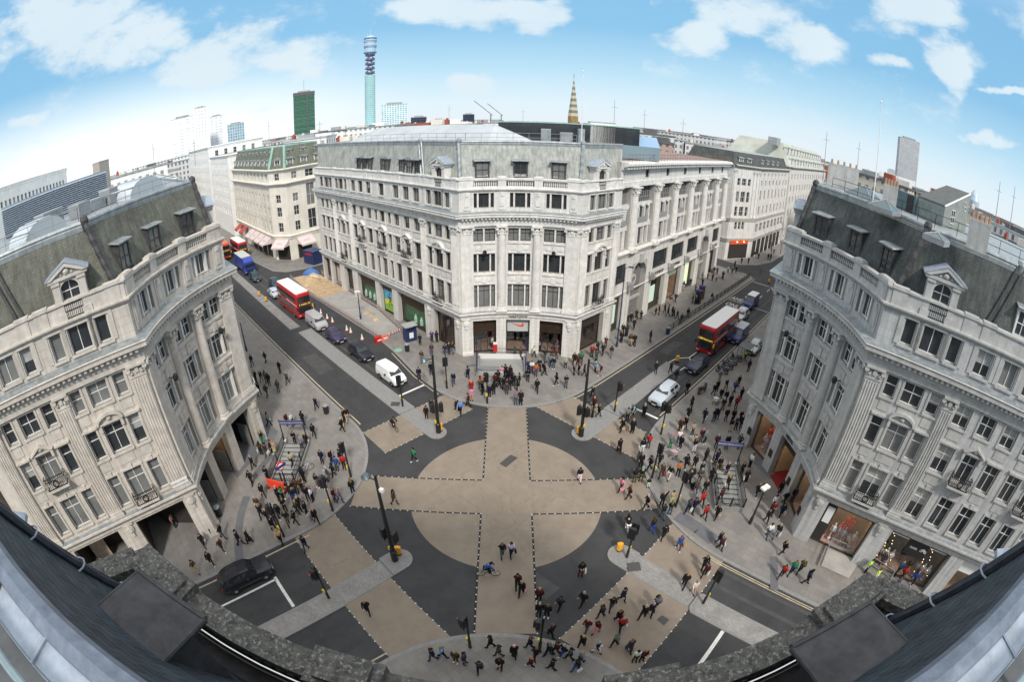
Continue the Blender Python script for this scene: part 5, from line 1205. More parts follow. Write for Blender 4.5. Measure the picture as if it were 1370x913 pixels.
# distant pointed tower at the right
x,y=azd(55.9,1500); rt_=thing('pointed_tower','distant blue-grey bullet shaped tower on the right skyline','tower',(x,y,0)); g=MB(); g.lathe([(14,0),(20,30),(20,48),(13,66),(4,78),(0,80)],14); g.build('facade',mat('bullet',(.45,.53,.6),.4),rt_)
# striped church spire
D2=260; x,y=azd(7.25,D2); rt_=thing('church_spire','striped slate church spire on a brown belfry behind the middle building','spire',(x,y,0),.3); zz=lambda py:CH+D2*math.tan(math.radians(6.1-(py-98)/(163-98)*5.9))
g=MB(); r0=2.9; g.lathe([(r0,0),(r0,zz(155))],8); g.build('belfry',mat('belfry',(.35,.22,.10),.8,noise=.4,nscale=.8),rt_)
n=13
for k in range(n):
    p0,p1=155-(155-104)*k/n,155-(155-104)*(k+1)/n; f0,f1=(1-k/n)*.97+.03,(1-(k+1)/n)*.97+.03; g=MB(); g.lathe([(r0*f0,zz(p0)),(r0*f1,zz(p1))],8); g.build('spire_band',(MATS.get('spire_dark') or mat('spire_dark',(.20,.19,.16),.8)) if k%2 else mat('spire_pale%d'%k,(.50,.47,.34),.8),rt_)
g=MB(); g.tube([(0,0,zz(104)),(0,0,zz(98))],.12,5); g.build('finial',M_iron,rt_)
for k,(az,dist,h,z0) in enumerate(((-42,130,8,26),(-37,150,6,27),(-28,170,9,26),(-22,140,5,27),(-7,200,8,28),(1.5,190,6,28),(12,130,10,26),(15.5,150,9,26),(20,140,7,26),(37,110,9,26),(41,120,8,27),(59,80,7,27),(61,90,9,26))):
    x,y=azd(az,dist); t=thing('aerial_mast','thin roof aerial on the skyline, %s from the left'%('first','second','third','fourth','fifth','sixth','seventh','eighth','ninth','tenth','11th','12th','13th')[k],'aerial',(x,y,z0),0,'thin aerials on the skyline roofs'); b=MB(); b.tube([(0,0,-2),(0,0,h)],[.09,.05],5); b.build('mast',M_grey,t); b=MB(); b.tube([(-.9,0,h*.8),(.9,0,h*.8)],.04,4); b.build('crossbar',M_grey,t)
for k,(az,dist,l) in enumerate(((-2.2,600,34),(-1.0,640,30))):
    x,y=azd(az,dist); t=thing('tower_crane','far %s tower crane over the middle of the skyline'%('left','right')[k],'crane',(x,y,0),0); b=MB(); b.tube([(0,0,0),(0,0,38)],.8,4); b.build('mast',M_grey,t); b=MB(); b.tube([(2,0,37),(-l*.6,0,37+l*.55)],.5,4); b.build('jib',M_grey,t)
# ------------------------------------------------------------------ roof furniture
def railing(label,pts,z,h=1.1,m=None):
    t=thing('roof_railing',label,'railing',(*pts[0],z)); o=pts[0]; b=MB()
    for q in (h*.5,h): b.tube([(p[0]-o[0],p[1]-o[1],q) for p in pts],.025,5)
    b.build('rail',m or M_grey,t)
    for a,c in zip(pts,pts[1:]):
        l=math.hypot(c[0]-a[0],c[1]-a[1]); n_=max(1,int(l/1.8))
        for i in range(n_+1): b=MB(); x,y=a[0]+(c[0]-a[0])*i/n_-o[0],a[1]+(c[1]-a[1])*i/n_-o[1]; b.tube([(x,y,0),(x,y,h)],.025,5); b.build('post',m or M_grey,t)
Wn,Wl,Wr=BN['W'],BL['W'],BR['W']
railing('thin grey rail along the roof edge of the middle building',[Wn(-24,44.5),Wn(-6.5,28.2),Wn(6.5,28.2)],26.2); railing('thin grey rail along the roof edge of the left building',[Wl(-14,35),Wl(-6.5,28.0),Wl(6.5,28.0)],26.2); railing('dark rail along the roof edge of the right building',[Wr(-6.5,28.2),Wr(6.5,28.2),Wr(20,41)],26.2,1.1,M_iron)
def rbox(name,label,W,u0,v0,u1,v1,z0,z1,m,cat='roof plant',pitch=None,mtop=None):
    P=[W(u0,v0),W(u1,v0),W(u1,v1),W(u0,v1)]; c=((P[0][0]+P[2][0])/2,(P[0][1]+P[2][1])/2); t=thing(name,label,cat,(*c,z0)); P=[(x-c[0],y-c[1]) for x,y in P]; b=MB()
    for i in range(4): a,d=P[i],P[(i+1)%4]; b.face([(*a,0),(*d,0),(*d,z1-z0),(*a,z1-z0)])
    b.build('wall',m,t); r=MB()
    if pitch:
        m0,m1=((P[0][0]+P[3][0])/2,(P[0][1]+P[3][1])/2),((P[1][0]+P[2][0])/2,(P[1][1]+P[2][1])/2); h=z1-z0
        r.face([(*P[0],h),(*P[1],h),(*m1,h+pitch),(*m0,h+pitch)]); r.face([(*P[2],h),(*P[3],h),(*m0,h+pitch),(*m1,h+pitch)]); r.face([(*P[0],h),(*m0,h+pitch),(*P[3],h)]); r.face([(*P[1],h),(*m1,h+pitch),(*P[2],h)])
    else: r.prism([(x*1.02,y*1.02) for x,y in P],z1-z0,z1-z0+.15,bot=True)
    r.build('roof',mtop or M_roofgrey,t); return t,P,b
# middle building: long pale plant roof and dark-glazed gallery behind it
P=[Wn(-30,54),Wn(-4,31),Wn(1.5,33),Wn(-18,62)]; c=P[1]; t=thing('plant_roof','long pale metal plant roof behind the middle building ridge','roof plant',(*c,26.2)); P=[(x-c[0],y-c[1]) for x,y in P]; I=offset(P+[P[0],P[1]],-3.2)[1:5]; I=I[-1:]+I[:-1]
b=MB()
for i in range(4): j=(i+1)%4; b.face([(*P[i],0),(*P[j],0),(*I[j],2.1),(*I[i],2.1)])
b.face([(*p,2.1) for p in I]); b.build('pale_roof',M_roofpale,t)
rbox('roof_gallery','dark-glazed roof gallery with thin green roof edge, behind the middle building',Wn,-3,36,16,46,26.2,28.6,M_glass,mtop=M_copper)
rbox('roof_hut','white roof hut with dark doorway at the right end of the middle building roof',Wn,9.2,36,12.6,38.5,26.2,29.0,M_stucco); rbox('skylight','blue tilted skylight beside the white roof hut',Wn,13.2,36,19,40,24.3,26.2,M_louvre,pitch=1.4,mtop=mat('skylight_blue',(.25,.38,.55),.2))
for k,(u,v,s_,h_) in enumerate(((2.5,32,1.2,1.5),(5,33.5,1.6,1.1),(7.2,32.3,.8,1.7))): rbox('duct_unit','silver duct unit on the middle building roof, %s of three from the left'%('first','second','third')[k],Wn,u,v,u+s_,v+1.2,26.2,26.2+h_,M_lead)
for k,(u,v,h_,W_,nm) in enumerate(((7.0,27.6,9.0,Wn,'white flagpole at the right end of the middle building ridge'),(.0,27.5,8.2,Wr,'white flagpole on the ridge of the right building'))):
    t=thing('flagpole',nm,'flagpole',(*W_(u,v),26.2)); b=MB(); b.tube([(0,0,0),(0,0,h_)],[.06,.025],8); b.build('pole',M_wht,t); b=MB(); b.lathe([(0,.12),(.1,.05),(.1,-.05),(0,-.1)],8,(0,0,h_)); b.build('finial',M_wht,t)
# left building: louvred plant screen, arched skylights, dish, ducts
D3=58; p0,p1=azd(-61.9,D3),azd(-48.0,D3); t=thing('louvre_screen','blue-grey louvred plant screen behind the left building roof','roof plant',(*p0,0)); l=math.hypot(p1[0]-p0[0],p1[1]-p0[1]); t.rotation_euler=(0,0,math.atan2(p1[1]-p0[1],p1[0]-p0[0])); b=MB(); b.box(0,0,0,l,6,29.5); b.build('body',M_louvre,t); zq=26.2
for k in range(15): b=MB(); b.poly([(0,-.05,zq+k*.22),(l,-.05,zq+k*.22),(l,-.3,zq+k*.22-.08),(0,-.3,zq+k*.22-.08),(0,-.05,zq+.06+k*.22),(l,-.05,zq+.06+k*.22)],[(0,1,2,3),(3,2,5,4)]); b.build('louvre',M_leadpale,t)
for k,(u,v,r_) in enumerate(((-7.5,32.5,2.2),(6.2,33.0,2.6))):
    t=thing('arched_skylight','arched glass skylight on the left building roof, %s'%('behind the near stone dormer' if k==0 else 'towards its far end'),'skylight',(*Wl(u,v),26.1),PI/2); b=MB(); n=10
    R=[[(r_*math.cos(PI*i/n),y,r_*.62*math.sin(PI*i/n)) for i in range(n+1)] for y in (-1.5,1.5)]; b.ring(R,0,False); b.poly(R[0],[tuple(range(n+1))]); b.poly(R[1],[tuple(range(n,-1,-1))]); b.build('glass',mat('sky_glass%d'%k,(.5,.54,.56),.2),t)
    for i in range(0,n+1,2): g=MB(); x,z=r_*math.cos(PI*i/n),r_*.62*math.sin(PI*i/n); g.tube([(x,-1.5,z),(x,1.5,z)],.06,5); g.build('glazing_bar',M_lead,t)
for k,(u,v,s_,h_) in enumerate(((-2,33,1.5,1.0),(0.5,34,2,.8),(2.8,33.6,1.2,1.3),(-4,36,2.5,1.2))): rbox('roof_unit','grey ventilation unit on the left building roof, %s of four along it'%('first','second','third','fourth')[k],Wl,u,v,u+s_,v+1.6,26.2,26.2+h_,M_lead if k%2 else M_grey)
t=thing('satellite_dish','white satellite dish on the left building roof','dish',(*Wl(-.5,29.5),26.2)); b=MB(); b.lathe([(.0,.1),(.3,.16),(.5,.3)],12,(0,0,.8)); b.build('dish',M_wht,t); b=MB(); b.tube([(0,0,0),(0,0,.9)],.05,6); b.build('stand',M_grey,t)
Q=[azd(-62.5,120),azd(-53,150)]; W_=Wall(Q[0],Q[1]); block('long_building','long cream building with rows of small windows behind the louvred screen',[Q[0],Q[1],azd(-53,165),azd(-62.5,135)],35,{0:grid(W_.l,18,(27.5,30.5),1.0,1.4)},M_stucco,M_roofpale,[CN(35,.4)])
rbox('chimney_stack','brown chimney stack with cowl behind the left building roof',lambda u,v:(azd(-48.6,70)[0]+u,azd(-48.6,70)[1]+v),-.8,-1,.8,1,0,30.9,mat('chim_brown',(.42,.37,.32),.8),cat='chimney')
# right building: slate hut, chimneys, pyramid skylights
def W2(az,dist): x,y=azd(az,dist); a=-math.radians(az); return lambda u,v:(x+u*math.cos(a)-v*math.sin(a),y+u*math.sin(a)+v*math.cos(a))
A_,B_,D_2,E_=azd(52.4,43),azd(48.9,45.6),azd(55.4,50.5),azd(46.1,47.6); C_2=(B_[0]+D_2[0]-A_[0],B_[1]+D_2[1]-A_[1])
t=thing('roof_house','slate-hung roof house with lean-to slate roof on the right building','roof house',(*A_,26.2)); f=lambda p,z:(p[0]-A_[0],p[1]-A_[1],z-26.2)
g=MB(); g.face([f(A_,26.2),f(D_2,26.2),f(D_2,29.7),f(A_,27.8)]); g.face([f(B_,26.2),f(A_,26.2),f(A_,27.8),f(B_,27.8)]); g.face([f(C_2,26.2),f(B_,26.2),f(B_,27.8),f(C_2,29.7)]); g.face([f(D_2,26.2),f(C_2,26.2),f(C_2,29.7),f(D_2,29.7)]); g.build('wall',mat('slate_hung',(.26,.28,.26),.8,noise=.3,nscale=2),t)
g=MB(); g.poly([f(A_,27.8),f(B_,27.8),f(C_2,29.7),f(D_2,29.7),f(A_,27.95),f(B_,27.95),f(C_2,29.85),f(D_2,29.85)],[(4,5,6,7),(0,1,5,4),(0,3,7,4),(1,2,6,5)]); g.build('slate_roof',mat('slate_lean',(.11,.115,.11),.8,noise=.3,nscale=2),t)
g=MB(); g.tube([f(A_,27.9),f(D_2,29.8)],.09,5); g.build('white_verge',M_wht,t)
W_=Wall(A_,D_2); M_=Matrix.Translation((-A_[0],-A_[1],-26.2)); 
for s_,z_,w_,h_ in ((2.6,26.6,1.3,1.2),(6.4,28.0,.8,.9)):
    for nm_,me_ in zip(('window','frame'),winmesh(w_,h_,2,(.5,),M_fwhite,M_glass)): o=bpy.data.objects.new(nm_,me_); COL.objects.link(o); o.parent=t; o.matrix_local=M_@W_.sg.M(s_,.03,z_)
t=thing('roof_wall','long dark slate roof wall with a doorway beside the roof house','roof house',(*E_,26.2)); W_=Wall(E_,B_); g=MB(); g.box(0,-.3,0,W_.l,0,1.65); g.build('wall',mat('slate_blue',(.12,.17,.18),.7,noise=.3,nscale=1),t); t.rotation_euler=(0,0,math.atan2(B_[1]-E_[1],B_[0]-E_[0])); g=MB(); g.box(W_.l*.62,-.34,0,W_.l*.62+.9,-.3,1.5); g.build('door',M_iron,t)
for k,(az,d_,w,z1) in enumerate(((39.4,52,1.7,28.4),(45.4,38,.6,28.0),(57.2,33,.8,27.9))):
    t,P,b=rbox('chimney_stack','%s stone chimney stack on the right building roof'%('wide','slim','nearest')[k],W2(az,d_),-w,-.5,w,.6,26.2,z1,TRIM['R'],cat='chimney',mtop=TRIM['R'])
    for j in range(5): g=MB(); x,y=W2(az,d_)(-w*.8+w*1.6*j/4,0.05); x-=t.location.x; y-=t.location.y; g.lathe([(.14,0),(.1,.45)],7,(x,y,z1-26.2+.15)); g.build('chimney_pot',mat('pot%d%d'%(k,j),(.35,.22,.15),.8),t)
for k,(az,d_,r_) in enumerate(((42.2,44,1.3),(45.0,36,1.0),(52.0,27,.6))):
    x,y=azd(az,d_); t=thing('pyramid_skylight','glass pyramid skylight on the right building roof, %s'%('farthest','middle one','nearest')[k],'skylight',(x,y,26.2),.4); g=MB(); q=[(-r_,-r_,.3),(r_,-r_,.3),(r_,r_,.3),(-r_,r_,.3),(0,0,r_*.9)]; g.poly(q,[(0,1,4),(1,2,4),(2,3,4),(3,0,4)]); g.build('glass',mat('pyr%d'%k,(.10,.14,.15),.15),t); g=MB(); g.box(-r_-.1,-r_-.1,0,r_+.1,r_+.1,.3); 
    for i in range(4): g.tube([q[i],q[4]],.05,5)
    g.build('frame',M_grey,t)
# ------------------------------------------------------------------ vehicles: x forwards, y left, z up, origin on the road under the middle
M_cglass=mat('car_glass',(.02,.025,.03),.05,0,.8); M_plate=mat('number_plate',(.75,.72,.6),.5); M_trimblack=mat('black_plastic',(.02,.02,.022),.5); M_silver=mat('silver',(.55,.56,.58),.3,.8)
def paint(o,c): o['paint']=1; o.color=(*c,1); return o
def wheel(par,x,y,r=.32,w=.22,m=M_silver):
    def t():
        b=MB(); b.T=Matrix.Rotation(PI/2,4,'X'); b.lathe([(r*.6,-w/2),(r*.95,-w/2),(r,-w/4),(r,w/4),(r*.95,w/2),(r*.6,w/2)],18); return meshof(b,'tyre',M_rubber,True)
    def q():
        b=MB(); b.T=Matrix.Rotation(PI/2,4,'X'); b.lathe([(0,-w/2+.02),(r*.3,-w/2),(r*.6,-w/2+.03),(r*.62,w/2-.03),(r*.3,w/2),(0,w/2-.02)],10); return meshof(b,'rim',m)
    o=bpy.data.objects.new('wheel',cached(('tyre',r,w),t)); COL.objects.link(o); o.parent=par; o.location=(x,y,r)
    c=bpy.data.objects.new('rim',cached(('rim',r,w,m.name),q)); COL.objects.link(c); c.parent=o
def car(name,label,cat,L,W,st,col,group=None,rw_=.32,axles=None,glassrear=True,lights=(.62,.75),roofm=None,doors=2,solid=()):
    """st: stations front to back (x, zbottom, zbelt, ztop, half width at roof); ztop==zbelt means bonnet/boot"""
    t=thing(name,label,cat,(0,0,0),0,group); b=MB(); GL=[]; rf=MB(); w=W/2; S=[]
    for x,zb,ze,zt,wr,wf in st:
        ww=w*wf; cab=zt>ze+.05
        sec=[(ww*.88,zb),(ww*.985,zb+.12),(ww,(zb+ze)/2),(ww*.985,ze-.06),(ww*.955,ze)]
        sec+= [(wr,zt-.09),(wr-.1,zt)] if cab else [(ww*.9,ze+.02),(ww*.6,ze+.045)]
        sec+=[(0,sec[-1][1]+.02)]
        S.append((x,sec,cab))
    for (x0,s0,c0),(x1,s1,c1) in zip(S,S[1:]):
        for k in range(7):
            for sy in (1,-1):
                q=[(x0,sy*s0[k][0],s0[k][1]),(x1,sy*s1[k][0],s1[k][1]),(x1,sy*s1[k+1][0],s1[k+1][1]),(x0,sy*s0[k+1][0],s0[k+1][1])]
                if sy<0: q=q[::-1]
                if k==4 and c0 and c1 and x1 not in solid: 
                    b.face(q)
                    # side glass inset between slim pillars
                    m=[Vector(p) for p in q]; f=lambda u,v:(m[0]*(1-u)*(1-v)+m[1]*u*(1-v)+m[2]*u*v+m[3]*(1-u)*v)
                    o_=Vector((0,sy*.012,.004)); e=.07/max(.2,abs(x0-x1)); pts=[f(e,.12)+o_,f(1-e,.12)+o_,f(1-e,.9)+o_,f(e,.9)+o_]
                    if sy<0: pts=[f(1-e,.12)+o_,f(e,.12)+o_,f(e,.9)+o_,f(1-e,.9)+o_]; pts=[f(e,.1)+o_,f(1-e,.1)+o_,f(1-e,.9)+o_,f(e,.9)+o_]
                    GL.append(('side_window',[p[:] for p in pts]))
                elif k>=4 and c0!=c1: 
                    b.face(q)
                    if k==4 and sy==1:
                        m=[Vector((x0,s0[5][0],s0[5][1])),Vector((x1,s1[5][0],s1[5][1])),Vector((x1,-s1[5][0],s1[5][1])),Vector((x0,-s0[5][0],s0[5][1]))]; n_=(m[1]-m[0]).cross(m[3]-m[0]).normalized(); n_=n_ if n_.z>0 else -n_; c=sum(m,Vector())/4; GL.append(('windscreen' if c0<c1 else 'rear_window',[(p+(c-p)*.07+n_*.05)[:] for p in m]))
                elif k>=5 and c0 and c1: (rf if roofm else b).face(q)
                else: b.face(q)
    for (x,s,c),r in ((S[0],1),(S[-1],0)):
        pts=[(x,y,z) for y,z in s]+[(x,-y,z) for y,z in s[-2::-1]]; 
        b.face(pts)
        if c and not r and glassrear: z0,z1=s[4][1]+.05,s[5][1]-.05; GL.append(('rear_window',[(x-.012,y,z) for y,z in ((s[4][0]*.85,z0),(-s[4][0]*.85,z0),(-s[5][0]*.85,z1),(s[5][0]*.85,z1))]))
    paint(b.build('body',M_paint,t,True,math.radians(40)),col); 
    for nm,q in GL: g=MB(); g.face(q); g.build(nm,M_cglass,t)
    if roofm: rf.build('roof_panel',roofm,t)
    xf,xr=S[0][0],S[-1][0]
    for y in (-1,1):
        h=MB(); h.lathe([(0,.06),(.1,.03),(.13,-.02)],8); 
        o=MB(); o.box(xf-.03,y*w*.66-.15,lights[0],xf+.03,y*w*.66+.15,lights[1]); o.build('headlight',M_head,t)
        o=MB(); o.box(xr-.03,y*w*.76-.1,lights[0]+.05,xr+.02,y*w*.76+.1,lights[1]+.12); o.build('tail_light',M_tail,t)
        o=MB(); mx=[x for x,s,c in S if c][0]; o.box(mx-.45,y*(w+.02)-.03*y,st[2][2]-.02,mx-.28,y*(w+.19),st[2][2]+.15); o.build('wing_mirror',M_trimblack,t)
    o=MB(); o.box(xf-.05,-w*.42,lights[0]-.1,xf+.025,w*.42,lights[0]+.1); o.build('grille',M_trimblack,t)
    o=MB(); o.box(xf-.05,-w*.9,.28,xf+.05,w*.9,.46); o.build('bumper',M_trimblack,t)
    o=MB(); o.box(xf,-.26,.32,xf+.06,.26,.43); o.build('number_plate',M_plate,t)
    ax=axles or (L*.31,-L*.29)
    for x in ax:
        for y in (-1,1): 
            a=MB(); a.T=Matrix.Translation((x,y*(w-.05),rw_))@Matrix.Rotation(PI/2,4,'X'); a.lathe([(rw_+.07,-.07),(rw_+.07,.07),(0,.07)] if y<0 else [(rw_+.07,.07),(rw_+.07,-.07),(0,-.07)],16); a.build('wheel_arch',M_trimblack,t); wheel(t,x,y*(w-.075),rw_)
    return t
def place(t,a,b,heading,z=0):
    t.location=(*ab(a,b),z); t.rotation_euler=(0,0,{'-b':-PI/4,'+b':3*PI/4,'-a':-3*PI/4,'+a':PI/4}[heading] if isinstance(heading,str) else heading); return t
def taxi_st(L=4.58): return [(2.29,.35,.72,.72,.5,.82),(2.2,.28,.86,.86,.5,.92),(1.5,.25,.98,.98,.6,.97),(.95,.25,1.05,1.05,.6,1),(.42,.25,1.08,1.72,.66,1),(-.35,.25,1.08,1.78,.68,1),(-1.2,.25,1.08,1.74,.67,1),(-1.75,.27,1.06,1.6,.62,.97),(-2.1,.3,.98,.98,.5,.93),(-2.29,.38,.8,.8,.45,.84)]
def hatch_st(f=1.): return [(2.05,.3,.6,.6,.5,.8),(1.95,.22,.74,.74,.5,.92),(1.2,.2,.9,.9,.6,.99),(.75,.2,.95,.95,.6,1),(.05,.2,.97,1.42*f,.58,1),(-.6,.2,.98,1.47*f,.6,1),(-1.35,.22,1.0,1.4*f,.57,.98),(-1.95,.3,.95,.95,.5,.92),(-2.05,.35,.8,.8,.5,.88)]
def suv_st(): return [(2.35,.4,.74,.74,.55,.82),(2.25,.3,.92,.92,.6,.93),(1.4,.26,1.05,1.05,.65,.99),(.85,.26,1.1,1.1,.65,1),(.2,.26,1.12,1.64,.66,1),(-.7,.26,1.13,1.7,.68,1),(-1.7,.28,1.14,1.66,.66,.99),(-2.2,.36,1.1,1.1,.6,.95),(-2.33,.4,.9,.9,.6,.92)]
def van_st(h=1.85): return [(2.1,.34,.66,.66,.5,.84),(2.0,.26,.85,.85,.55,.93),(1.45,.24,1.08,1.08,.62,.99),(1.15,.24,1.14,1.14,.64,1),(.55,.24,1.16,h-.03,.7,1),(-.3,.24,1.16,h,.74,1),(-1.2,.24,1.16,h,.74,1),(-2.12,.3,1.16,h-.04,.73,.99)]
def bigvan_st(h=2.05): return [(2.4,.36,.75,.75,.6,.85),(2.3,.28,.98,.98,.62,.94),(1.75,.26,1.2,1.2,.7,.99),(1.45,.26,1.28,1.28,.72,1),(.8,.26,1.3,h-.03,.78,1),(-.1,.26,1.3,h,.8,1),(-1.2,.26,1.3,h,.8,1),(-2.42,.32,1.3,h-.04,.79,.99)]
place(car('black_cab','black cab waiting at the near left stop line below the parapet','taxi',4.58,1.78,taxi_st(),(.012,.014,.02)),-21.7,5.45,'+a')
place(car('black_cab','black cab second behind the white van in the left street queue','taxi',4.58,1.78,taxi_st(),(.012,.016,.03)),3.75,30.6,'-b')
place(car('panel_van','small white panel van first at the left street stop line','van',4.3,1.8,van_st(),(.82,.83,.84),solid=(-.3,-1.2,-2.12),glassrear=False),3.6,22.7,'-b')
place(car('hatchback','dark purple hatchback between the black cab and the silver van','car',4.1,1.76,hatch_st(1.04),(.035,.022,.085)),3.55,37.7,'-b')
place(car('panel_van','silver grey panel van just ahead of the red bus on the left','van',4.85,1.95,bigvan_st(),(.40,.40,.41),solid=(-.1,-1.2,-2.42),glassrear=False),3.4,44.0,'-b')
place(car('hatchback','silver car half hidden behind the rear of the left red bus','car',4.1,1.76,hatch_st(),(.45,.5,.56)),2.95,63.6,'-b')
place(car('teal_cab','dark teal cab beside the sand heap behind the silver car','taxi',4.58,1.78,taxi_st(),(.02,.06,.09)),4.9,69.0,'-b')
place(car('teal_cab','dark teal cab driving just ahead of the blue lorry','taxi',4.58,1.78,taxi_st(),(.015,.05,.065)),3.0,77.6,'-b')
t=place(car('estate_car','silver estate car with roof rails first at the right street stop line','car',4.7,1.85,suv_st(),(.50,.55,.60)),22.9,-1.95,'-a')
for y in (-.62,.62): g=MB(); g.tube([(.0,y,1.74),(-1.6,y,1.74)],.03,5); g.build('roof_rail',M_trimblack,t)
place(car('saloon_car','dark navy car right in front of the right street red bus','car',4.7,1.82,suv_st()[:4]+[(.2,.24,1.05,1.5,.62,1),(-.7,.24,1.05,1.55,.64,1),(-1.6,.26,1.05,1.5,.62,.99),(-2.2,.36,1.0,1.0,.6,.95),(-2.33,.4,.85,.85,.6,.92)],(.012,.02,.05)),32.6,-1.75,'-a')
place(car('blue_van','blue van with pale roof panel beside the right street red bus','van',4.85,1.95,bigvan_st(2.2),(.02,.03,.15),solid=(-1.2,-2.42),roofm=M_roofpale),45.8,-2.75,'-a')
place(car('silver_cab','silver grey cab between the two blue vans on the right street','taxi',4.58,1.78,taxi_st(),(.55,.57,.6)),54.6,-.15,'-a')
place(car('blue_van','blue van with white roof farthest up the right street queue','van',4.85,1.95,bigvan_st(2.3),(.015,.03,.16),solid=(-1.2,-2.42),roofm=M_wht),62,.55,'-a')
place(car('patrol_car','pale grey patrol car parked on the right pavement by the concave building','car',4.1,1.8,hatch_st(1.05),(.45,.48,.5)),43.6,-6.1,'-a',.13)
# --- double-deck bus
def rrect(L,W,r,n=4):
    P=[]
    for cx_,cy_,a0 in ((L/2-r,W/2-r,0),(-L/2+r,W/2-r,PI/2),(-L/2+r,-W/2+r,PI),(L/2-r,-W/2+r,3*PI/2)):
        P+=[(cx_+r*math.cos(a0+PI/2*i/n),cy_+r*math.sin(a0+PI/2*i/n)) for i in range(n+1)]
    return P
def bus(label,route,roofm=M_wht,red=(.50,.012,.015)):
    t=thing('double_decker_bus',label,'bus',(0,0,0),0,'red double-deck buses'); L,W=10.3,2.52; b=MB()
    R=[[(x,y,z) for x,y in rrect(L*k,W*q,.32)] for z,k,q in ((.3,.985,.97),(.55,1,1),(2.3,1,1),(3.2,.995,.99),(3.95,.985,.97),(4.2,.972,.95),(4.28,.955,.92))]
    b.ring(R); paint(b.build('body',M_paint,t,True,math.radians(35)),red)
    r=MB(); r.prism(rrect(L*.95,W*.91,.3),4.27,4.33); r.build('roof_panel',roofm,t)
    def band(name,z0,z1,x0,x1,n,sides=(1,-1)):
        for sy in sides:
            for i in range(n): a=x0+(x1-x0)*i/n+.05; c=x0+(x1-x0)*(i+1)/n-.05; g=MB(); yy=sy*(W/2+.012); yt=sy*(W/2*.985+.014); g.box(a,min(yy-.02*sy,yy),z0,c,max(yy-.02*sy,yy),z1); g.build(name,M_cglass,t)
    band('upper_window',2.75,3.62,-4.8,4.5,6); band('lower_window',1.15,2.05,-4.3,3.6,5)
    f=MB(); w_=W/2*.86; x=L/2
    for z0,z1,nm,m in ((2.78,3.75,'upper_windscreen',M_cglass),(1.05,2.12,'windscreen',M_cglass),(2.2,2.68,'blind_box',M_trimblack)):
        g=MB(); n=6; P=[(x+.018-.0*abs(k-n/2),-w_+2*w_*k/n) for k in range(n+1)]; g.box(x-.1,-w_,z0,x+.02,w_,z1); g.build(nm,m,t)
    g=MB(); g.box(x+.02,-.03,2.8,x+.03,.03,3.74); g.build('pillar',M_trimblack,t)
    M=Matrix.Translation((x+.03,.25,2.44))@Matrix.Rotation(PI/2,4,'Z')@Matrix.Rotation(PI/2,4,'X'); o=text(route[1],'destination_lettering',.3,M_limed,M,None,.002); o.parent=t
    M=Matrix.Translation((x+.03,-.8,2.44))@Matrix.Rotation(PI/2,4,'Z')@Matrix.Rotation(PI/2,4,'X'); o=text(route[0],'route_number',.4,M_limed,M,None,.002); o.parent=t
    for sy in (-1,1):
        g=MB(); g.box(x-.05,sy*.95-.17,.62,x+.03,sy*.95+.17,.82); g.build('headlight',M_head,t); g=MB(); g.box(x-.05,sy*1.36-.06,1.7,x+.22,sy*1.36+.1,2.15); g.build('wing_mirror',M_yel if sy>0 else M_trimblack,t)
    g=MB(); g.box(x-.05,-1.0,.35,x+.025,1.0,.5); g.build('bumper',M_trimblack,t)
    g=MB(); g.box(3.75,W/2-.02,.45,4.75,W/2+.02,2.15); g.build('door',M_cglass,t); g=MB(); g.box(-1.2,W/2-.02,.45,.1,W/2+.02,2.15); g.build('door',M_cglass,t)
    for sy in (-1,1): g=MB(); g.box(-4.9,sy*(W/2+.004)-.008,2.28,4.9,sy*(W/2+.004)+.008,2.4); g.build('pale_stripe',M_yel if False else M_wht,t); g=MB(); g.box(-3.2,sy*(W/2+.006)-.008,2.3,-.2,sy*(W/2+.006)+.012,2.72); g.build('side_advert',M_darkb,t)
    for xx in (3.2,-2.6):
        for sy in (-1,1): a=MB(); a.T=Matrix.Translation((xx,sy*(W/2-.05),.5))@Matrix.Rotation(PI/2,4,'X'); a.lathe([(.58,.06*-sy),(.58,.07*sy),(0,.07*sy)][::1] if sy<0 else [(.58,-.07),(.58,.07),(0,-.07)],16); a.build('wheel_arch',M_trimblack,t); wheel(t,xx,sy*(W/2-.08),.5,.28)
    return t
place(bus('red double-deck bus with white roof on the left street, by the barriers',('7','RUSSELL SQ')),3.35,53.6,'-b')
place(bus('red double-deck bus with white roof on the right street, behind the navy car',('159','STREATHAM')),41.6,-.75,'-a')
place(bus('red double-deck bus far up the left street, pulled in under the awnings',('C2','VICTORIA')),6.1,104,'-b')
place(bus('orange-red double-deck bus left of the far white-roofed bus, behind the lorry',('88','CLAPHAM'),mat('busroof_orange',(.65,.16,.08),.5),(.62,.07,.03)),2.2,108,'-b')
place(bus('red double-deck bus at the far left edge, in the side street',('12','DULWICH')),-46.5,25,'+b')
# --- blue lorry
t=thing('blue_lorry','tall blue lorry with grey box roof on the left street, behind the teal cab','lorry',(0,0,0)); 
b=MB(); b.prism(rrect(2.0,2.45,.25),.55,3.0); b.T=Matrix.Translation((4.2,0,0)); o=b.build('x',M_paint,t); bpy.data.objects.remove(o)
b=MB(); b.T=Matrix.Translation((4.1,0,0)); b.ring([[(x,y,z) for x,y in rrect(2.1*k,2.45,.25)] for z,k in ((.5,1),(1.6,1),(2.6,.96),(3.0,.9))],0,True,False,True); paint(b.build('cab',M_paint,t,True,.6),(.02,.05,.32))
b=MB(); b.poly([(4.9,-1.1,3.0),(4.9,1.1,3.0),(3.2,1.15,3.75),(3.2,-1.15,3.75),(3.1,1.15,3.0),(3.1,-1.15,3.0)],[(0,1,2,3),(1,4,2),(0,3,5),(2,4,5,3)]); paint(b.build('wind_deflector',M_paint,t),(.02,.05,.32))
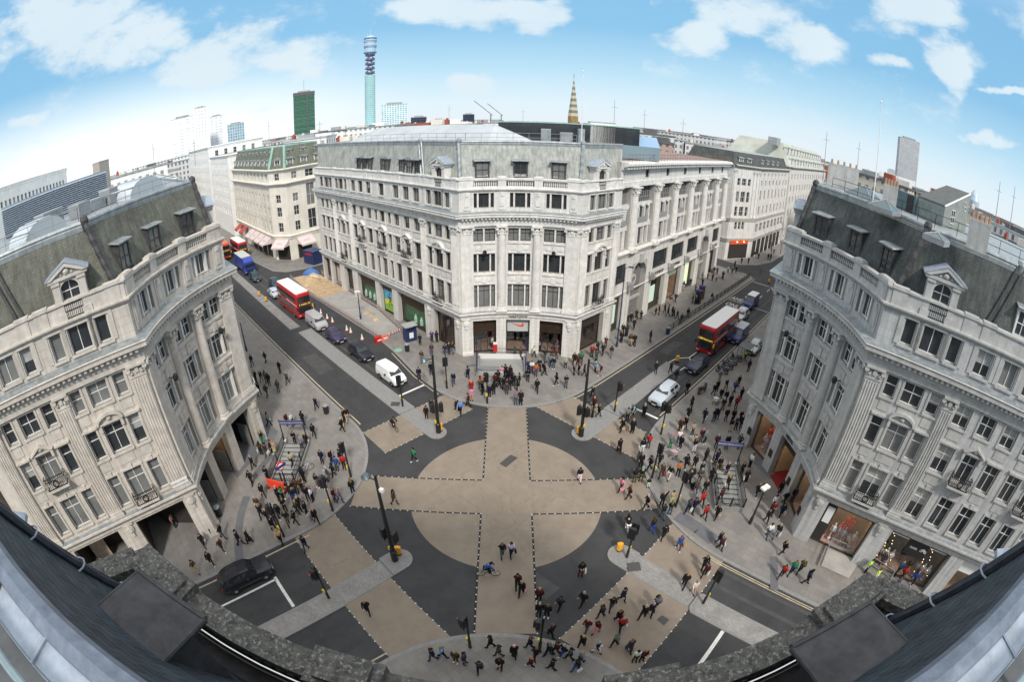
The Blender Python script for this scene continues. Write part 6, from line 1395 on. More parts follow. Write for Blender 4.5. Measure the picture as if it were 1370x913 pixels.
b=MB(); b.box(-4.9,-1.25,1.0,2.9,1.25,3.7); paint(b.build('box_body',M_paint,t),(.03,.06,.36)); b=MB(); b.box(-4.85,-1.2,3.7,2.85,1.2,3.74); b.build('roof_panel',mat('lorry_roof',(.5,.52,.47),.7),t)
b=MB(); b.box(5.08,-1.05,1.75,5.16,1.05,2.55); b.build('windscreen',M_cglass,t); b=MB(); b.box(5.1,-.9,.6,5.18,.9,1.2); b.build('grille',M_trimblack,t)
for sy in (-1,1):
    b=MB(); b.box(3.5,sy*1.2,1.75,4.7,sy*1.24,2.5); b.build('side_window',M_cglass,t); b=MB(); b.box(5.1,sy*.95-.15,.75,5.18,sy*.95+.15,.98); b.build('headlight',M_head,t); b=MB(); b.box(4.7,sy*1.35-.1,1.7,4.85,sy*1.35+.1,2.4); b.build('wing_mirror',M_trimblack,t)
    for x in (4.0,-2.6,-3.7): wheel(t,x,sy*1.08,.48,.3)
b=MB(); b.box(-4.9,-.9,.7,3.2,.9,1.0); b.build('chassis',M_trimblack,t); place(t,3.3,87.5,'-b')
# --- two wheelers
def bike(label,col=(.05,.05,.06),cat='bicycle',name='bicycle',grp=None):
    t=thing(name,label,cat,(0,0,0),0,grp)
    for x in (-.52,.52):
        b=MB(); n=18; b.tube([(x+.33*math.cos(2*PI*i/n),0,.34+.33*math.sin(2*PI*i/n)) for i in range(n+1)],.022,5,0,False); o=b.build('wheel',M_rubber,t); b=MB(); 
        for i in range(6): a=PI*i/6; b.tube([(x-.32*math.cos(a),0,.34-.32*math.sin(a)),(x+.32*math.cos(a),0,.34+.32*math.sin(a))],.005,3)
        b.build('spokes',M_silver,t)
    b=MB()
    for p,q in (((-.52,0,.34),(-.1,0,.34)),((-.1,0,.34),(-.22,0,.85)),((-.52,0,.34),(-.2,0,.78)),((-.1,0,.34),(.38,0,.78)),((-.2,0,.78),(.36,0,.84)),((.36,0,.92),(.52,0,.34))): b.tube([p,q],.02,6)
    paint(b.build('frame',M_paint,t),col); b=MB(); b.tube([(.34,-.28,1.0),(.38,0,1.0),(.34,.28,1.0)],.016,5); b.tube([(.36,0,.9),(.38,0,1.0)],.016,5); b.build('handlebar',M_trimblack,t); b=MB(); b.box(-.36,-.07,.86,-.1,.07,.92); b.build('saddle',M_trimblack,t); return t
def scooter(label,col):
    t=thing('motor_scooter',label,'motorbike',(0,0,0),0,'motorbikes parked along the right kerb')
    for x in (-.62,.62): wheel(t,x,0,.27,.13)
    b=MB(); b.ring([[(x,y*w,zz+z*h) for y,z in ((-.5,0),(-.35,.45),(0,.55),(.35,.45),(.5,0),(.3,-.3),(-.3,-.3))] for x,w,h,zz in ((-.95,.2,.2,.6),(-.7,.5,.5,.6),(-.2,.5,.4,.55),(.1,.45,.25,.42),(.45,.45,.5,.55),(.62,.4,.7,.75),(.75,.2,.4,.85))],0,True,True,True); paint(b.build('body',M_paint,t,True),col)
    b=MB(); b.ring([[(x,-.16,z),(x,.16,z),(x,.13,z+.1),(x,-.13,z+.1)] for x,z in ((-.85,.84),(-.3,.78),(-.05,.76))],0,True,True,True); b.build('saddle',M_trimblack,t); b=MB(); b.tube([(.5,-.32,1.02),(.56,0,1.0),(.5,.32,1.02)],.02,5); b.build('handlebar',M_trimblack,t); b=MB(); b.box(-.98,-.15,.62,-.9,.15,.72); b.build('tail_light',M_tail,t); return t
for k,(a,b_,c,lb) in enumerate(((27.2,-4.9,(.02,.02,.03),'dark motorbike with red lamp parked alone at the right kerb'),(33.6,-4.9,(.015,.02,.035),'black motorbike nearest end of the row at the right kerb'),(35.2,-5.0,(.03,.03,.05),'navy motorbike second in the row at the right kerb'),(36.8,-5.0,(.12,.12,.13),'grey motorbike third in the row at the right kerb'),(38.4,-5.1,(.02,.02,.02),'black motorbike last in the row, by the patrol car'))):
    t=scooter(lb,c); place(t,a,b_,2.5 if k else .6,.13)
t=thing('canopy_stall','dark flat canopy on posts by the motorbikes on the right pavement','canopy',(*ab(39.6,-5.9),.13),PI/4); b=MB(); b.box(-1.2,-.9,2.1,1.2,.9,2.2); b.build('canopy',M_roofdark,t)
for x in (-1.1,1.1):
    for y in (-.8,.8): b=MB(); b.tube([(x,y,0),(x,y,2.1)],.035,5); b.build('post',M_iron,t)
# ------------------------------------------------------------------ street furniture
def zat(px,py): 
    x,y=at(px,py,.0); a,b=toab(x,y); z=.13 if any(inside(x,y,e,c) for e,c in PAVS) else 0
    return (*at(px,py,z),z)
def sig_mesh():
    h=MB(); h.box(-.19,-.12,0,.19,.12,.95); 
    for k in range(3): h.T=Matrix.Translation((0,.12,.17+.3*k)); h.tube([(0,0,.0),(0,.16,.0)],.11,8); h.T=None
    h.box(-.3,-.16,-.05,.3,-.13,1.02); return meshof(h,'signal_head',M_iron)
def signal(px,py,label,rz,h=3.8,heads=((.28,0),),box=True,grp=None):
    t=thing('traffic_signal',label,'traffic signal',zat(px,py),rz,'traffic signals round the crossing'); b=MB(); b.lathe([(.11,0),(.11,.9),(.075,1.0),(.075,h)],8); b.build('pole',M_iron,t)
    for y,z in heads: o=bpy.data.objects.new('signal_head',cached('sighead',sig_mesh)); COL.objects.link(o); o.parent=t; o.location=(.0,y,h-1.0+z)
    o=bpy.data.objects.new('lens',cached('lens',lambda:meshof((lambda g:(g.lathe([(0,.02),(.09,.01)],8),g)[1])(MB()),'lens',mat('red_lens',(.5,.03,.02),.3,emit=((1,.05,.02),.6))))); COL.objects.link(o); o.parent=t; o.location=(0,heads[0][0]+.29,h-.23); o.rotation_euler=(-PI/2,0,0)
    if box: b=MB(); b.box(-.1,.07,1.0,.1,.2,1.32); b.build('push_button_box',M_yel,t)
    return t
for px,py,rz,lb in ((539,545,.9,'traffic signal on the left street median, by the white van'),(598,520,.4,'traffic signal on the far pavement left of the subway'),(652,540,2.6,'traffic signal on the kerb straight ahead, left of the subway queue'),(822,552,-2.2,'traffic signal on the right street median island'),(884,582,-2.4,'traffic signal on the right pavement beside the estate car'),(872,640,-1.2,'traffic signal on the right pavement near the tan crossing, farther one'),(903.8,678.6,-1.0,'traffic signal on the right pavement kerb, nearest the curve'),(469.6,638.6,1.3,'traffic signal at the left pavement edge, by the horizontal crossing'),(445.4,684,1.9,'traffic signal on the left pavement kerb near the crowd'),(380,718.5,2.3,'traffic signal on the left pavement by the near-left crossing, lowest one'),(440.5,802,2.6,'traffic signal on the near-left island above the parapet'),(629,867,1.2,'traffic signal on the near pavement, left of the bottom crossing'),(722,868,1.4,'traffic signal on the near pavement, right of the bottom crossing'),(838,747.5,-.6,'traffic signal with a tall five-lamp head on the near-right island nose'),(940,809,-1.0,'traffic signal on the second near-right island by the stop line')):
    signal(px,py,lb,rz,3.8,((.28,0),(-.3,-.05)) if px in(838,884) else ((.28,0),))
def mast(px,py,label,rz,big=False):
    t=thing('signal_mast',label,'lamp mast',zat(px,py),rz,'tall masts on the street islands'); b=MB(); b.lathe([(.26,0),(.26,1.15),(.17,1.25),(.15,4.5),(.10,8.3),(.10,8.6)],10); b.build('pole',M_iron,t)
    b=MB(); b.tube([(0,0,8.3),(0,.75,8.35)],.05,6); b.build('arm',M_iron,t); b=MB(); b.lathe([(0,.22),(.2,.2),(.3,.06),(.36,-.02),(.3,-.1),(0,-.12)],12,(0,.8,8.3)); b.build('lantern',mat('lantern_grey',(.1,.13,.15),.4,.3) if 'lantern_grey' not in MATS else MATS['lantern_grey'],t)
    for y,z in ((.42,2.6),(-.42,2.5)): o=bpy.data.objects.new('signal_head',cached('sighead',sig_mesh)); COL.objects.link(o); o.parent=t; o.location=(0,y,z); b=MB(); b.tube([(0,0,z+.5),(0,y,z+.5)],.03,5); b.build('bracket',M_iron,t)
    if big: b=MB(); b.box(-.12,-.42,7.45,.12,-.15,7.7); b.build('camera_box',M_fwhite,t)
    b=MB(); b.box(-.1,.17,1.3,.1,.3,1.6); b.build('push_button_box',M_yel,t)
mast(587,580,'tall black mast with lantern on the left street island nose',2.0); mast(777,585,'tall black mast with lantern on the right street island nose',-2.2); mast(529,751,'tall black mast with round lantern on the near-left island nose',1.2,True)
def lamp_post(px,py,label,h,m,rz=0,arms=1,flood=False):
    t=thing('street_lamp',label,'street lamp',zat(px,py),rz); b=MB(); b.lathe([(.16,0),(.16,.7),(.1,.8),(.06,h)],8); b.build('post',m,t)
    if flood:
        for x in (-.22,.22): b=MB(); b.box(x-.2,-.2,h-.05,x+.2,.25,h+.12); b.build('lamp_head',M_wht,t)
    else: b=MB(); b.tube([(0,0,h),(0,.7,h+.25)],.04,5); b.box(-.14,.5,h+.15,.14,1.1,h+.3); b.build('lamp_head',m,t)
M_navy=mat('navy_paint',(.02,.035,.11),.45)
lamp_post(330,470,'navy street lamp on the left pavement beside the left building',4.4,M_navy,1.5); lamp_post(482.6,427,'navy lamp post standing in the paving works on the left street',4.4,M_navy,0,1,True); lamp_post(825,464,'tall navy street lamp on the far right pavement',11,M_navy,-2); lamp_post(1003,701,'slim black post with twin white floodlights on the right pavement',4.1,M_iron,.4,1,True)
def bollard(px,py,label,h=1.0):
    t=thing('lit_bollard',label,'bollard',zat(px,py),0,'yellow keep-left bollards'); b=MB(); b.lathe([(.0,h),(.14,h-.03),(.2,h-.2),(.2,.25)],10,(0,0,0)); b.box(-.22,-.12,.25,.22,.12,h-.06); b.build('yellow_shell',M_plastic_y,t); b=MB(); b.lathe([(.24,0),(.24,.2),(.16,.26)],10); b.build('base',M_iron,t); b=MB(); b.lathe([(0,.15),(.09,.11),(.13,0),(.09,-.11),(0,-.15)],8,(0,-.08,h*.62)); b.build('blue_disc',M_wht,t)
for px,py,lb in ((589.5,577.6,'yellow bollard beside the mast on the left street island'),(774,582,'yellow bollard beside the mast on the right street island'),(827.6,738,'yellow bollard on the near-right island nose'),(534,743,'yellow bollard beside the big mast on the near-left island'),(347.5,396.7,'yellow bollard on the far left street island, nearer one'),(313,367,'yellow bollard on the far left street island, farther one'),(905.7,485,'yellow bollard at the far tip of the right street median'),(1028.5,379,'yellow bollard far up the right street by the ahead only lettering'),(356.5,404,'yellow bollard beside the worker in blue at the left median')): bollard(px,py,lb)
def bin_(px,py,label,m=M_iron): t=thing('litter_bin',label,'bin',zat(px,py)); b=MB(); b.lathe([(.3,0),(.33,.9),(.3,.95)],10); b.build('body',m,t); b=MB(); b.lathe([(.34,.95),(.34,1.02),(.2,1.12),(.0,1.14)],10); b.build('lid',M_grey,t)
bin_(437,553,'black litter bin alone on the left pavement'); bin_(545,470,'dark litter bin by the blue kiosk left of the middle building'); bin_(893,447,'dark bin by the railings on the far right pavement',M_navy); bin_(283,716,'black planter bin against the near pier of the left building'); bin_(294,690,'tall black sign box leaning at the near pier of the left building')
# guard rail along the far right kerb
def fence(name,label,cat,pts,h,m,z=.13,step=.14,grp=None):
    t=thing(name,label,cat,(*pts[0],z),0,grp); o=pts[0]; b=MB(); q=[(p[0]-o[0],p[1]-o[1]) for p in pts]
    for hh in (.12,h): b.tube([(*p,hh) for p in q],.025,5)
    b.build('rails',m,t); v=MB(); ps=MB()
    for a,c in zip(q,q[1:]):
        l=math.hypot(c[0]-a[0],c[1]-a[1]); n=max(1,int(l/step))
        for i in range(n): x,y=a[0]+(c[0]-a[0])*i/n,a[1]+(c[1]-a[1])*i/n; v.box(x-.012,y-.012,.1,x+.012,y+.012,h)
        n=max(1,int(l/2))
        for i in range(n+1): x,y=a[0]+(c[0]-a[0])*i/n,a[1]+(c[1]-a[1])*i/n; b=MB(); b.box(x-.04,y-.04,0,x+.04,y+.04,h+.05); b.build('post',m,t)
    v.build('railing_grille',m,t); return t
fence('guard_rail','long dark guard rail along the far right kerb','railing',[ab(39,6.35),ab(79.5,6.5)],1.05,M_iron,.13,.2)
# subway stairs: three entrances, each a well with walls, steps, railings and a name board on posts
M_signb=mat('sign_blue',(.05,.06,.16),.4)
def subway(label,c,ang,w,l,board,solid=True,sideboard=None):
    """c: middle of the open (foot) end at pavement level, stairs run down along -y of the local frame"""
    t=thing('subway_entrance',label,'subway stairs',(*c,.13),ang); d=.2
    P=[(-w/2,0),(-w/2,-l),(w/2,-l),(w/2,0)]
    b=MB(); b.face([(-w/2,0,.012),(w/2,0,.012),(w/2,-l,.012),(-w/2,-l,.012)]); b.build('well_floor',M_dark,t)
    n=9; s=MB()
    for i in range(n): y0=-l*i/n; z=.30-.28*i/n; s.box(-w/2+.05,y0-l/n*.92,.014,w/2-.05,y0,z); s.box(-w/2+.05,y0-l/n*.16,z,w/2-.05,y0-l/n*.04,z+.012,1)
    s.build('steps',[M_fgrey,M_dark],t)
    for x in (-1,1):
        b=MB(); b.box(x*w/2-.14,-l-.1,0,x*w/2+.14,.2,.42); b.build('kerb_wall',M_kerb,t); 
        b=MB(); b.poly([(x*(w/2-.14),0,.3),(x*(w/2-.14),-l,.02),(x*(w/2-.14),-l,.4),(x*(w/2-.14),0,.4)],[(0,1,2,3)]); b.build('white_lining',M_wht,t)
    b=MB(); b.box(-w/2-.14,-l-.25,0,w/2+.14,-l,.42); b.build('kerb_wall',M_kerb,t)
    for seg in ([(-w/2,0),(-w/2,-l-.12)],[(w/2,0),(w/2,-l-.12)],[(-w/2,-l-.12),(w/2,-l-.12)]):
        b=MB()
        for z in (.52,1.35): b.tube([(*seg[0],z),(*seg[1],z)],.03,5)
        b.build('top_rail',M_iron,t); b=MB(); ll=math.hypot(seg[1][0]-seg[0][0],seg[1][1]-seg[0][1]); k=int(ll/.16)
        for i in range(k+1): x,y=seg[0][0]+(seg[1][0]-seg[0][0])*i/k,seg[0][1]+(seg[1][1]-seg[0][1])*i/k; b.box(x-.012,y-.012,.42,x+.012,y+.012,1.35)
        b.build('railing_grille',M_iron,t)
        for i in range(3): x,y=seg[0][0]+(seg[1][0]-seg[0][0])*i/2,seg[0][1]+(seg[1][1]-seg[0][1])*i/2; b=MB(); b.box(x-.05,y-.05,.4,x+.05,y+.05,1.45); b.build('post',M_iron,t)
    for x in (-1,1): b=MB(); b.tube([(x*w/2,.1,0),(x*w/2,.1,3.1)],.06,6); b.build('sign_post',M_iron,t); b=MB(); b.lathe([(0,.16),(.14,.1),(.18,0),(.14,-.1),(0,-.16)],8,(x*w/2,.1,.6)); b.build('lamp_globe',M_wht,t)
    b=MB(); b.box(-w/2,.04,2.55,w/2,.16,3.0); b.build('name_board',M_signb,t)
    for sy in (1,-1):
        o=text(board,'board_lettering',.2,M_wht,Matrix.Translation((0,.1+sy*.065,2.77))@(Matrix.Rotation(PI,4,'Z') if sy>0 else Matrix.Identity(4))@Matrix.Rotation(PI/2,4,'X'),None,.002); o.parent=t
    return t
subway('subway stairs with iron railings on the left pavement',(-20.6,5.1),.12+0,2.5,5.6,'OXFORD CIRCUS STATION'); subway('subway stairs with iron railings on the right pavement',(20.3,2.3),-.26,2.5,5.6,'OXFORD CIRCUS STATION')
t=thing('subway_entrance','subway stairs behind the queue on the far middle pavement','subway stairs',(-.7,19.4,.13),0); w,l=5.6,4.4
b=MB(); b.face([(-w/2,0,.012),(w/2,0,.012),(w/2,l,.012),(-w/2,l,.012)]); b.build('well_floor',M_dark,t)
for x in (-1,1): b=MB(); b.box(x*w/2-.15,0,0,x*w/2+.15,l,.5); b.build('kerb_wall',M_kerb,t)
b=MB(); b.box(-w/2-.15,l,0,w/2+.15,l+.3,.62); b.build('white_wall',M_fwhite,t)
b=MB()
for z in (.95,1.45): b.tube([(-w/2,l+.1,z),(w/2,l+.1,z)],.03,5)
for x in (-1,1): b.tube([(x*w/2,l+.1,1.45),(x*w/2,.2,.95)],.03,5)
b.build('top_rail',M_iron,t); b=MB()
for i in range(30): x=-w/2+w*i/29; b.box(x-.012,l+.08,.9,x+.012,l+.12,1.45)
b.build('railing_grille',M_iron,t)
b=MB(); b.box(-w/2,.2,1.0,-.2,.28,1.35); b.T=None; b.build('info_panel',M_grey,t)
for x in (-w/2,w/2): b=MB(); b.tube([(x,.1,0),(x,.1,4.9)],.06,6); b.build('sign_post',M_navy,t)
n=8
for i in range(n): b=MB(); b.box(-w/2+.1,.1+l*i/n,.014,w/2-.1,.1+l*(i+.9)/n,.3-.28*i/n); b.build('step',M_fgrey,t)
b=MB(); b.box(-1.05,l+.05,1.0,-.55,l+.2,2.0); b.build('red_panel',M_red,t); b=MB(); b.box(-1.05,l+.04,2.0,-.55,l+.21,2.25); b.build('white_cap',M_wht,t)
# red hoarding by the left stairs
t=thing('red_hoarding','red plastic hoarding in front of the left subway stairs','hoarding',(*at(372,655,.13),.13),-.15); b=MB(); b.box(-1.0,-.08,0,1.0,.08,1.0); b.build('panel',mat('hoarding_red',(.75,.06,.02),.5),t); 
for x in (-.95,.95): b=MB(); b.box(x-.1,-.3,0,x+.1,.3,.08); b.build('foot',M_iron,t)
# roundel sign on a post beside the left stairs
t=thing('station_sign','red white and blue station roundel on a black post by the left stairs','sign',zat(395,680),1.05); b=MB(); b.lathe([(.08,0),(.08,.9),(.05,1),(.05,4.4)],8); b.build('post',M_iron,t); b=MB(); n=20; b.tube([(.34*math.cos(2*PI*i/n),0,4.7+.34*math.sin(2*PI*i/n)) for i in range(n+1)],.08,6,0,False); b.build('red_ring',M_red,t); b=MB(); b.box(-.52,-.1,4.6,.52,.1,4.8); b.build('blue_bar',M_blue,t); b=MB(); b.box(-.3,-.05,4.4,.3,.05,5.0); b.build('white_back',M_wht,t)
# phone boxes, kiosks
def phone_box(a,b_,label,m,roof=M_blue): t=thing('phone_box',label,'phone box',(*ab(a,b_),.13),PI/4); b=MB(); b.box(-.45,-.45,0,.45,.45,2.2); b.build('body',m,t); b=MB(); b.box(-.5,-.5,2.2,.5,.5,2.4); b.build('roof',roof,t); 
def pb_win(): pass
phone_box(54.6,8.3,'black phone box with blue roof on the far right pavement',M_iron); phone_box(57.4,8.9,'dark red phone box with blue roof behind the black one',mat('pb_red',(.18,.03,.03),.5)); 
for t in [o for o in bpy.data.objects if o.name.startswith('phone_box')]:
    for k in range(4): b=MB(); b.T=Matrix.Rotation(PI/2*k,4,'Z'); b.box(-.35,.45,.4,.35,.46,2.0); b.build('glass_panel',M_cglass,t)
t=thing('news_kiosk','small dark blue kiosk with posters on the left of the middle building','kiosk',(*at(549,455,.13),.13),.6); b=MB(); b.box(-.8,-.55,0,.8,.55,1.5); b.build('body',M_navy,t); b=MB(); b.box(-.95,-.75,2.2,.95,.75,2.3); b.build('roof',M_roofgrey,t)
for x in (-.75,.75): b=MB(); b.box(x-.05,-.5,1.5,x+.05,.5,2.2); b.build('post',M_navy,t)
b=MB(); b.box(-.3,-.58,.5,.3,-.55,1.3); b.build('poster',M_wht,t)
t=thing('site_kiosk','dark blue market kiosk under the awnings at the far left corner','kiosk',(*ab(17.3,77.8),.13),-PI/4+.2); b=MB(); b.box(-2,-1.3,0,2,1.3,2.8); b.build('body',M_navy,t); b=MB(); b.box(-2.1,-1.4,2.8,2.1,1.4,2.95); b.build('roof',M_navy,t); b=MB(); b.box(-1.2,-1.33,2.1,1.4,-1.3,2.5); b.build('red_lettering',M_red,t)
# paving works on the left street
t=tag(strip('works_slab',[[ab(8.6,33.5),ab(11.8,33.2),ab(13.6,43),ab(14.2,55),ab(8.6,55)]],.145,M_concrete),kind='structure'); tag(strip('works_sand_bed',[[ab(8.6,55),ab(14.2,55),ab(14.6,70),ab(9.4,71)]],.145,M_sand),kind='structure')
def heap(label,a,b_,r,h,m,seed): 
    t=MB(); rr=random.Random(seed); n=16; R=[]
    for k in range(6): f=k/5; R.append([((r*(1-f**1.3)*(1+.25*math.sin(3*i+seed)))*math.cos(2*PI*i/n),(r*(1-f**1.3)*(1+.2*math.cos(2*i+seed)))*math.sin(2*PI*i/n),h*f*(1+.12*rr.uniform(-1,1))) for i in range(n)])
    t.ring(R,0,True,False,True); o=t.build('sand_heap',m,None,True); o.location=(*ab(a,b_),.14); return tag(o,label,'heap')
heap('ochre sand heap behind the barriers near the blue sheet',11.2,65,2.1,1.1,M_sand,1); heap('paler sand heap next to the blue sheet in the works',12.8,67.5,1.3,.9,mat('sand_pale',(.6,.48,.33),.95,noise=.3),2)
t=MB(); n=14; R=[]
for k in range(5): f=k/4; R.append([(1.9*(1-f**2)*math.cos(2*PI*i/n)*(1+.15*math.sin(5*i)),1.2*(1-f**2)*math.sin(2*PI*i/n),1.35*f+.1*math.sin(i*3)*(1-f)) for i in range(n)])
t.ring(R,0,True,False,True); o=t.build('tarpaulin',mat('tarp_blue',(.06,.16,.42),.5,noise=.3,nscale=3),None,True); o.location=(*ab(13.4,70.0),.15); tag(o,'blue tarpaulin sheet over a mound at the works','tarpaulin')
BAR=[]
def barrier(p0,p1,label,strip_=True):
    def mk():
        a=MB(); 
        for z in (.1,1.05): a.tube([(-1.1,0,z),(1.1,0,z)],.022,5)
        for x in (-1.1,1.1): a.tube([(x,0,0),(x,0,1.05)],.022,5)
        for i in range(1,14): x=-1.1+2.2*i/14; a.box(x-.008,-.008,.1,x+.008,.008,1.05)
        b=MB(); 
        for i in range(8): b.box(-1.0+.25*i,-.03,.45,-1.0+.25*(i+1),-.015,.68,i%2)
        return meshof(a,'barrier',M_fgrey),meshof(b,'barrier_board',[M_wht,M_red])
    me=cached('barrier',mk); l=math.hypot(p1[0]-p0[0],p1[1]-p0[1])
    o=bpy.data.objects.new('barrier',me[0]); COL.objects.link(o); o.location=((p0[0]+p1[0])/2,(p0[1]+p1[1])/2,.01); o.rotation_euler=(0,0,math.atan2(p1[1]-p0[1],p1[0]-p0[0])); o.scale=(l/2.25,1,1); tag(o,label,'barrier','mesh barriers round the paving works')
    c=bpy.data.objects.new('barrier_board',me[1]); COL.objects.link(c); c.parent=o
def run(P,what):
    k=0; om=lambda n:('first','second','third','fourth','fifth','sixth','seventh','eighth','ninth','tenth','11th','12th','13th','14th','15th','16th','17th','18th','19th','20th')[n]
    for a,c in zip(P,P[1:]):
        l=math.hypot(c[0]-a[0],c[1]-a[1]); n=max(1,round(l/2.3))
        for i in range(n): barrier((a[0]+(c[0]-a[0])*i/n,a[1]+(c[1]-a[1])*i/n),(a[0]+(c[0]-a[0])*(i+1)/n,a[1]+(c[1]-a[1])*(i+1)/n),'mesh barrier, %s from the crossing end in the %s'%(om(min(k,19)),what)); k+=1
run([ab(8.1,32.5),ab(8.3,40),ab(8.25,50),ab(7.9,60),ab(9,71)],'road side row of works'); run([ab(11.9,33),ab(13.7,43),ab(14.4,55),ab(14.9,68)],'shop side row of works'); run([ab(8.1,32.5),ab(11.9,33)],'short closing row of works')
def cone(px,py,label): o=zat(px,py); t=thing('traffic_cone',label,'cone',o,0,'cones along the works'); b=MB(); b.lathe([(.2,.04),(.12,.4),(.05,.8),(0,.82)],8); b.build('cone',M_wht if px<600/1 else M_orange,t); b=MB(); b.box(-.22,-.22,0,.22,.22,.05); b.build('base',M_orange,t)
for k,(px,py) in enumerate(((419.7,415),(429.5,419.6),(438,426.3),(445,431),(464.2,442),(469.4,445),(484.7,454.2))): cone(px,py,'%s traffic cone, %s from the red bus along the works'%('orange' if k==6 else 'white',('first','second','third','fourth','fifth','sixth','seventh')[k]))
for k,(px,py,w) in enumerate(((507,458,.8),(516,456,.8))): t=thing('works_sign',('red barrier block at the near corner of the works','red and white works sign on the kerb beside the red block')[k],'sign',zat(px,py),.7); b=MB(); b.box(-.55,-.3 if k==0 else -.05,0,.55,.3 if k==0 else .05,.85); b.build('panel',M_red if k==0 else mat('sign_pinkred',(.7,.2,.15),.5),t); b=MB(); b.box(-.3,-.31 if k==0 else -.06,.3,.3,-.3 if k==0 else -.05,.5); b.build('white_band',M_wht,t)
for k,(px,py,c) in enumerate(((491,419,(.5,.38,.25)),(497,422,(.45,.34,.24)),(503,428,(.55,.4,.26)))): h_=heap('small rubble pile on the new paving, %s from the lamp post'%('first','second','third')[k],*toab(*at(px,py,.14)),.55,.4,mat('rubble%d'%k,c,.95,noise=.5,nscale=6),5+k)
t=thing('round_pad','flat green rubber pad lying by the works signs','pad',zat(533,469)); b=MB(); b.lathe([(.55,0),(.55,.06),(0,.08)],14); b.build('pad',mat('pad_green',(.25,.42,.33),.7),t)
# works on the near right pavement
M_board=mat('hoarding_pale',(.5,.47,.42),.8,noise=.2,nscale=1)
px0=at(1120,765,.13); t=thing('paving_works','fenced patch of lifted paving with pale slabs on the near right pavement','works',(*px0,.13)); b=MB(); Q=[at(x,y,.13) for x,y in ((1098,758),(1108,735),(1150,752),(1135,775))]; b.face([(x-px0[0],y-px0[1],.06) for x,y in Q][::-1]); b.build('slabs',M_concrete,t)
Q=[at(x,y,.13) for x,y in ((1095,760),(1107,731),(1152,750),(1190,775),(1178,795))]
for a,c in zip(Q,Q[1:]): b=MB(); b.tube([(a[0]-px0[0],a[1]-px0[1],1.0),(c[0]-px0[0],c[1]-px0[1],1.0)],.03,5); b.tube([(a[0]-px0[0],a[1]-px0[1],.2),(c[0]-px0[0],c[1]-px0[1],.2)],.03,5); b.poly([(a[0]-px0[0],a[1]-px0[1],.2),(c[0]-px0[0],c[1]-px0[1],.2),(c[0]-px0[0],c[1]-px0[1],.5),(a[0]-px0[0],a[1]-px0[1],.5)],[(0,1,2,3)]); b.build('barrier_panel',M_fgrey,t)
for k,(px,py,m) in enumerate(((1168,782,M_wood),(1180,790,M_wood),(1150,783,M_wht))): heap('%s rubble heap inside the near right works fence'%('brown','reddish','white')[k],*toab(*at(px,py,.13)),.7,.55,(mat('rub_b',(.3,.24,.17),.9,noise=.5,nscale=5),mat('rub_r',(.4,.2,.13),.9,noise=.5,nscale=5),mat('rub_w',(.6,.6,.56),.9,noise=.4,nscale=5))[k],9+k)
# souvenir stall in the left arcade
for k,(u,v,z,r,c) in enumerate(((1.4,-.2,.9,.75,'flag'),(1.2,-.6,1.6,.45,'red'),(.8,-.3,.4,.5,'red'))):
    p=STALLT@Vector((u,v,z)); t=thing('umbrella' if c=='flag' else 'bunting_bundle','open flag umbrella in red white and blue at the arcade souvenir stall' if c=='flag' else ('red bunting bundle %s the flag umbrella at the souvenir stall'%('above','below')[k-1]),'umbrella' if c=='flag' else 'bunting',p[:]); b=MB()
    if c=='flag':
        n=16
        for i in range(n): a0,a1=2*PI*i/n,2*PI*(i+1)/n; b.poly([(0,0,.3),(r*math.cos(a0),r*math.sin(a0),0),(r*math.cos(a1),r*math.sin(a1),0)],[(0,1,2)],0 if i%4==0 else (2 if i%4==2 else 1))
        b.build('canopy',[M_red,M_blue,M_wht],t); b=MB(); b.tube([(0,0,.3),(0,0,-.7)],.015,5); b.build('handle',M_iron,t)
    else:
        rr=random.Random(k)
        for i in range(40): cc=Vector((rr.uniform(-.4,.4),rr.uniform(-.3,.3),rr.uniform(-.4,.4))); q=[cc+Vector([rr.uniform(-.13,.13) for _ in range(3)]) for _ in range(3)]; b.poly([x[:] for x in q],[(0,1,2)],i%3)
        b.build('flags',[M_red,M_blue,M_wht],t)
t=thing('souvenir_stall','souvenir table under the flag umbrella in the left arcade','stall',(STALLT@Vector((1.2,-.6,0)))[:]); b=MB(); b.box(-.7,-.4,.75,.7,.4,.82); b.build('table_top',M_wood,t)
for x in (-.6,.6):
    for y in (-.3,.3): b=MB(); b.box(x-.03,y-.03,0,x+.03,y+.03,.75); b.build('leg',M_iron,t)
# bare street tree beyond the concave right building
def bare_tree(a,b_,label,h=8,seed=1):
    rr=random.Random(seed); t=thing('bare_tree',label,'tree',(*ab(a,b_),.1)); T=MB(); C=MB()
    def grow(p,d,l,r,dep):
        q=p+d*l; (T if dep==0 else C).tube([p,(p+q)/2+Vector((rr.uniform(-.1,.1),rr.uniform(-.1,.1),0))*l,q],[r,r*.8,r*.62],5 if dep<2 else 3)
        if dep<5:
            for _ in range(3 if dep<3 else 2): n=(d+Vector((rr.uniform(-.75,.75),rr.uniform(-.75,.75),rr.uniform(-.1,.5)))).normalized(); grow(q,n,l*rr.uniform(.6,.82),r*.6,dep+1)
    grow(Vector((0,0,0)),Vector((0,0,1)),h*.28,.14,0); T.build('trunk',M_bark,t); C.build('crown',M_bark,t)
bare_tree(101,7.4,'bare street tree in front of the corner shop building, nearer one',9,3); bare_tree(112,7.2,'bare street tree farther along the pale corner building',10,5)
